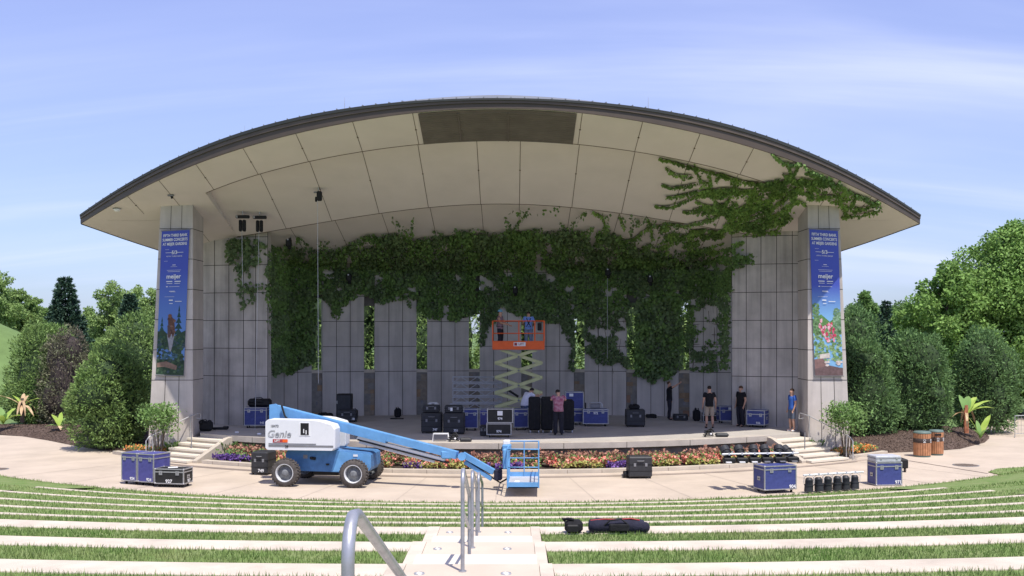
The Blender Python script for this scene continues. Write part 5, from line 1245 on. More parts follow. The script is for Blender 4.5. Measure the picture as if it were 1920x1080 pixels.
# stage lamps on bars
def par_lamp(t, c, ax, L=.40, r=.115, bar=None):
    """lamp body along ax from c (back) to the lens end"""
    c = Vector(c); ax = Vector(ax).normalized(); b = MB()
    b.cyl(c, c + ax * L * .12, r * .55, r * .8, 14); b.cyl(c + ax * L * .12, c + ax * L * .5, r * .8, r * .86, 14); b.cyl(c + ax * L * .5, c + ax * L * .56, r * 1.08, r * 1.08, 14); b.cyl(c + ax * L * .56, c + ax * L, r * .95, r, 14)
    for k in range(3): b.cyl(c + ax * L * (.18 + .1 * k), c + ax * L * (.20 + .1 * k), r * .92, r * .92, 14)
    lamp = b.build('lamp', M['plastic'], t)
    MB().cyl(c + ax * (L - .004), c + ax * (L + .012), r * .9, r * .9, 14).build('lens', M['grey'], lamp)
    if bar is not None:
        bar = Vector(bar); s = ax.cross(Vector((0, 1, 0))); s = s.normalized() if s.length > .1 else Vector((1, 0, 0)); m_ = c + ax * L * .45
        MB().tube([m_ - s * (r + .02), m_ - s * (r + .02) + (bar - m_) * .7, bar - s * .03, bar + s * .03, m_ + s * (r + .02) + (bar - m_) * .7, m_ + s * (r + .02)], .009, 5).build('yoke', M['alu_dull'], lamp)
        MB().box(bar, (.05, .07, .07)).build('clamp', M['alu_dull'], lamp)
def lamp_bar(label, p0, p1, zb, hang, n=6, mode='down'):
    p0 = Vector(p0); p1 = Vector(p1); c = (p0 + p1) / 2; t = thing('lamp_bar', label, 'stage lights', (c.x, c.y, 0 if mode == 'down' else zb - .30)); o = Vector(t.location)
    A = Vector((p0.x, p0.y, zb)) - o; B = Vector((p1.x, p1.y, zb)) - o
    MB().tube([A, B], .026, 8).build('bar', M['paper'], t)
    r = random.Random(n + int(hang * 100))
    for k in range(n):
        f = (k + .5) / n * .92 + .02 if mode == 'down' else (k + .55) / n; q = A.lerp(B, f)
        if mode == 'down': par_lamp(t, q + Vector((r.uniform(-.02, .02), .03, -.09)), (r.uniform(-.05, .05), r.uniform(-.12, .05), -1), hang, .142, q)
        else: par_lamp(t, q + Vector((0.0, .10, -.10)), (r.uniform(-.45, .1), .55, .42), .40, .150, q)
        if mode != 'down': MB().rbox(q + Vector((0.0, .02, -.20)), (.37, .26, .17), .03).build('ballast', M['black'], t)
        if mode != 'down': MB().box(q + Vector((r.uniform(-.06, .06), -.16, -.24)), (.17, .13, .03)).build('frame_clip', M['paper'] if k in (0, 1, 2) else M['grey'], t)
    return t
lamp_bar('row of black stage lamps standing on the ground between the two blue cases', (8.95, 32.75, 0), (11.05, 33.55, 0), .56, .42)
lamp_bar('row of black stage lamps on a white bar lying on the blue case 904', (6.55, 33.25, 0), (9.02, 33.6, 0), 1.15, .42, mode='up')

# litter bins
def bin_(label, x, y, r, slot):
    t = thing('litter_bin', label, 'litter bin', (x, y, 0), 0, 'slatted litter bins'); h = 1.0
    MB().cyl((0, 0, .0), (0, 0, .07), r * .96, r * .96, 20).build('base', M['binlid'], t)
    MB().cyl((0, 0, .06), (0, 0, h - .06), r * .93, r * .93, 20).build('drum', M['dkbrown'], t)
    b = MB()
    for k in range(22):
        a = 2 * math.pi * k / 22; b.box((math.cos(a) * r * .96, math.sin(a) * r * .96, h / 2), (.03, 2 * math.pi * r / 22 * .84, h - .14), Matrix.Rotation(a, 3, 'Z'))
    b.build('slats', M['wood'], t)
    MB().lathe((0, 0, 0), [(r * 1.0, h * .56), (r * 1.03, h * .57), (r * 1.03, h * .73), (r * 1.0, h * .74)], 22).build('band', M['dkbrown'], t)
    MB().lathe((0, 0, 0), [(r * 1.04, h - .07), (r * 1.06, h - .04), (r * .9, h + .01), (.001, h + .03)], 22).build('lid', M['binlid'], t)
    for az in (-.25, -1.2):
        a = -math.pi / 2 - az - .35; c = Vector((math.cos(a) * r * 1.035, math.sin(a) * r * 1.035, 0)); e = Vector((-math.sin(a), math.cos(a), 0)); b = MB()
        for k in range(3):
            q = 2 * math.pi * k / 3 + math.pi / 2
            for s0 in (0.2, 0.8): 
                p0 = c + e * math.cos(q + s0) * .045 + Vector((0, 0, h * .665 + math.sin(q + s0) * .045)); p1 = c + e * math.cos(q + s0 + 1.1) * .045 + Vector((0, 0, h * .665 + math.sin(q + s0 + 1.1) * .045)); b.tube([p0, p1], .008, 5)
        b.box(c + Vector((0, 0, h * .59)), (.10, .008, .02), Matrix.Rotation(a + math.pi / 2, 3, 'Z')); b.build('recycling_mark', M['decal'], t)
    if slot:
        b = MB(); a = -math.pi / 2 - .1; b.box((math.cos(a) * r * 1.0, math.sin(a) * r * 1.0, h * .84), (.24, .05, .07), Matrix.Rotation(a + math.pi / 2, 3, 'Z')); b.build('slot', M['black'], t)
bin_('slatted timber litter bin in front, the left of the two, with a round flat lid', *at(1729, 856), .33, False)
bin_('slatted timber litter bin with a dark slot, the right of the two', *at(1755, 853), .28, True)

# crowd barrier and pale path far right
t = thing('crowd_barrier', 'low grey metal barrier fence at the far right edge', 'barrier', (*at(1900, 816), 0)); L = 2.6
b = MB(); b.tube([(-.35, -.9, .05), (-.35, -.9, 1.0), (L, .3, 1.0), (L, .3, .05)], .02, 6); b.tube([(-.35, -.9, .15), (L, .3, .15)], .015, 6); b.build('frame', M['steel_rail'], t)
for k in range(1, 16): f = k / 16; MB().tube([(-.35 + (L + .35) * f, -.9 + 1.2 * f, .15), (-.35 + (L + .35) * f, -.9 + 1.2 * f, 1.0)], .009, 5).build('bar', M['steel_rail'], t)
b = MB(); b.tube([(-.5, -1.2, .02), (-.35, -.9, .06), (-.2, -.6, .02)], .02, 6); b.build('foot', M['steel_rail'], t)
tag(sheet('path', [G(1870, 783), G(1990, 783), G(1990, 797), G(1905, 797)], -.015, M['conc_ground']), kind='structure')

# bags on the terrace
p = G(1076, 1000, 1.985); t = thing('backpack', 'small black camera bag lying on the wide terrace left of the long bag', 'bag', (p.x, p.y - .05, 1.985))
MB().rbox((0, .1, .10), (.27, .2, .19), .05).build('body', M['cloth_black'], t); b = MB(); b.rbox((-.02, .0, .08), (.18, .07, .12), .02); b.build('pocket', M['black'], t)
MB().tube([(-.13, .05, .18), (-.17, .04, .21), (-.08, .04, .22), (0, .05, .20)], .02, 6).build('strap', M['cloth_black'], t)
MB().tube([(.13, .0, .02), (.2, -.02, .012), (.3, 0, .012), (.22, .03, .02)], .012, 6).build('strap', M['black'], t)
t = thing('duffel_bag', 'long navy instrument bag with a red piping lying on the terrace', 'bag', (G(1158, 1000, 1.985).x, p.y - .02, 1.985))
b = MB(); prof = [(-.43, .05), (-.41, .095), (-.3, .115), (-.1, .105), (.08, .115), (.22, .11), (.34, .10), (.40, .08), (.41, .03)]
b.lathe((0, .1, .10), [(.001, -.43)] + [(r_, x_) for x_, r_ in prof] + [(.001, .41)], 16, axis='X'); b.build('body', M['navy'], t)
MB().tube([(-.40, .06, .185), (-.2, .05, .205), (0, .05, .20), (.2, .05, .215), (.33, .05, .19)], .011, 6).build('piping', M['red'], t)
MB().lathe((.40, .04, .085), [(.001, -.03), (.07, -.028), (.085, 0), (.07, .028), (.001, .03)], 16, axis='Y').build('end_flap', M['navy'], t)
b = MB(); b.rbox((.02, -.01, .09), (.3, .05, .12), .02); b.build('pocket', M['cloth_black'], t)
MB().tube([(-.2, .0, .12), (-.12, -.03, .2), (.05, -.03, .22), (.15, -.01, .14)], .012, 6).build('strap', M['black'], t)

# ------------------------------------------------------------------ banners on the towers
def banner(label, TL, TR, BR, BL, left):
    t = thing('banner', label, 'banner', tuple(BL), 0, 'tall printed banners on the towers'); O = Vector(BL)
    def mp(s, q, off=0.0): # s across 0..1, q down 0..1
        return (Vector(TL) * (1 - s) + Vector(TR) * s) * (1 - q) + (Vector(BL) * (1 - s) + Vector(BR) * s) * q - O + Vector((0, -off - .012 * math.sin(q * 9), 0))
    hgt = (Vector(TL) - Vector(BL)).length; wid = (Vector(TR) - Vector(TL)).length
    ql = .53 if left else .485
    def grad(name, c0, c1, z0_, z1_):
        m = bpy.data.materials.new(name); m.use_nodes = True; nt = m.node_tree; pb = nt.nodes['Principled BSDF']; pb.inputs['Roughness'].default_value = .55
        tc = nt.nodes.new('ShaderNodeTexCoord'); sp = nt.nodes.new('ShaderNodeSeparateXYZ'); nt.links.new(tc.outputs['Object'], sp.inputs[0]); mr = nt.nodes.new('ShaderNodeMapRange'); mr.inputs[1].default_value = z0_; mr.inputs[2].default_value = z1_; nt.links.new(sp.outputs['Z'], mr.inputs[0])
        mx = nt.nodes.new('ShaderNodeMix'); mx.data_type = 'RGBA'; mx.inputs[6].default_value = (*c0, 1); mx.inputs[7].default_value = (*c1, 1); nt.links.new(mr.outputs[0], mx.inputs[0]); nt.links.new(mx.outputs[2], pb.inputs['Base Color']); return m
    if left: gm = grad('printed blue left', (.10, .22, .50), (.05, .08, .42), hgt * .30, hgt * .75)
    else: gm = grad('printed blue right', (.20, .42, .66), (.05, .08, .42), hgt * .38, hgt * .62)
    b = MB(); n = 24; vs = []
    for i in range(n + 1):
        for s in (0, .25, .5, .75, 1): vs.append(mp(s, i / n))
    for i in range(n + 1):
        for s in (0, .25, .5, .75, 1): vs.append(mp(s, i / n, -.006))
    k = 5 * (n + 1)
    b.add(vs, [(i * 5 + j, (i + 1) * 5 + j, (i + 1) * 5 + j + 1, i * 5 + j + 1) for i in range(n) for j in range(4)], 0, True); b.add([v for v in vs[k:]], [(i * 5 + j, i * 5 + j + 1, (i + 1) * 5 + j + 1, (i + 1) * 5 + j) for i in range(n) for j in range(4)], 0, True)
    b.build('cloth', gm, t)
    for q in (-.004, 1.004): MB().tube([mp(-.03, q, .0), mp(1.03, q, .0)], .02, 6).build('rod', M['grey'], t)
    def art(pts, m, lay=1, name='picture'):
        # irregular printed patch, split into small quads across so it follows the cloth
        bb = MB(); bb.add([mp(s, q, .004 + .0025 * lay) for s, q in pts], [tuple(range(len(pts)))]); return bb
    def poly(pts, mname, lay):
        P2 = [mp(s, q, .004 + .0022 * lay) for s, q in pts]; return P2
    pic = MB(); mats_ = []; 
    def add(pts, c, lay, rough=.6):
        key = tuple(c)
        for i, (kk, mm) in enumerate(mats_):
            if kk == key: idx = i; break
        else: mats_.append((key, mat('print', c, .6, .2, 9))); idx = len(mats_) - 1
        pic.add(poly(pts, None, lay), [tuple(range(len(pts)))[::-1]], idx)
    r = random.Random(5 if left else 9)
    def blob(cx, cy, rx, ry, c, lay, n=11, j=.3): add([(max(.0, min(1, cx + rx * (1 + r.uniform(-j, j)) * math.cos(2 * math.pi * i / n))), max(0, min(1, cy + ry * (1 + r.uniform(-j, j)) * math.sin(2 * math.pi * i / n)))) for i in range(n)], c, lay)
    if left:
        def fir(cx, q0, q1, w, c, lay):
            k = 7; L_ = []; R_ = []
            for i in range(k):
                f = (i + 1) / k; L_ += [(cx - w * f, q0 + (q1 - q0) * f), (cx - w * f * .55, q0 + (q1 - q0) * f)]; R_ += [(cx + w * f, q0 + (q1 - q0) * f), (cx + w * f * .55, q0 + (q1 - q0) * f)]
            for i in range(k):
                f0, f1 = i / k, (i + 1) / k; add([(max(0, cx - w * f1), q0 + (q1 - q0) * f1), (min(1, cx + w * f1), q0 + (q1 - q0) * f1), (cx, q0 + (q1 - q0) * f0 - .004)], c, lay)
        fir(.74, .52, .80, .24, (.02, .06, .05), 1); fir(.14, .60, .82, .20, (.025, .075, .055), 1)
        add([(0, .70), (.2, .69), (.5, .74), (.8, .71), (1, .69), (1, 1), (0, 1)], (.03, .06, .035), 2)
        for k in range(150): blob(r.random(), r.uniform(.73, .985), .05, .009, r.choice([(.05, .10, .05), (.02, .045, .03), (.08, .13, .07), (.05, .08, .10), (.03, .06, .035)]), 3)
        [blob(r.uniform(.25, .75), r.uniform(.845, .885), .07, .009, r.choice([(.06, .13, .17), (.10, .18, .22), (.04, .09, .11)]), 4) for _ in range(14)]
        add([(.02, .92), (.35, .905), (.75, .935), (.72, .965), (.3, .945), (.02, .95)], (.20, .13, .10), 4)
        add([(.40, .603), (.48, .595), (.56, .615), (.60, .655), (.62, .70), (.56, .745), (.50, .71), (.44, .75), (.40, .71), (.37, .66), (.36, .625)], (.10, .05, .035), 5); [blob(r.uniform(.36, .62), r.uniform(.61, .71), .05, .009, r.choice([(.15, .07, .045), (.07, .035, .03), (.20, .11, .08)]), 6) for _ in range(16)]; blob(.42, .592, .07, .016, (.17, .08, .045), 7, 9, .1)
        add([(.34, .72), (.62, .71), (.55, .80), (.48, .86), (.42, .80)], (.27, .27, .30), 4)
        blob(.40, .69, .05, .05, (.09, .06, .06), 7, 9, .15)
    else:
        add([(0, .62), (.3, .58), (.6, .63), (1, .57), (1, 1), (0, 1)], (.10, .22, .07), 1)
        for k in range(60): blob(.10 + r.uniform(-.10, .12), .51 + .003 * k, .05, .008, r.choice([(.10, .20, .08), (.18, .30, .14), (.14, .25, .12)]), 2)
        for k in range(60): blob(.88 + r.uniform(-.13, .10), .54 + .003 * k, .05, .008, r.choice([(.16, .28, .16), (.24, .38, .24), (.13, .24, .13)]), 2)
        for k in range(170): blob(r.random(), r.uniform(.68, .90), .055, .009, r.choice([(.14, .26, .10), (.24, .38, .18), (.09, .18, .08), (.32, .44, .26), (.18, .30, .12)]), 3)
        for (cx, cy) in ((.30, .64), (.40, .68), (.55, .67), (.62, .65), (.70, .69), (.45, .73), (.50, .76), (.34, .70), (.66, .72), (.74, .74), (.24, .67)): [blob(cx + r.uniform(-.05, .05), cy + r.uniform(-.02, .02), .035, .012, r.choice([(.62, .10, .18), (.75, .28, .38), (.50, .05, .10), (.70, .45, .50)]), 4, 7, .45) for _ in range(5)]
        add([(.18, .855), (.55, .845), (.56, .88), (.2, .885)], (.55, .50, .45), 5)
        add([(0, .89), (.3, .88), (.42, .92), (.42, 1), (0, 1)], (.22, .13, .12), 5); add([(0, .955), (.5, .93), (1, .95), (1, 1), (0, 1)], (.14, .09, .09), 6)
        for k in range(8): blob(r.uniform(.4, .95), r.uniform(.905, .935), .06, .008, (.6, .52, .48), 7)
    pic.build('picture', [m_ for _, m_ in mats_], t)
    def wr(txt, q, size, s=.5, sx=1.0, bold=.0, sh=0): 
        return text_obj('lettering', txt, size, M['decal'], t, None, None, mapf=lambda X, Yy: mp(s + X / wid, q - Yy / hgt, .03), bold=bold, sx=sx, shear=sh)
    k = wid / 1.12
    wr('FIFTH THIRD BANK', .033, .155 * k, sx=.72, bold=.004); wr('SUMMER CONCERTS', .063, .155 * k, sx=.70, bold=.004); wr('AT MEIJER GARDENS', .093, .155 * k, sx=.68, bold=.004)
    wr('5/3', .152, .2 * k, sx=.9, bold=.004); wr('FIFTH THIRD BANK', .178, .075 * k, sx=1.0)
    b = MB()
    for (a, c) in ((.18, .42), (.58, .82)): b.add([mp(a, .1535, .03), mp(c, .1535, .03), mp(c, .1505, .03), mp(a, .1505, .03)], [(0, 1, 2, 3)])
    b.build('rule_line', M['decal'], t)
    wr('meijer', .318, .24 * k, sx=.95, bold=.006)
    # small sponsor lines, far too small to read in the photo: plain dashes
    b = MB()
    for (q, a, c, th) in ((.130, .16, .30, .0016), (.210, .14, .27, .0016), (.238, .44, .56, .004), (.250, .38, .62, .0015), (.274, .25, .75, .002), (.284, .28, .72, .002), (.352, .24, .46, .006), (.352, .54, .76, .006), (.366, .26, .46, .003), (.366, .54, .74, .003), (.388, .24, .30, .006), (.388, .34, .72, .002), (.42, .36, .56, .004), (.425, .4, .6, .0015), (.458, .20, .55, .0015), (.482, .36, .50, .007), (.490, .58, .82, .004), (.505, .38, .50, .004)):
        b.add([mp(a, q + th / 2, .03), mp(c, q + th / 2, .03), mp(c, q - th / 2, .03), mp(a, q - th / 2, .03)], [(0, 1, 2, 3)])
    b.build('small_print', M['decal'], t)
YB = TF - .07
banner('tall banner on the left tower, blue above, with a brown bird before dark firs', P(303.5, 434, YB), P(355.5, 431, YB), P(344.5, 704, YB), P(292.5, 702, YB), True)
banner('tall banner on the right tower, blue above, with red pink blossoms over a rocky pond', P(1517.5, 430, YB), P(1571, 433, YB), P(1580.5, 704, YB), P(1528, 704, YB), False)

# ------------------------------------------------------------------ hoists, cables, small lamps under the ceiling
def hoist(u, v, label, arm=True, cable=None, scale=1.0, grp='chain hoists under the ceiling'):
    ps, ns, ok = ivy_surface([u], [v]); p = Vector(ps[0]); t = thing('chain_hoist', label, 'hoist', tuple(p), 0, grp); s = scale
    MB().cyl((0, 0, .05), (0, 0, -.16 * s), .02, n=8).build('hanger', M['steel_rail'], t)
    if arm:
        MB().rbox((0, 0, -.24 * s), (.58 * s, .16, .13), .03).build('motor', M['black'], t)
        b = MB(); b.cyl((-.24 * s, -.09, -.24 * s), (-.20 * s, -.10, -.24 * s), .05, n=8); b.build('hook_plate', M['alu_dull'], t)
        for sx in (-.09, .07): MB().rbox((sx * s, 0, -.62 * s), (.13 * s, .16, .50 * s), .03).build('chain_bag', M['cloth_black'], t)
    else:
        MB().rbox((0.04, 0, -.36 * s), (.22 * s, .2, .42 * s), .04).build('body', M['black'], t); MB().rbox((-.1 * s, 0, -.5 * s), (.08 * s, .1, .22 * s), .02).build('chain_bag', M['cloth_black'], t); MB().box((-.12 * s, -.02, -.2 * s), (.14 * s, .08, .06)).build('hook_plate', M['grey'], t)
    if cable:
        q = cable - p if isinstance(cable, Vector) else Vector((0, 0, -cable)); MB().tube([(-.03, -.02, -.8 * s if arm else -.4), q], .010, 5).build('chain', M['alu_dull'], t)
    return t
hoist(455, 396, 'left one of the twin black hoists near the left tower', True, 3.0, .95)
hoist(487, 397, 'right one of the twin black hoists, its chain reaching the stage floor', True, G(478, 807, SZ), .95)
hoist(597, 352, 'single black hoist hanging under the middle ceiling band at the left', False, 7.6, .9)
def ceil_lamp(u, v, label, cable=0):
    ps, ns, ok = ivy_surface([u], [v]); p = Vector(ps[0]) + Vector((0, -.75, 0.0)); t = thing('ceiling_speaker', label, 'stage lamp', tuple(p), 0, 'small black fittings hanging among the ivy')
    MB().tube([(0, .75, .1), (0, 0, 0)], .02, 6).build('arm', M['black'], t); MB().rbox((0, 0, -.18), (.24, .22, .34), .04).build('housing', M['black'], t); MB().box((-.02, -.12, -.05), (.07, .02, .06)).build('clip', M['alu'], t); MB().cyl((.03, 0, -.34), (.03, -.03, -.46), .07, .08, 10).build('lens', M['black'], t)
    if cable: MB().cyl((-.02, -.02, -.3), (-.02, -.02, -cable), .012, n=5).build('chain', M['alu'], t)
ceil_lamp(548, 450, 'small black fitting at the left end of the ivy'); ceil_lamp(659, 515, 'black fitting in the ivy above the second window slit'); ceil_lamp(966, 538, 'black fitting in the ivy just above the two men on the platform')
ceil_lamp(1137, 505, 'black fitting with a long pale cable hanging to the right of the platform', 4.3); ceil_lamp(1215, 518, 'black fitting in the ivy above the seventh window slit')

# ------------------------------------------------------------------ blue boom lift on the plaza
lift = thing('boom_lift', 'blue and white wheeled boom lift with its basket lowered to the ground', 'boom lift', (-6.0, 35.1, 0), R(-7))
def W2L(p):   # world -> lift coordinates
    return Matrix.Rotation(R(7), 3, 'Z') @ (Vector(p) - Vector((-6.0, 35.1, 0)))
for (x, y, lab) in ((-1.15, -1.0, 0), (1.10, -1.0, 0), (-1.15, 1.0, 0), (1.10, 1.0, 0)):
    s = 1 if y > 0 else -1
    b = MB(); prof = [(.30, -.15), (.40, -.15), (.435, -.11), (.445, -.04), (.445, .04), (.435, .11), (.40, .15), (.30, .15)]
    b.lathe((x, y, .445), prof, 28, axis='Y')
    for k in range(28):
        for q in (-1, 1):
            a = 2 * math.pi * (k + (.5 if q > 0 else 0)) / 28; b.box((x + math.cos(a) * .447, y + q * .07, .445 + math.sin(a) * .447), (.03, .12, .045), Matrix.Rotation(-a, 3, 'Y') @ Matrix.Rotation(q * .4, 3, 'X'))
    w = b.build('wheel', M['rubber'], lift)
    o_ = -s
    MB().lathe((x, y, .445), [(.302, -o_ * .14), (.302, o_ * .14), (.285, o_ * .152), (.268, o_ * .14), (.258, -o_ * .01)], 24, axis='Y').build('rim', M['rim'], w)
    MB().lathe((x, y, .445), [(.262, -o_ * .01), (.20, o_ * .0), (.18, o_ * .03), (.12, o_ * .04), (.10, o_ * .10), (.07, o_ * .11), (.001, o_ * .11)], 18, axis='Y').build('hub', M['hub'], w)
b = MB()
side = [(-1.05, .46), (.2, .44), (.55, .42), (1.45, .46), (1.55, .60), (1.55, 1.0), (1.45, 1.06), (.50, 1.12), (.36, 1.16), (-1.2, 1.16), (-1.3, .95)]
b.prism([(x, -.62, z) for x, z in side], (0, 1.24, 0)); b.build('chassis', M['blue_shaded'], lift)
b = MB(); pl_ = [(.30, .45), (1.46, .47), (1.555, .60), (1.555, 1.0), (1.45, 1.05), (.52, 1.11)]; b.prism([(x, -.64, z) for x, z in pl_], (0, .018, 0)); b.build('lit_side', M['blue'], lift)  # lighter sheet paints the chassis side as lit, beyond the turntable's shade
b = MB(); b.box((.0, 0, .36), (.9, .7, .14)); b.build('belly', M['black'], lift)
for x in (-1.15, 1.10): MB().box((x, 0, .445), (.26, 1.8, .20)).build('axle', M['black'], lift)
MB().box((1.05, -.652, .98), (.15, .006, .07)).build('decal', M['decal'], lift); MB().box((-.62, -.625, .92), (.14, .012, .12)).build('decal', M['grey'], lift); MB().cyl((-.45, -.62, .88), (-.28, -.66, .86), .05, n=8).build('valve', M['black'], lift); MB().box((.12, -.64, .68), (.10, .03, .05)).build('step_slot', M['black'], lift)
MB().cyl((-.35, 0, 1.1), (-.35, 0, 1.25), .5, n=24).build('turntable', M['blue_shaded'], lift)
# white covers: a rounded hood on the near side, another on the far side
def hood(y0, y1, nm):
    pr = [(-1.86, 1.22), (-1.80, 1.165), (.42, 1.165), (.46, 1.22), (.47, 1.85), (.40, 1.98), (.0, 2.09), (-.25, 2.12), (-1.76, 2.14), (-1.86, 2.06)]
    b = MB(); n = len(pr); r0 = .04
    def ring(y, k): c = (-.7, 1.65); return [(c[0] + (x - c[0]) * k, y, c[1] + (z - c[1]) * k) for x, z in pr]
    sgn = 1 if y1 > y0 else -1
    rings = [ring(y0, .95), ring(y0 + sgn * .03, .985), ring(y0 + sgn * .08, 1.0), ring(y1, 1.0)]
    vs = [v for r_ in rings for v in r_]; fs = [(i * n + j, i * n + (j + 1) % n, (i + 1) * n + (j + 1) % n, (i + 1) * n + j) for i in range(3) for j in range(n)]
    b.add(vs, fs + [tuple(range(n)), tuple(range(3 * n, 4 * n))], 0, False); return b.build(nm, M['white'], lift, bevel=.035)
hd = hood(-1.0, -.38, 'engine_cover'); hood(.85, .30, 'tank_cover')
yf = -1.004
b = MB()
for (x0, x1, z, th) in ((-1.72, -.15, 1.365, .035), (-1.72, .42, 1.30, .06)): b.box(((x0 + x1) / 2, yf, z), (x1 - x0, .012, th))
b.build('groove', M['grey'], hd)
MB().box((-.52, yf, 1.84), (.36, .014, .42)).build('window_frame', M['paper'], hd); MB().box((-.52, yf - .008, 1.85), (.27, .014, .38)).build('window_opening', M['black'], hd)
for dx_, zz in ((-.03, 1.78), (.05, 1.74)): MB().cyl((-.52 + dx_, yf - .018, zz - .06), (-.52 + dx_, yf - .018, zz + .07), .018, n=6).build('lever', M['decal'], hd)
MB().box((-1.34, yf, 1.46), (.48, .010, .11)).build('sticker', M['red'], hd); MB().box((-1.17, yf - .004, 1.46), (.17, .012, .09)).build('sticker', M['orange'], hd)
text_obj('lettering', 'LIFT', .10, M['decal'], hd, (-1.43, yf - .012, 1.46), (math.pi / 2, 0, 0), bold=.002)
text_obj('lettering', '18473', .11, M['grey'], hd, (-1.52, yf - .004, 1.93), (math.pi / 2, 0, 0), bold=.003)
text_obj('lettering', 'Genie', .33, M['grey'], hd, (-1.38, yf - .004, 1.67), (math.pi / 2, 0, 0), shear=.25, bold=.004, sx=1.0)
text_obj('lettering', 'Genie', .33, M['white'], hd, (-1.38, yf - .008, 1.67), (math.pi / 2, 0, 0), shear=.25, bold=-.009, sx=1.0)
text_obj('lettering', '28', .11, M['black'], hd, (-1.12, yf - .010, 1.28), (math.pi / 2, 0, 0), bold=.002)
# mast plate at the tail and boom
def LP(u, v, Y): return W2L(P(u, v, Y))
mast = [(505, 800), (505, 759), (517, 757), (530, 766), (545, 789), (560, 803)]
b = MB(); 
for yy in (35.32, 35.68): b.prism([LP(u, v, yy) for u, v in mast], W2L((0, .05, 0)) - W2L((0, 0, 0)))
b.build('mast_plate', M['blue'], lift)
A = LP(517, 768, 35.5); B = LP(862, 857, 33.75)
def beam(b, A, B, w, h, t0=0., t1=1., dz=0.):
    d = B - A; L = d.length; d.normalize(); s = d.cross(Vector((0, 0, 1))).normalized(); up = s.cross(d)
    p = A + d * L * t0 + up * dz; q = A + d * L * t1 + up * dz; vs = [p + s * a * w / 2 + up * c * h / 2 for a, c in ((-1, -1), (1, -1), (1, 1), (-1, 1))] + [q + s * a * w / 2 + up * c * h / 2 for a, c in ((-1, -1), (1, -1), (1, 1), (-1, 1))]
    return b.add(vs, [(0, 3, 2, 1), (4, 5, 6, 7), (0, 1, 5, 4), (1, 2, 6, 5), (2, 3, 7, 6), (3, 0, 4, 7)])
b = MB(); beam(b, A, B, .24, .235, 0, .985, .04); bm = b.build('boom', M['blue'], lift)
b = MB(); beam(b, A, B, .27, .29, .05, .62, 0.0); b.build('outer_boom', M['blue'], bm)
b = MB(); beam(b, A, B, .05, .05, 0.0, .62, .185); b.build('hose_rail', M['black'], bm) if False else None
b = MB(); beam(b, A, B, .12, .10, .46, .93, -.20); b.build('cylinder_cover', M['paper'], bm)
b = MB(); beam(b, A, B, .15, .05, .47, .95, -.27); b.build('cable_track', M['black'], bm)
b = MB(); beam(b, A, B, .10, .08, .48, .88, -.34); b.build('cable_tray', M['alu_dull'], bm)
b = MB(); c = LP(668, 818, 34.7); b.ball(c, .09, 8); b.build('pivot', M['grey'], bm)
b = MB(); b.tube([LP(528, 760, 35.2), LP(534, 780, 35.15), LP(548, 795, 35.1), LP(572, 805, 35.1)], .035, 6); b.build('hose', M['black'], bm)
MB().rbox(LP(838, 852, 33.9), (.34, .34, .26), .04).build('boom_head', M['blue'], bm)
MB().cyl(LP(866, 856, 33.5), LP(866, 856, 33.9), .13, n=16).build('jib_pivot', M['blue'], bm)
jb = MB(); J0 = LP(868, 852, 33.7); J1 = LP(926, 885, 33.5); beam(jb, J0, J1, .16, .17); jj = jb.build('jib', M['blue'], lift)
b = MB(); beam(b, LP(872, 866, 33.75), LP(922, 898, 33.5), .12, .12); b.build('lower_arm', M['blue'], jj)
b = MB(); beam(b, LP(885, 868, 33.7), LP(920, 888, 33.5), .05, .06); b.build('jib_cylinder', M['black'], jj)
MB().rbox(LP(934, 890, 33.4), (.24, .26, .34), .03).build('rotator', M['navy'], jj); b = MB(); b.tube([LP(922, 895, 33.4), LP(938, 905, 33.3), LP(952, 897, 33.2)], .03, 6); b.build('hose', M['black'], jj)
# basket (its long side runs away from the camera)
bx0, bx1, by0, by1, bz = -.14, .80, 32.0, 34.35, .28
BP = lambda x, y, z: W2L((x, y, z)); T = .024
bk_ = MB(); flo = [BP(bx0, by0, bz), BP(bx1, by0, bz), BP(bx1 + .06, by1, bz), BP(bx0 + .06, by1, bz)]; bk_.prism(flo, (0, 0, .03)); bs = bk_.build('basket_floor', M['alu_dull'], lift)
b = MB()
for (p, q) in ((0, 1), (2, 3)): b.prism([flo[p], flo[q], flo[q] + Vector((0, 0, .17)), flo[p] + Vector((0, 0, .17))], (flo[3] - flo[0]).normalized() * .02)
for (p, q) in ((1, 2), (3, 0)): b.prism([flo[p], flo[q], flo[q] + Vector((0, 0, .08)), flo[p] + Vector((0, 0, .08))], (flo[1] - flo[0]).normalized() * .02)
b.build('toe_board', M['blue'], bs)
b = MB(); up = Vector((0, 0, 1))
f0, f1, f2, f3 = flo
def lerp(a, c, t): return a * (1 - t) + c * t
b.tube([f0 + up * 1.16, f1 + up * 1.16, f2 + up * 1.16, f3 + up * 1.16], T, 6, closed=True)
b.tube([f0 + up * .62, f1 + up * .62, f2 + up * .62, f3 + up * .62], T * .8, 6, closed=True); b.build('basket_rail', M['blue'], bs)
posts = [f0, f1, f2, f3, lerp(f1, f2, .33), lerp(f1, f2, .66), lerp(f0, f3, .33), lerp(f0, f3, .66), lerp(f2, f3, .5)]
for q in posts: MB().cyl(q, q + up * 1.16, T * .85, n=6).build('post', M['blue'], bs)
MB().tube([f1 + up * .08, lerp(f1, f2, .33) + up * .62], T * .8, 6).build('brace', M['blue'], bs)
MB().rbox(lerp(f0, f3, .62) + Vector((-.06, 0, 1.05)), (.26, .32, .22), .03).build('control_box', M['blue'], bs); MB().rbox(lerp(f0, f3, .62) + Vector((-.06, 0, 1.22)), (.20, .26, .14), .02).build('control_panel', M['paper'], bs)
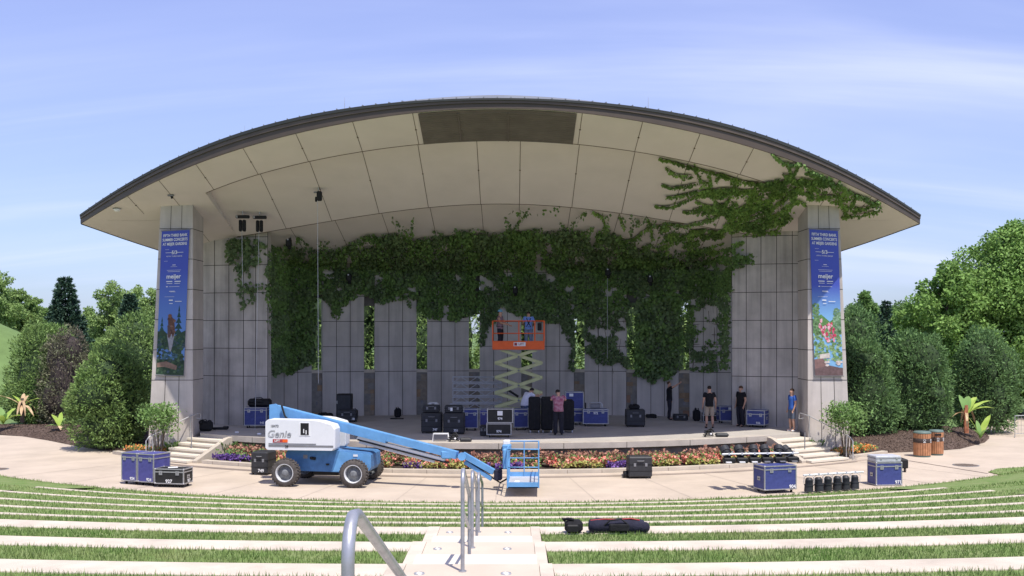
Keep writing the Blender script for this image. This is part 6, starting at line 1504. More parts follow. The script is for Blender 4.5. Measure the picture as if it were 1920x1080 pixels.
MB().rbox(lerp(f0, f3, .45) + Vector((-.10, 0, .75)), (.12, .30, .62), .03).build('rotator_post', M['blue'], bs); MB().tube([lerp(f0, f3, .5) + Vector((-.2, 0, 1.1)), lerp(f0, f3, .5) + Vector((-.27, 0, .8)), lerp(f0, f3, .5) + Vector((-.15, 0, .55))], .018, 6).build('hose', M['black'], bs)
MB().rbox(lerp(f0, f1, .12) + Vector((0.12, .5, .1)), (.16, .2, .1), .02).build('foot_switch', M['paper'], bs)

# ------------------------------------------------------------------ orange scissor lift on the stage
sc = thing('scissor_lift', 'orange scissor lift raised on pale yellow green crossed arms, two men on it', 'scissor lift', ((972 - 960) * 47 / 2000., 47, SZ))
o0 = Vector(sc.location); zb = P(0, 656, 47).z - SZ; zt_ = P(0, 641, 47).z - SZ; hw = 1.13; dp = .75
MB().rbox((0, 0, .30), (1.9, dp, .36), .04).build('chassis', M['olive'], sc)
for sx in (-.7, .7):
    for sy in (-.3, .3): MB().cyl((sx, sy - .05, .16), (sx, sy + .05, .16), .16, n=16).build('wheel', M['rubber'], sc)
nodes = [P(0, v, 47).z - SZ for v in (776, 749.5, 721, 693.5, 667)]
zs = [.48] + [P(0, v, 47).z - SZ for v in (763, 736.5, 707.7, 680.5)] + [zb]
xl, xr_ = -.98, 1.0
def arm(p, q, y, t=.055):
    b = MB(); d = (q - p); L = d.length; a = math.atan2(d.z, d.x); b.box((p + q) / 2, (L + .1, t, .135), Matrix.Rotation(-a, 3, 'Y')); return b
for k in range(5):
    z0, z1 = zs[k], zs[k + 1]; s = 1.0
    for j, y in enumerate((-dp / 2 + .08, dp / 2 - .08)):
        last = (k == 4); first = (k == 0)
        x0, x1 = (xl, xr_); 
        if last: arm(Vector((xl, y, z0)), Vector((xr_ - .25, y, z1)), y).build('scissor_arm', M['olive'], sc); arm(Vector((xr_, y + .06, z0)), Vector((xl + .25, y + .06, z1)), y).build('scissor_arm', M['olive'], sc)
        else: arm(Vector((xl, y, z0)), Vector((xr_, y, z1)), y).build('scissor_arm', M['olive'], sc); arm(Vector((xr_, y + .06, z0)), Vector((xl, y + .06, z1)), y).build('scissor_arm', M['olive'], sc)
for k in range(1, 5):
    for x in (xl, xr_): MB().cyl((x, -dp / 2, zs[k]), (x, dp / 2, zs[k]), .04, n=8).build('cross_tube', M['olive'], sc)
for k in range(5): MB().cyl((0.01, -dp / 2 + .02, (zs[k] + zs[k + 1]) / 2), (.01, dp / 2, (zs[k] + zs[k + 1]) / 2), .045, n=8).build('pin', M['grey'], sc)
MB().cyl((-.5, 0, zs[2] + .15), (.0, 0, zs[1] + .45), .05, n=8).build('ram', M['black'], sc)
MB().box((0, 0, zb + .02), (2 * hw, dp, .05)).build('platform', M['grey'], sc)
b = MB()
for y in (-dp / 2, dp / 2): b.box((0, y, (zb + zt_) / 2 + .03), (2 * hw, .03, zt_ - zb + .02))
for x in (-hw, hw): b.box((x, 0, (zb + zt_) / 2 + .03), (.03, dp - .035, zt_ - zb + .02))
tb = b.build('toe_board', M['orange'], sc)
MB().box((.05, -dp / 2 - .018, (zb + zt_) / 2 + .08), (.52, .006, .17)).build('decal', M['decal'], tb); MB().box((-.12, -dp / 2 - .022, (zb + zt_) / 2 + .08), (.12, .006, .12)).build('decal', M['red'], tb)
text_obj('lettering', 'JLG', .13, M['red'], tb, (.12, -dp / 2 - .024, (zb + zt_) / 2 + .08), (math.pi / 2, 0, 0)) if False else text_obj('lettering', 'LIFT', .13, M['red'], tb, (.12, -dp / 2 - .024, (zb + zt_) / 2 + .08), (math.pi / 2, 0, 0), bold=.002)
text_obj('lettering', '2646', .10, M['dkbrown'], tb, (-.6, -dp / 2 - .02, (zb + zt_) / 2 - .03), (math.pi / 2, 0, 0)) if False else None
zr = P(0, 602, 47).z - SZ; zm = P(0, 625, 47).z - SZ
b = MB(); 
for z in (zr, zm): b.tube([(-hw, -dp / 2, z), (hw, -dp / 2, z), (hw, dp / 2, z), (-hw, dp / 2, z)], .024, 6, closed=True)
b.build('guard_rail', M['orange'], sc)
for x in (-hw, .02, .72, hw):
    for y in (-dp / 2, dp / 2): MB().box((x, y, (zt_ + zr) / 2), (.045, .045, zr - zt_)).build('post', M['orange'], sc)
MB().rbox((.93, -.1, zr - .25), (.18, .16, .34), .03).build('control_box', M['black'], sc)

# ------------------------------------------------------------------ stacked truss behind the cases
Yt = 49.0
dl = thing('dolly', 'low dark dolly under the stack of trusses', 'dolly', ((895 - 960) * Yt / 2000., Yt, SZ)); MB().box((0, 0, .36), (2.2, .5, .12)).build('deck', M['grey'], dl)
for sx in (-.9, .9):
    for sy in (-.18, .18): MB().cyl((sx - .02, sy, .15), (sx + .02, sy, .15), .15, n=12).build('wheel', M['black'], dl)
def truss_proto(L=2.25, s=.27):
    t = thing('truss', '', 'truss', (0, 0, 0), 0, 'aluminium trusses stacked on the stage')
    for y in (0, s):
        for z in (.03, s): MB().cyl((-L / 2, y, z), (L / 2, y, z), .024, n=8).build('chord', M['alu_dull'], t)
    b = MB(); n = 6
    for y in (0, s):
        for i in range(n): x0 = -L / 2 + L * i / n; x1 = x0 + L / n; z0, z1 = (.03, s) if i % 2 == 0 else (s, .03); b.tube([(x0, y, z0), (x1, y, z1)], .013, 5)
    b.build('lattice', M['alu_dull'], t)
    b = MB()
    for x in (-L / 2, L / 2): b.tube([(x, 0, .03), (x, 0, s), (x, s, s), (x, s, .03)], .02, 5, closed=True)
    b.build('end_frame', M['alu_dull'], t); return t
tp = truss_proto(); labs = ['bottom truss of the stack, reaching furthest to the left', 'second truss from the bottom of the stack', 'middle truss of the stack', 'second truss from the top of the stack', 'topmost silver truss of the stack beside the scissor lift']
ztop = P(0, 706, Yt).z
for k in range(5):
    t = tp if k == 0 else copy_tree(tp); z = ztop - .31 * (5 - k) + .02; x = (895 - 960) * Yt / 2000. - (.11 if k == 0 else 0); t.location = (x, Yt - .1, z); t['label'] = labs[k]
dl.location.z = SZ; 
for ch in [o for o in COL.objects if o.parent is dl]:
    if ch.name.startswith('deck'): ch.location.z = (ztop - 1.55 - SZ) - .42
b = MB(); 
for sx in (-.8, .8): b.box((sx, 0, .42), (.08, .4, .12))
b.build('riser', M['grey'], dl)

# ------------------------------------------------------------------ gear on the stage
def SG(u, v): p = G(u, v, SZ); return p.x, p.y
def sfc(label, u0, u1, vt, vb_, d=.6, rz=0, m='blue_case', **k):
    q = px_case(u0, u1, vt, vb_, SZ); return flight_case(label, q['x'], q['y'], SZ, q['w'], d, q['h'], rz, m, **k)
sfc('blue case numbered 945 with black bundles on top, left end of the stage', 457, 500, 764, 803, .6, 0, 'blue_case', texts=[('945', 'F', .6, .15, .12)], lid=.85, group='blue cases on the stage')
def lump(name, label, cat, u0, u1, vt, vb_, z0, m='cloth_black', Y=None, seed=1, parts=3, d=.4, strap=True):
    Y = Y or (CAMZ - z0) * 2000. / (vb_ - 620); s = 2000. / Y; x = ((u0 + u1) / 2 - 960) / s; w = (u1 - u0) / s; h = (vb_ - vt) / s; r = random.Random(seed)
    t = thing(name, label, cat, (x, Y, z0)); b = MB()
    b.rbox((0, d / 2, h * .42), (w * .9, d, h * .84), min(h, w, d) * .22); b.build('body', M[m], t)
    for k in range(parts): c = MB(); c.ball((w * r.uniform(-.3, .3), d * r.uniform(.05, .5), h * r.uniform(.4, .8)), (w * r.uniform(.14, .22), d * .3, h * r.uniform(.16, .24)), 8); c.build('pocket', M[m], t)
    if strap: MB().tube([(-w * .3, 0, h * .5), (-w * .15, -.05, h * .95), (w * .1, -.03, h), (w * .32, 0, h * .55)], .018, 5).build('strap', M['black'], t)
    return t
z945 = SZ + (803 - 764) * (CAMZ - SZ) / (803 - 620)
lump('cable_bundle', 'heap of black cable bundles on top of the blue case 945', 'cables', 461, 509, 746, 764, z945, 'black', Y=44.9, seed=2, parts=5)
lump('helmet_bag', 'round black and silver bag standing at the left tower', 'bag', 370, 397, 786, 809, SZ, 'black', seed=3, parts=4)
MBr = thing('coiled_cable', 'low black coil of cable on the stage floor beside the round bag', 'cable', (*SG(412, 806), SZ)); MB().tube([(.3 * math.cos(a) * (1 + .1 * math.sin(3 * a)), .2 * math.sin(a), .03 + .02 * (a / 6.28)) for a in np.arange(0, 18.8, .5)], .022, 6).build('coil', M['black'], MBr); MB().rbox((.25, 0, .09), (.22, .2, .12), .03).build('plug_box', M['black'], MBr)
lump('black_pile', 'low dark pile of fabric left of the tall black speaker', 'fabric', 592, 624, 773, 786, SZ, seed=4, parts=4)
t = plastic_case('black trunk numbered 18 beneath the tall black speaker', *SG(650, 792), SZ, .82, .6, .55, 0, texts=[('18', .7, .2, .14)])
x, y = SG(650, 792); t = thing('speaker_box', 'tall black speaker box standing behind the black trunk', 'speaker', (x - .24, y + .65, SZ)); MB().rbox((0, .3, .62), (.68, .55, 1.2), .03).build('cabinet', M['black'], t); MB().box((0, .02, .62), (.60, .012, 1.08)).build('grille', M['plastic'], t)
MB().box((-.3, 0.01, .85), (.04, .01, .14)).build('label_strip', M['alu'], t)
lump('backpack', 'black backpack leaning on the right side of the tall speaker', 'bag', 660, 670, 759, 779, SZ, Y=49.4, seed=5)
plastic_case('small flat black box on the floor before the third rear pier', *SG(722, 778), SZ, .56, .35, .22, 0, wheels=False)
lump('backpack', 'black backpack on a flat base in the middle of the third rear pier', 'bag', 738, 752, 763, 783, SZ, seed=6); 
x, y = SG(744, 786); t = thing('mat', 'thin dark mat in front of the backpack', 'mat', (x, y, SZ)); MB().rbox((0, .1, .02), (.62, .25, .035), .01).build('mat', M['cloth_black'], t)
lump('backpack', 'slumped black and tan bag near the rear wall, right of the mat', 'bag', 763, 785, 761, 777, SZ, seed=7, parts=4)
x, y = SG(812, 786); t = thing('white_seat', 'rounded white and blue seat behind the black case numbered 747', 'seat', (x, y, SZ)); MB().rbox((0, .2, .64), (.52, .38, .26), .09).build('seat', M['paper'], t); MB().rbox((.05, .2, .30), (.42, .36, .42), .06).build('base', M['blue_case2'], t); MB().box((0, .0, .70), (.14, .01, .05)).build('slot', M['grey'], t)
plastic_case('black case numbered 747, leftmost of the middle cases', *SG(809, 813), SZ, .82, .6, .82, 0, texts=[('747', .35, .14, .12)]); x, y = SG(809, 813)
plastic_case('smaller black box on top of the case numbered 747', x - .02, y + .1, SZ + .822, .66, .45, .30, 0, wheels=False)
plastic_case('black case numbered 751 behind the coiled gear at the stage edge', *SG(851, 815), SZ, .84, .6, .84, 0, texts=[('751', .2, .14, .12)]); x, y = SG(851, 815)
plastic_case('smaller black box on top of the case 751 with a white tag', x - .02, y + .1, SZ + .842, .70, .45, .30, 0, wheels=False); tg = MB().box((0, 0, .06), (.09, .006, .13)).build('paper_tag', M['paper'], None, (x - .1, y + .085, SZ + .93)); tag(tg, 'white tag hanging on the black box above case 751', 'tag')
sfc('blue case with a dark lid, left of the silver edged black cases', 869, 896, 767, 808, .6, 0, 'blue_case', lid=.78, group='blue cases on the stage', handles=False)
sfc('blue case partly hidden directly behind the silver edged black cases', 899, 935, 768, 803, .6, 0, 'blue_case2', lid=.8, group='blue cases on the stage')
sfc('blue case standing left of the tall black wardrobe cases', 963, 991, 767, 807, .6, 0, 'blue_case', lid=.78, group='blue cases on the stage', handles=False)
q = px_case(912, 959, 794, 821, SZ); flight_case('lower black case numbered 974 with silver edges', q['x'], q['y'], SZ, q['w'], .6, q['h'], 0, 'black_case', texts=[('974', 'F', .0, .3, .13)], seam=False, latches=0)
flight_case('upper black case with a white paper label, on the case numbered 974', q['x'] + .04, q['y'] + .02, SZ + q['h'] + .003, q['w'] + .04, .56, .56, R(-2), 'black_case', texts=[('974', 'F', .0, .30, .12)], paper=(0, .68, .2, .17), casters=False, seam=False, latches=0)
plastic_case('small black box left of the silver edged black cases', *SG(906, 818), SZ, .26, .4, .42, 0, wheels=False)
def wardrobe(label, u0, u1, vt, vb_):
    q = px_case(u0, u1, vt, vb_, SZ); t = thing('wardrobe_case', label, 'case', (q['x'], q['y'], SZ), 0, 'tall black soft cases'); h = q['h']; w = q['w']
    MB().rbox((0, .3, .10 + (h - .10) / 2), (w - .01, .6, h - .10), .06).build('body', M['cloth_black'], t); MB().box((0, -.004, h * .5), (.012, .008, h * .7)).build('zip', M['black'], t)
    for sx in (-1, 1):
        for yy in (.08, .5): MB().cyl((sx * (w / 2 - .08) - .02, yy, .055), (sx * (w / 2 - .08) + .02, yy, .055), .055, n=10).build('wheel', M['alu_dull'], t)
wardrobe('tall black wardrobe case, left one, next to the bending man', 991, 1014, 745, 812); wardrobe('tall black wardrobe case, middle one, left of the pink shirt', 1014.5, 1037, 745, 812); wardrobe('tall black wardrobe case, right one, half behind the pink shirt', 1053, 1077, 750, 812)
q = px_case(1060, 1093, 768, 797, SZ); flight_case('small blue case right of the wardrobe cases, carrying the larger dark one', q['x'], q['y'], SZ, q['w'], .6, q['h'], 0, 'blue_case', latches=1, group='blue cases on the stage')
flight_case('dark blue case with a white label, stacked behind the man in pink', q['x'] + .02, q['y'] + .02, SZ + q['h'] + .003, .80, .55, .76, 0, 'blue_case', casters=False, paper=(-.35, .82, .17, .12), seam=False, latches=0, group='blue cases on the stage')
q = px_case(1093, 1141, 767, 800, SZ); flight_case('wide blue case numbered 972 with a metal frame on its lid', q['x'], q['y'], SZ, q['w'], .6, q['h'], 0, 'blue_case', texts=[('972', 'F', 0, .72, .13)], lid=.86, group='blue cases on the stage')
t = thing('open_rack', 'small open metal frame standing on the blue case numbered 972', 'frame', (q['x'] - .0, q['y'] + .2, SZ + q['h'])); b = MB(); b.tube([(-.28, 0, .02), (-.28, 0, .2), (-.22, 0, .26), (.22, 0, .26), (.28, 0, .2), (.28, 0, .02)], .03, 6); b.build('frame', M['alu'], t); MB().rbox((0, .05, .12), (.42, .1, .18), .02).build('pad', M['grey'], t); MB().cyl((-.42, 0, 0), (-.42, 0, .26), .03, n=8).build('bottle', M['black'], t)
plastic_case('black trunk standing alone on the stage, bag on top', *SG(1192, 801), SZ, .80, .6, .74, 0)
x, y = SG(1192, 801); lump('shoulder_bag', 'slack black bag lying on the lone black trunk', 'bag', 1179, 1201, 759, 769, SZ + .745, Y=y + .15, seed=8, parts=3)
lump('black_pile', 'low black cables near the rear wall left of the pointing man', 'cables', 1211, 1233, 776, 784, SZ, 'black', seed=9)
plastic_case('low black case at the feet of the pointing man', *SG(1277, 789), SZ, .64, .4, .30, 0, wheels=False)
lump('backpack', 'upright black backpack left of the man in shorts', 'bag', 1300, 1315, 765, 790, SZ, seed=10)
sfc('small dark box just behind the legs of the man in shorts', 1318, 1346, 774, 792, .4, 0, 'black_case', casters=False, latches=0, handles=False, texts=())
sfc('dark blue case left of the person in dark clothes', 1349, 1384, 762, 794, .6, R(4), 'blue_case', paper=(.1, .85, .12, .1), group='blue cases on the stage')
sfc('blue case set cornerwise right of the person in dark clothes', 1399, 1434, 769, 802, .7, R(-28), 'blue_case', group='blue cases on the stage', texts=[('936', 'F', .3, .15, .12)])
t = thing('metal_stool', 'small silver frame stand on the sunlit stage edge', 'stand', (*SG(826, 828), SZ)); b = MB()
for yy in (0, .28): b.tube([(-.29, yy, 0), (-.27, yy, .28), (.27, yy, .28), (.29, yy, 0)], .018, 6)
b.build('frame', M['paper'], t); MB().box((0, .14, .285), (.52, .28, .03)).build('top', M['alu_dull'], t)
def gearpile(label, u, v, w, seed):
    x, y = SG(u, v); r = random.Random(seed); t = thing('gear_pile', label, 'cables', (x, y, SZ))
    MB().tube([(-w * .3 + .2 * math.cos(a) * (1 - .02 * a), .15 + .12 * math.sin(a), .04 + .012 * a) for a in np.arange(0, 20, .6)], .024, 5).build('coil', M['black'], t)
    b = MB(); b.rbox((w * .22, .15, .08), (w * .5, .3, .14), .05); b.build('bag', M['plastic'], t)
    MB().tube([(-w * .45, .1, 0), (-w * .32, .1, .26), (-w * .2, .12, .34), (-w * .08, .1, .2)], .03, 6).build('strap', M['black'], t); MB().ball((-w * .22, .06, .12), .05, 8).build('connector', M['paper'], t)
gearpile('black coiled gear and a flat grey bag on the sunlit stage edge', 863, 829, .9, 1); gearpile('dark pile of camera gear on the stage edge before the man in shorts', 1344, 820, 1.0, 2)
for (u, v, lab) in ((444, 812, 'crumpled white paper cup lying on the stage edge at the left'), (486, 815, 'flat white scrap lying on the stage edge near the lift')):
    x, y = SG(u, v); o = MB().rbox((0, 0, .03), (.16, .1, .06), .02).build('litter', M['paper'], None, (x, y, SZ)); tag(o, lab, 'litter')

# ------------------------------------------------------------------ people
def skin_mesh(name, verts, edges, radii, m, parent, sub=1):
    me = bpy.data.meshes.new(name); me.from_pydata([tuple(v) for v in verts], edges, []); o = bpy.data.objects.new('tmp_' + name, me); COL.objects.link(o)
    md = o.modifiers.new('skin', 'SKIN'); md.use_smooth_shade = True; md.branch_smoothing = .5
    if not me.skin_vertices: 
        me.attributes
    lay = me.skin_vertices[0] if len(me.skin_vertices) else None
    for i, r in enumerate(radii):
        lay.data[i].radius = r if isinstance(r, tuple) else (r, r); lay.data[i].use_root = (i == 0)
    s = o.modifiers.new('sub', 'SUBSURF'); s.levels = sub; s.render_levels = sub
    bpy.context.view_layer.update(); ev = o.evaluated_get(bpy.context.evaluated_depsgraph_get()); nm = bpy.data.meshes.new_from_object(ev)
    bpy.data.objects.remove(o); nm.name = name; nm.materials.clear(); nm.materials.append(m)
    for p in nm.polygons: p.use_smooth = True
    q = bpy.data.objects.new(name, nm); COL.objects.link(q); q.parent = parent; return q
def person(label, loc, rz, J, top, legs, shoe, hairm, shorts=False, sleeve=.55, height=1.75, hat=None, girth=1.0, hairlen=0, extras=None):
    """J overrides joints of a standing figure that faces -y"""
    t = thing('person', label, 'person', loc, rz); k = height / 1.75
    D = dict(pel=(0, 0, .94), wai=(0, 0, 1.10), che=(0, .01, 1.30), nek=(0, .02, 1.47), hed=(0, 0, 1.57), hd2=(0, -.005, 1.65), crn=(0, 0, 1.70),
             shL=(-.17, .01, 1.42), shR=(.17, .01, 1.42), elL=(-.25, .03, 1.15), elR=(.25, .03, 1.15), wrL=(-.26, -.05, .92), wrR=(.26, -.05, .92),
             hiL=(-.09, 0, .90), hiR=(.09, 0, .90), knL=(-.11, -.02, .50), knR=(.11, -.02, .50), anL=(-.12, .02, .09), anR=(.12, .02, .09), toL=(-.14, -.15, .03), toR=(.14, -.15, .03))
    D.update(J); D = {a: Vector(b) * k for a, b in D.items()}; g = girth * k
    names = list(D.keys()); V = []; E = []; Rr = []; ix = {}
    def v(n, p, r): ix[n] = len(V); V.append(Vector(p)); Rr.append(tuple(a * 1.0 for a in r) if isinstance(r, tuple) else (r, r)); return ix[n]
    def e(a, b): E.append((ix[a], ix[b]))
    v('pel', D['pel'], (.125 * g, .10 * g)); v('wai', D['wai'], (.115 * g, .095 * g)); v('che', D['che'], (.135 * g, .105 * g)); v('nek', D['nek'], .064 * k); v('hed', D['hed'], (.080 * k, .092 * k)); v('hd2', D['hd2'], (.088 * k, .102 * k)); v('crn', D['crn'], (.058 * k, .068 * k))
    for a, b in (('pel', 'wai'), ('wai', 'che'), ('che', 'nek'), ('nek', 'hed'), ('hed', 'hd2'), ('hd2', 'crn')): e(a, b)
    fd = (D['hed'] - D['nek']).cross(Vector((1, 0, 0))).normalized(); hdup = (D['hd2'] - D['hed']).normalized()
    fwd = Vector((0, -1, 0)); fwd = (fwd - hdup * fwd.dot(hdup)).normalized()
    if 'face' in J: fwd = Vector(J['face']).normalized()
    D.pop('face', None)
    v('nose', D['hd2'] + fwd * .102 * k - hdup * .03 * k, .014 * k); e('hd2', 'nose')
    for S, sx in (('L', -1), ('R', 1)):
        v('sh' + S, D['sh' + S], .066 * g); v('el' + S, D['el' + S], .050 * k); v('wr' + S, D['wr' + S], .034 * k); e('che', 'sh' + S); e('sh' + S, 'el' + S); e('el' + S, 'wr' + S)
        hd_ = (D['wr' + S] - D['el' + S]).normalized(); pal = D['wr' + S] + hd_ * .075 * k; v('pa' + S, pal, (.032 * k, .018 * k)); e('wr' + S, 'pa' + S)
        side = hd_.cross(Vector((1, 0, 0))); side = side.normalized() if side.length > .1 else Vector((0, 1, 0)); curl = hd_.cross(side).normalized() * (-sx)
        for f, (off, L) in enumerate(((-.026, .068), (-.009, .078), (.009, .074), (.026, .058))):
            p1 = pal + hd_ * .03 * k + side * off * k; p2 = p1 + (hd_ * .9 + curl * .25) * L * .55 * k; p3 = p2 + (hd_ * .7 + curl * .6) * L * .5 * k
            v('f%d1' % f + S, p1, .010 * k); v('f%d2' % f + S, p2, .009 * k); v('f%d3' % f + S, p3, .007 * k); e('pa' + S, 'f%d1' % f + S); e('f%d1' % f + S, 'f%d2' % f + S); e('f%d2' % f + S, 'f%d3' % f + S)
        tb_ = D['wr' + S] + hd_ * .04 * k - side * .03 * k; v('t1' + S, tb_, .012 * k); v('t2' + S, tb_ + (hd_ * .6 - side * .7) * .045 * k, .010 * k); e('wr' + S, 't1' + S); e('t1' + S, 't2' + S)
        v('hi' + S, D['hi' + S], .088 * g); v('kn' + S, D['kn' + S], .056 * k); cf = D['kn' + S].lerp(D['an' + S], .3) + Vector((0, .012, 0)); v('cf' + S, cf, .068 * k); v('an' + S, D['an' + S], .044 * k); v('to' + S, D['to' + S], (.036 * k, .026 * k))
        e('pel', 'hi' + S); e('hi' + S, 'kn' + S); e('kn' + S, 'cf' + S); e('cf' + S, 'an' + S); e('an' + S, 'to' + S)
        v('ear' + S, D['hd2'] + Vector((sx * .082 * k, 0, -.015 * k)), .014 * k); e('hd2', 'ear' + S)
    body = skin_mesh('body', V, E, Rr, M['skin'], t, 1)
    # eyes, mouth line as small clothing-scale parts of the face are below a pixel here; hair over the crown
    b = MB(); c = D['hd2'] + hdup * .018 * k - fwd * .012 * k
    b.ball(c, (.087 * k, .100 * k, .088 * k), 14)
    kept = [f for f in b.f if sum(((Vector(b.v[i]) - c).dot(hdup) * 1.0 - (Vector(b.v[i]) - c).dot(fwd) * .9) for i in f) / len(f) > -.015 * k - hairlen]
    b.s = [True] * len(kept); b.m = [0] * len(kept); b.f = kept; b.build('hair', M[hairm], t)
    if hat:
        h = MB(); h.ball(c + hdup * .03 * k, (.105 * k, .12 * k, .095 * k), 14); kept = [f for f in h.f if sum((Vector(h.v[i]) - c).dot(hdup) for i in f) / len(f) > .02 * k]; h.f = kept; h.s = [True] * len(kept); h.m = [0] * len(kept)
        h.cyl(c + hdup * .035 * k, c + hdup * .048 * k, .125 * k, .12 * k, 16); h.build('helmet', M[hat], t)
    def eloft(b, rings, n=14):
        vs = []
        for p, rx, ry, up_ in rings:
            up_ = Vector(up_).normalized(); xx = Vector((1, 0, 0)); xx = (xx - up_ * xx.dot(up_)).normalized(); yy = up_.cross(xx)
            for i in range(n):
                t_ = 2 * math.pi * i / n; cx_, sy_ = math.cos(t_), math.sin(t_); vs.append(p + xx * rx * abs(cx_) ** .8 * (1 if cx_ > 0 else -1) + yy * ry * abs(sy_) ** .8 * (1 if sy_ > 0 else -1))
        k_ = len(rings); b.add(vs, [(i * n + j, i * n + (j + 1) % n, (i + 1) * n + (j + 1) % n, (i + 1) * n + j) for i in range(k_ - 1) for j in range(n)] + [tuple(range(n))[::-1], tuple(range((k_ - 1) * n, k_ * n))], 0, True)
    u1 = D['wai'] - D['pel']; u2 = D['che'] - D['wai']; u3 = D['nek'] - D['che']; b = MB()
    eloft(b, [(D['pel'] - u1 * .30, .168 * g, .135 * g, u1), (D['pel'] + u1 * .2, .162 * g, .132 * g, u1), (D['wai'], .150 * g, .122 * g, u1 + u2), (D['che'] - u2 * .1, .175 * g, .128 * g, u2), (D['che'] + u3 * .35, .188 * g, .122 * g, u3), (D['che'] + u3 * .62, .165 * g, .10 * g, u3), (D['che'] + u3 * .85, .085 * g, .075 * g, u3), (D['nek'], .060 * k, .062 * k, u3)])
    for S in 'LR':
        q0 = D['sh' + S]; q1 = q0.lerp(D['el' + S], sleeve); inn = q0.lerp(D['che'] + u3 * .3, .35)
        b.tube([inn, q0 + Vector((0, 0, .005)), q0.lerp(q1, .5), q1], [.072 * g, .076 * g, .072 * g, .070 * g], 10)
    b.build('shirt', M[top], t)
    b = MB(); eloft(b, [(D['pel'] - u1 * .55, .155 * g, .125 * g, u1), (D['pel'] - u1 * .2, .165 * g, .134 * g, u1), (D['pel'] + u1 * .25, .150 * g, .122 * g, u1)])
    for S in 'LR':
        h_, kn, an = D['hi' + S], D['kn' + S], D['an' + S]
        if shorts: b.tube([h_ + Vector((0, 0, .02)), h_.lerp(kn, .4), h_.lerp(kn, .95)], [.105 * g, .100 * g, .090 * g], 10)
        else: b.tube([h_ + Vector((0, 0, .02)), h_.lerp(kn, .5), kn, kn.lerp(an, .45) + Vector((0, .01, 0)), an + Vector((0, 0, -.02))], [.105 * g, .098 * g, .078 * g, .074 * g, .066 * g], 10)
    b.build('shorts' if shorts else 'trousers', M[legs], t)
    def sub(nodes, edges, rad, nm, m):
        keys = [n for n, _ in nodes]; return skin_mesh(nm, [p for _, p in nodes], [(keys.index(a), keys.index(c_)) for a, c_ in edges], rad, M[m], t, 1)
    for S in 'LR':
        a, o_ = D['an' + S], D['to' + S]; bk_v = a + (a - o_).normalized() * .05 * k; bk_v.z = .035 * k + min(0, 0); zz = o_.z + .015
        sub([('a', Vector((a.x, a.y, a.z - .01))), ('h', Vector((a.x, a.y, a.z - .045 * k))), ('t', Vector((o_.x, o_.y, o_.z + .01)))], [('a', 'h'), ('h', 't')], [.046 * k, .048 * k, (.044 * k, .036 * k)], 'shoe', shoe)
        if shorts: sub([('a', a), ('b', a + Vector((0, 0, .13 * k)))], [('a', 'b')], [.044 * k, .048 * k], 'sock', shoe if shoe != 'paper' else 'paper')
    if extras: extras(t, D, k)
    return t
M['tee_black'] = mat('black tee', (.012, .012, .014), .95, .2, 8); M['tee_white'] = mat('white tee', (.62, .62, .70), .9, .06, 8); M['tee_blue'] = mat('blue tee', (.04, .12, .42), .9, .1, 8); M['shirt_blue'] = mat('light blue shirt', (.16, .27, .62), .9, .1, 8)
M['tie_dye'] = mat('pink patterned shirt', (.26, .06, .11), .9, 0, 9, col2=(.42, .24, .29)); M['khaki'] = mat('khaki', (.36, .29, .22), .9, .1, 8); M['jeans'] = mat('jeans', (.06, .085, .15), .9, .15, 9); M['jeans_l'] = mat('pale jeans', (.17, .22, .31), .9, .15, 9); M['dark_tr'] = mat('dark trousers', (.02, .02, .028), .9, .2, 8)
M['hair_b'] = mat('brown hair', (.09, .05, .03), .8, .2, 20); M['hair_d'] = mat('dark hair', (.025, .018, .015), .8, .2, 20); M['helmet'] = mat('pale blue helmet', (.16, .36, .50), .4); M['maroon_t'] = mat('dusky top', (.25, .16, .19), .9, .1, 8); M['denim_s'] = mat('denim shorts', (.10, .12, .16), .9, .1, 8)
PF = SZ + zb + .047
def harness(t, D, k):
    b = MB()
    for sx in (-1, 1): b.tube([D['che'] + Vector((sx * .09, .125, .10)), D['che'] + Vector((sx * .02, .14, -.08)), D['pel'] + Vector((-sx * .10, .125, .06))], .018, 5)
    b.tube([D['pel'] + Vector((.15 * math.cos(a), .125 * math.sin(a), .06)) for a in np.arange(0, 6.28, .5)], .02, 5, closed=True); b.build('harness', M['black'], t)
person('man in a pale blue helmet with a dark harness, left on the orange platform', ((938 - 960) * 47 / 2000., 46.95, PF), R(65), dict(elL=(-.22, -.12, 1.18), wrL=(-.16, -.36, 1.12), elR=(.23, -.10, 1.18), wrR=(.14, -.38, 1.08)), 'maroon_t', 'dark_tr', 'black', 'hair_d', hat='helmet', height=1.70, sleeve=.05, extras=harness)
person('man in a light blue shirt and pale jeans, seen from behind on the orange platform', ((991 - 960) * 47 / 2000., 46.95, PF), R(180), dict(elL=(-.26, -.05, 1.17), wrL=(-.20, -.28, 1.05), elR=(.26, -.05, 1.17), wrR=(.20, -.28, 1.05), hed=(0, -.06, 1.55), hd2=(0, -.10, 1.61), crn=(0, -.11, 1.66)), 'shirt_blue', 'jeans_l', 'black', 'hair_d', height=1.68, girth=1.08, extras=harness)
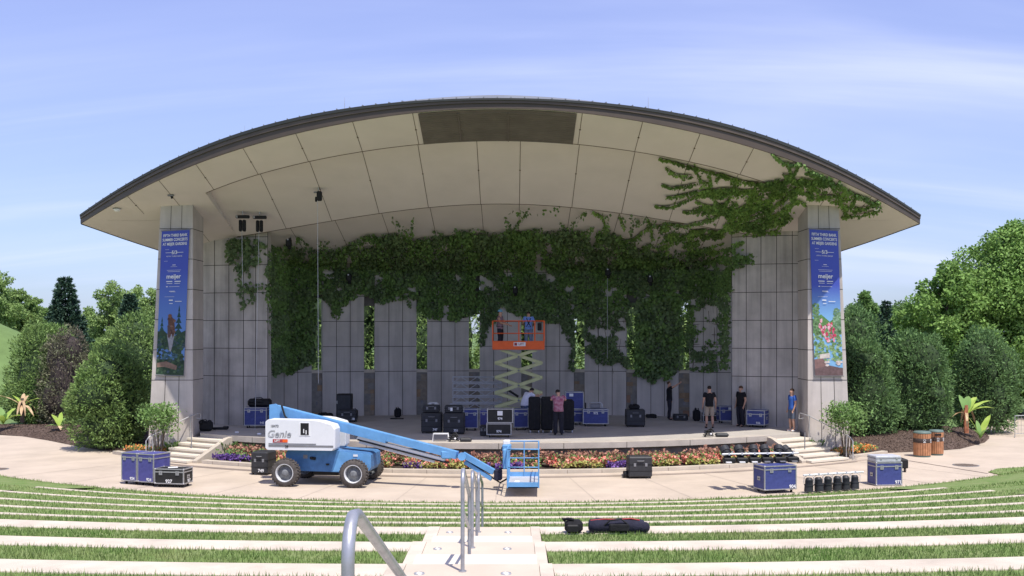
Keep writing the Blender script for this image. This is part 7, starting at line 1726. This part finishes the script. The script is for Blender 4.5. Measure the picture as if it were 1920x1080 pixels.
person('man in a white tee bending over the black wardrobe cases', ((984 - 960) * 44.2 / 2000., 44.4, SZ), R(125), dict(wai=(0, -.02, 1.10), che=(0, -.13, 1.27), nek=(0, -.24, 1.40), hed=(0, -.31, 1.45), hd2=(0, -.35, 1.50), crn=(0, -.36, 1.56), shL=(-.17, -.19, 1.36), shR=(.17, -.19, 1.36), elL=(-.20, -.42, 1.24), elR=(.20, -.40, 1.26), wrL=(-.14, -.62, 1.30), wrR=(.14, -.62, 1.30)), 'tee_white', 'jeans', 'black', 'hair_d', height=1.84, girth=1.08)
person('man in a pink patterned shirt and black trousers seen from behind', (*SG(1047, 816), SZ), R(180), dict(elL=(-.27, -.03, 1.32), wrL=(-.22, -.26, 1.34), elR=(.27, -.03, 1.32), wrR=(.22, -.26, 1.34), hed=(.0, -.05, 1.55), hd2=(0.02, -.09, 1.61), crn=(.02, -.10, 1.66), shL=(-.19, 0, 1.42), shR=(.19, 0, 1.42)), 'tie_dye', 'dark_tr', 'black', 'hair_d', height=1.82, girth=1.18)
person('man in black pointing up at the ivy with one raised arm', (*SG(1255, 787), SZ), R(80), dict(shL=(-.17, -.02, 1.44), elL=(-.20, -.22, 1.52), wrL=(-.22, -.42, 1.66), face=(0, -.9, .4), hed=(0, .0, 1.57), hd2=(0, .0, 1.65)), 'tee_black', 'dark_tr', 'black', 'hair_b', height=1.76, girth=1.02)
person('man in a black tee and khaki shorts standing with his back turned', (*SG(1330, 803), SZ), R(183), dict(elL=(-.25, .04, 1.16), wrL=(-.27, -.03, .92), knL=(-.12, -.01, .50), anL=(-.14, .02, .09), toL=(-.16, -.14, .03)), 'tee_black', 'khaki', 'black', 'hair_d', shorts=True, height=1.78, girth=1.05)
person('person in dark clothes with blond brown hair between two blue cases', (*SG(1389, 800), SZ), R(-60), dict(elR=(.24, .06, 1.14), wrR=(.26, -.06, .92)), 'tee_black', 'dark_tr', 'black', 'hair_b', height=1.74, girth=1.22, hairlen=.06)
person('youth in a blue tee leaning at the inner side of the right tower', (*SG(1485, 809), SZ), R(-70), dict(elL=(-.22, .03, 1.15), wrL=(-.20, -.06, .92), elR=(.22, .03, 1.14), wrR=(.20, -.06, .92)), 'tee_blue', 'denim_s', 'paper', 'hair_b', shorts=True, height=1.74, girth=.98)
print('objects', len(COL.objects))
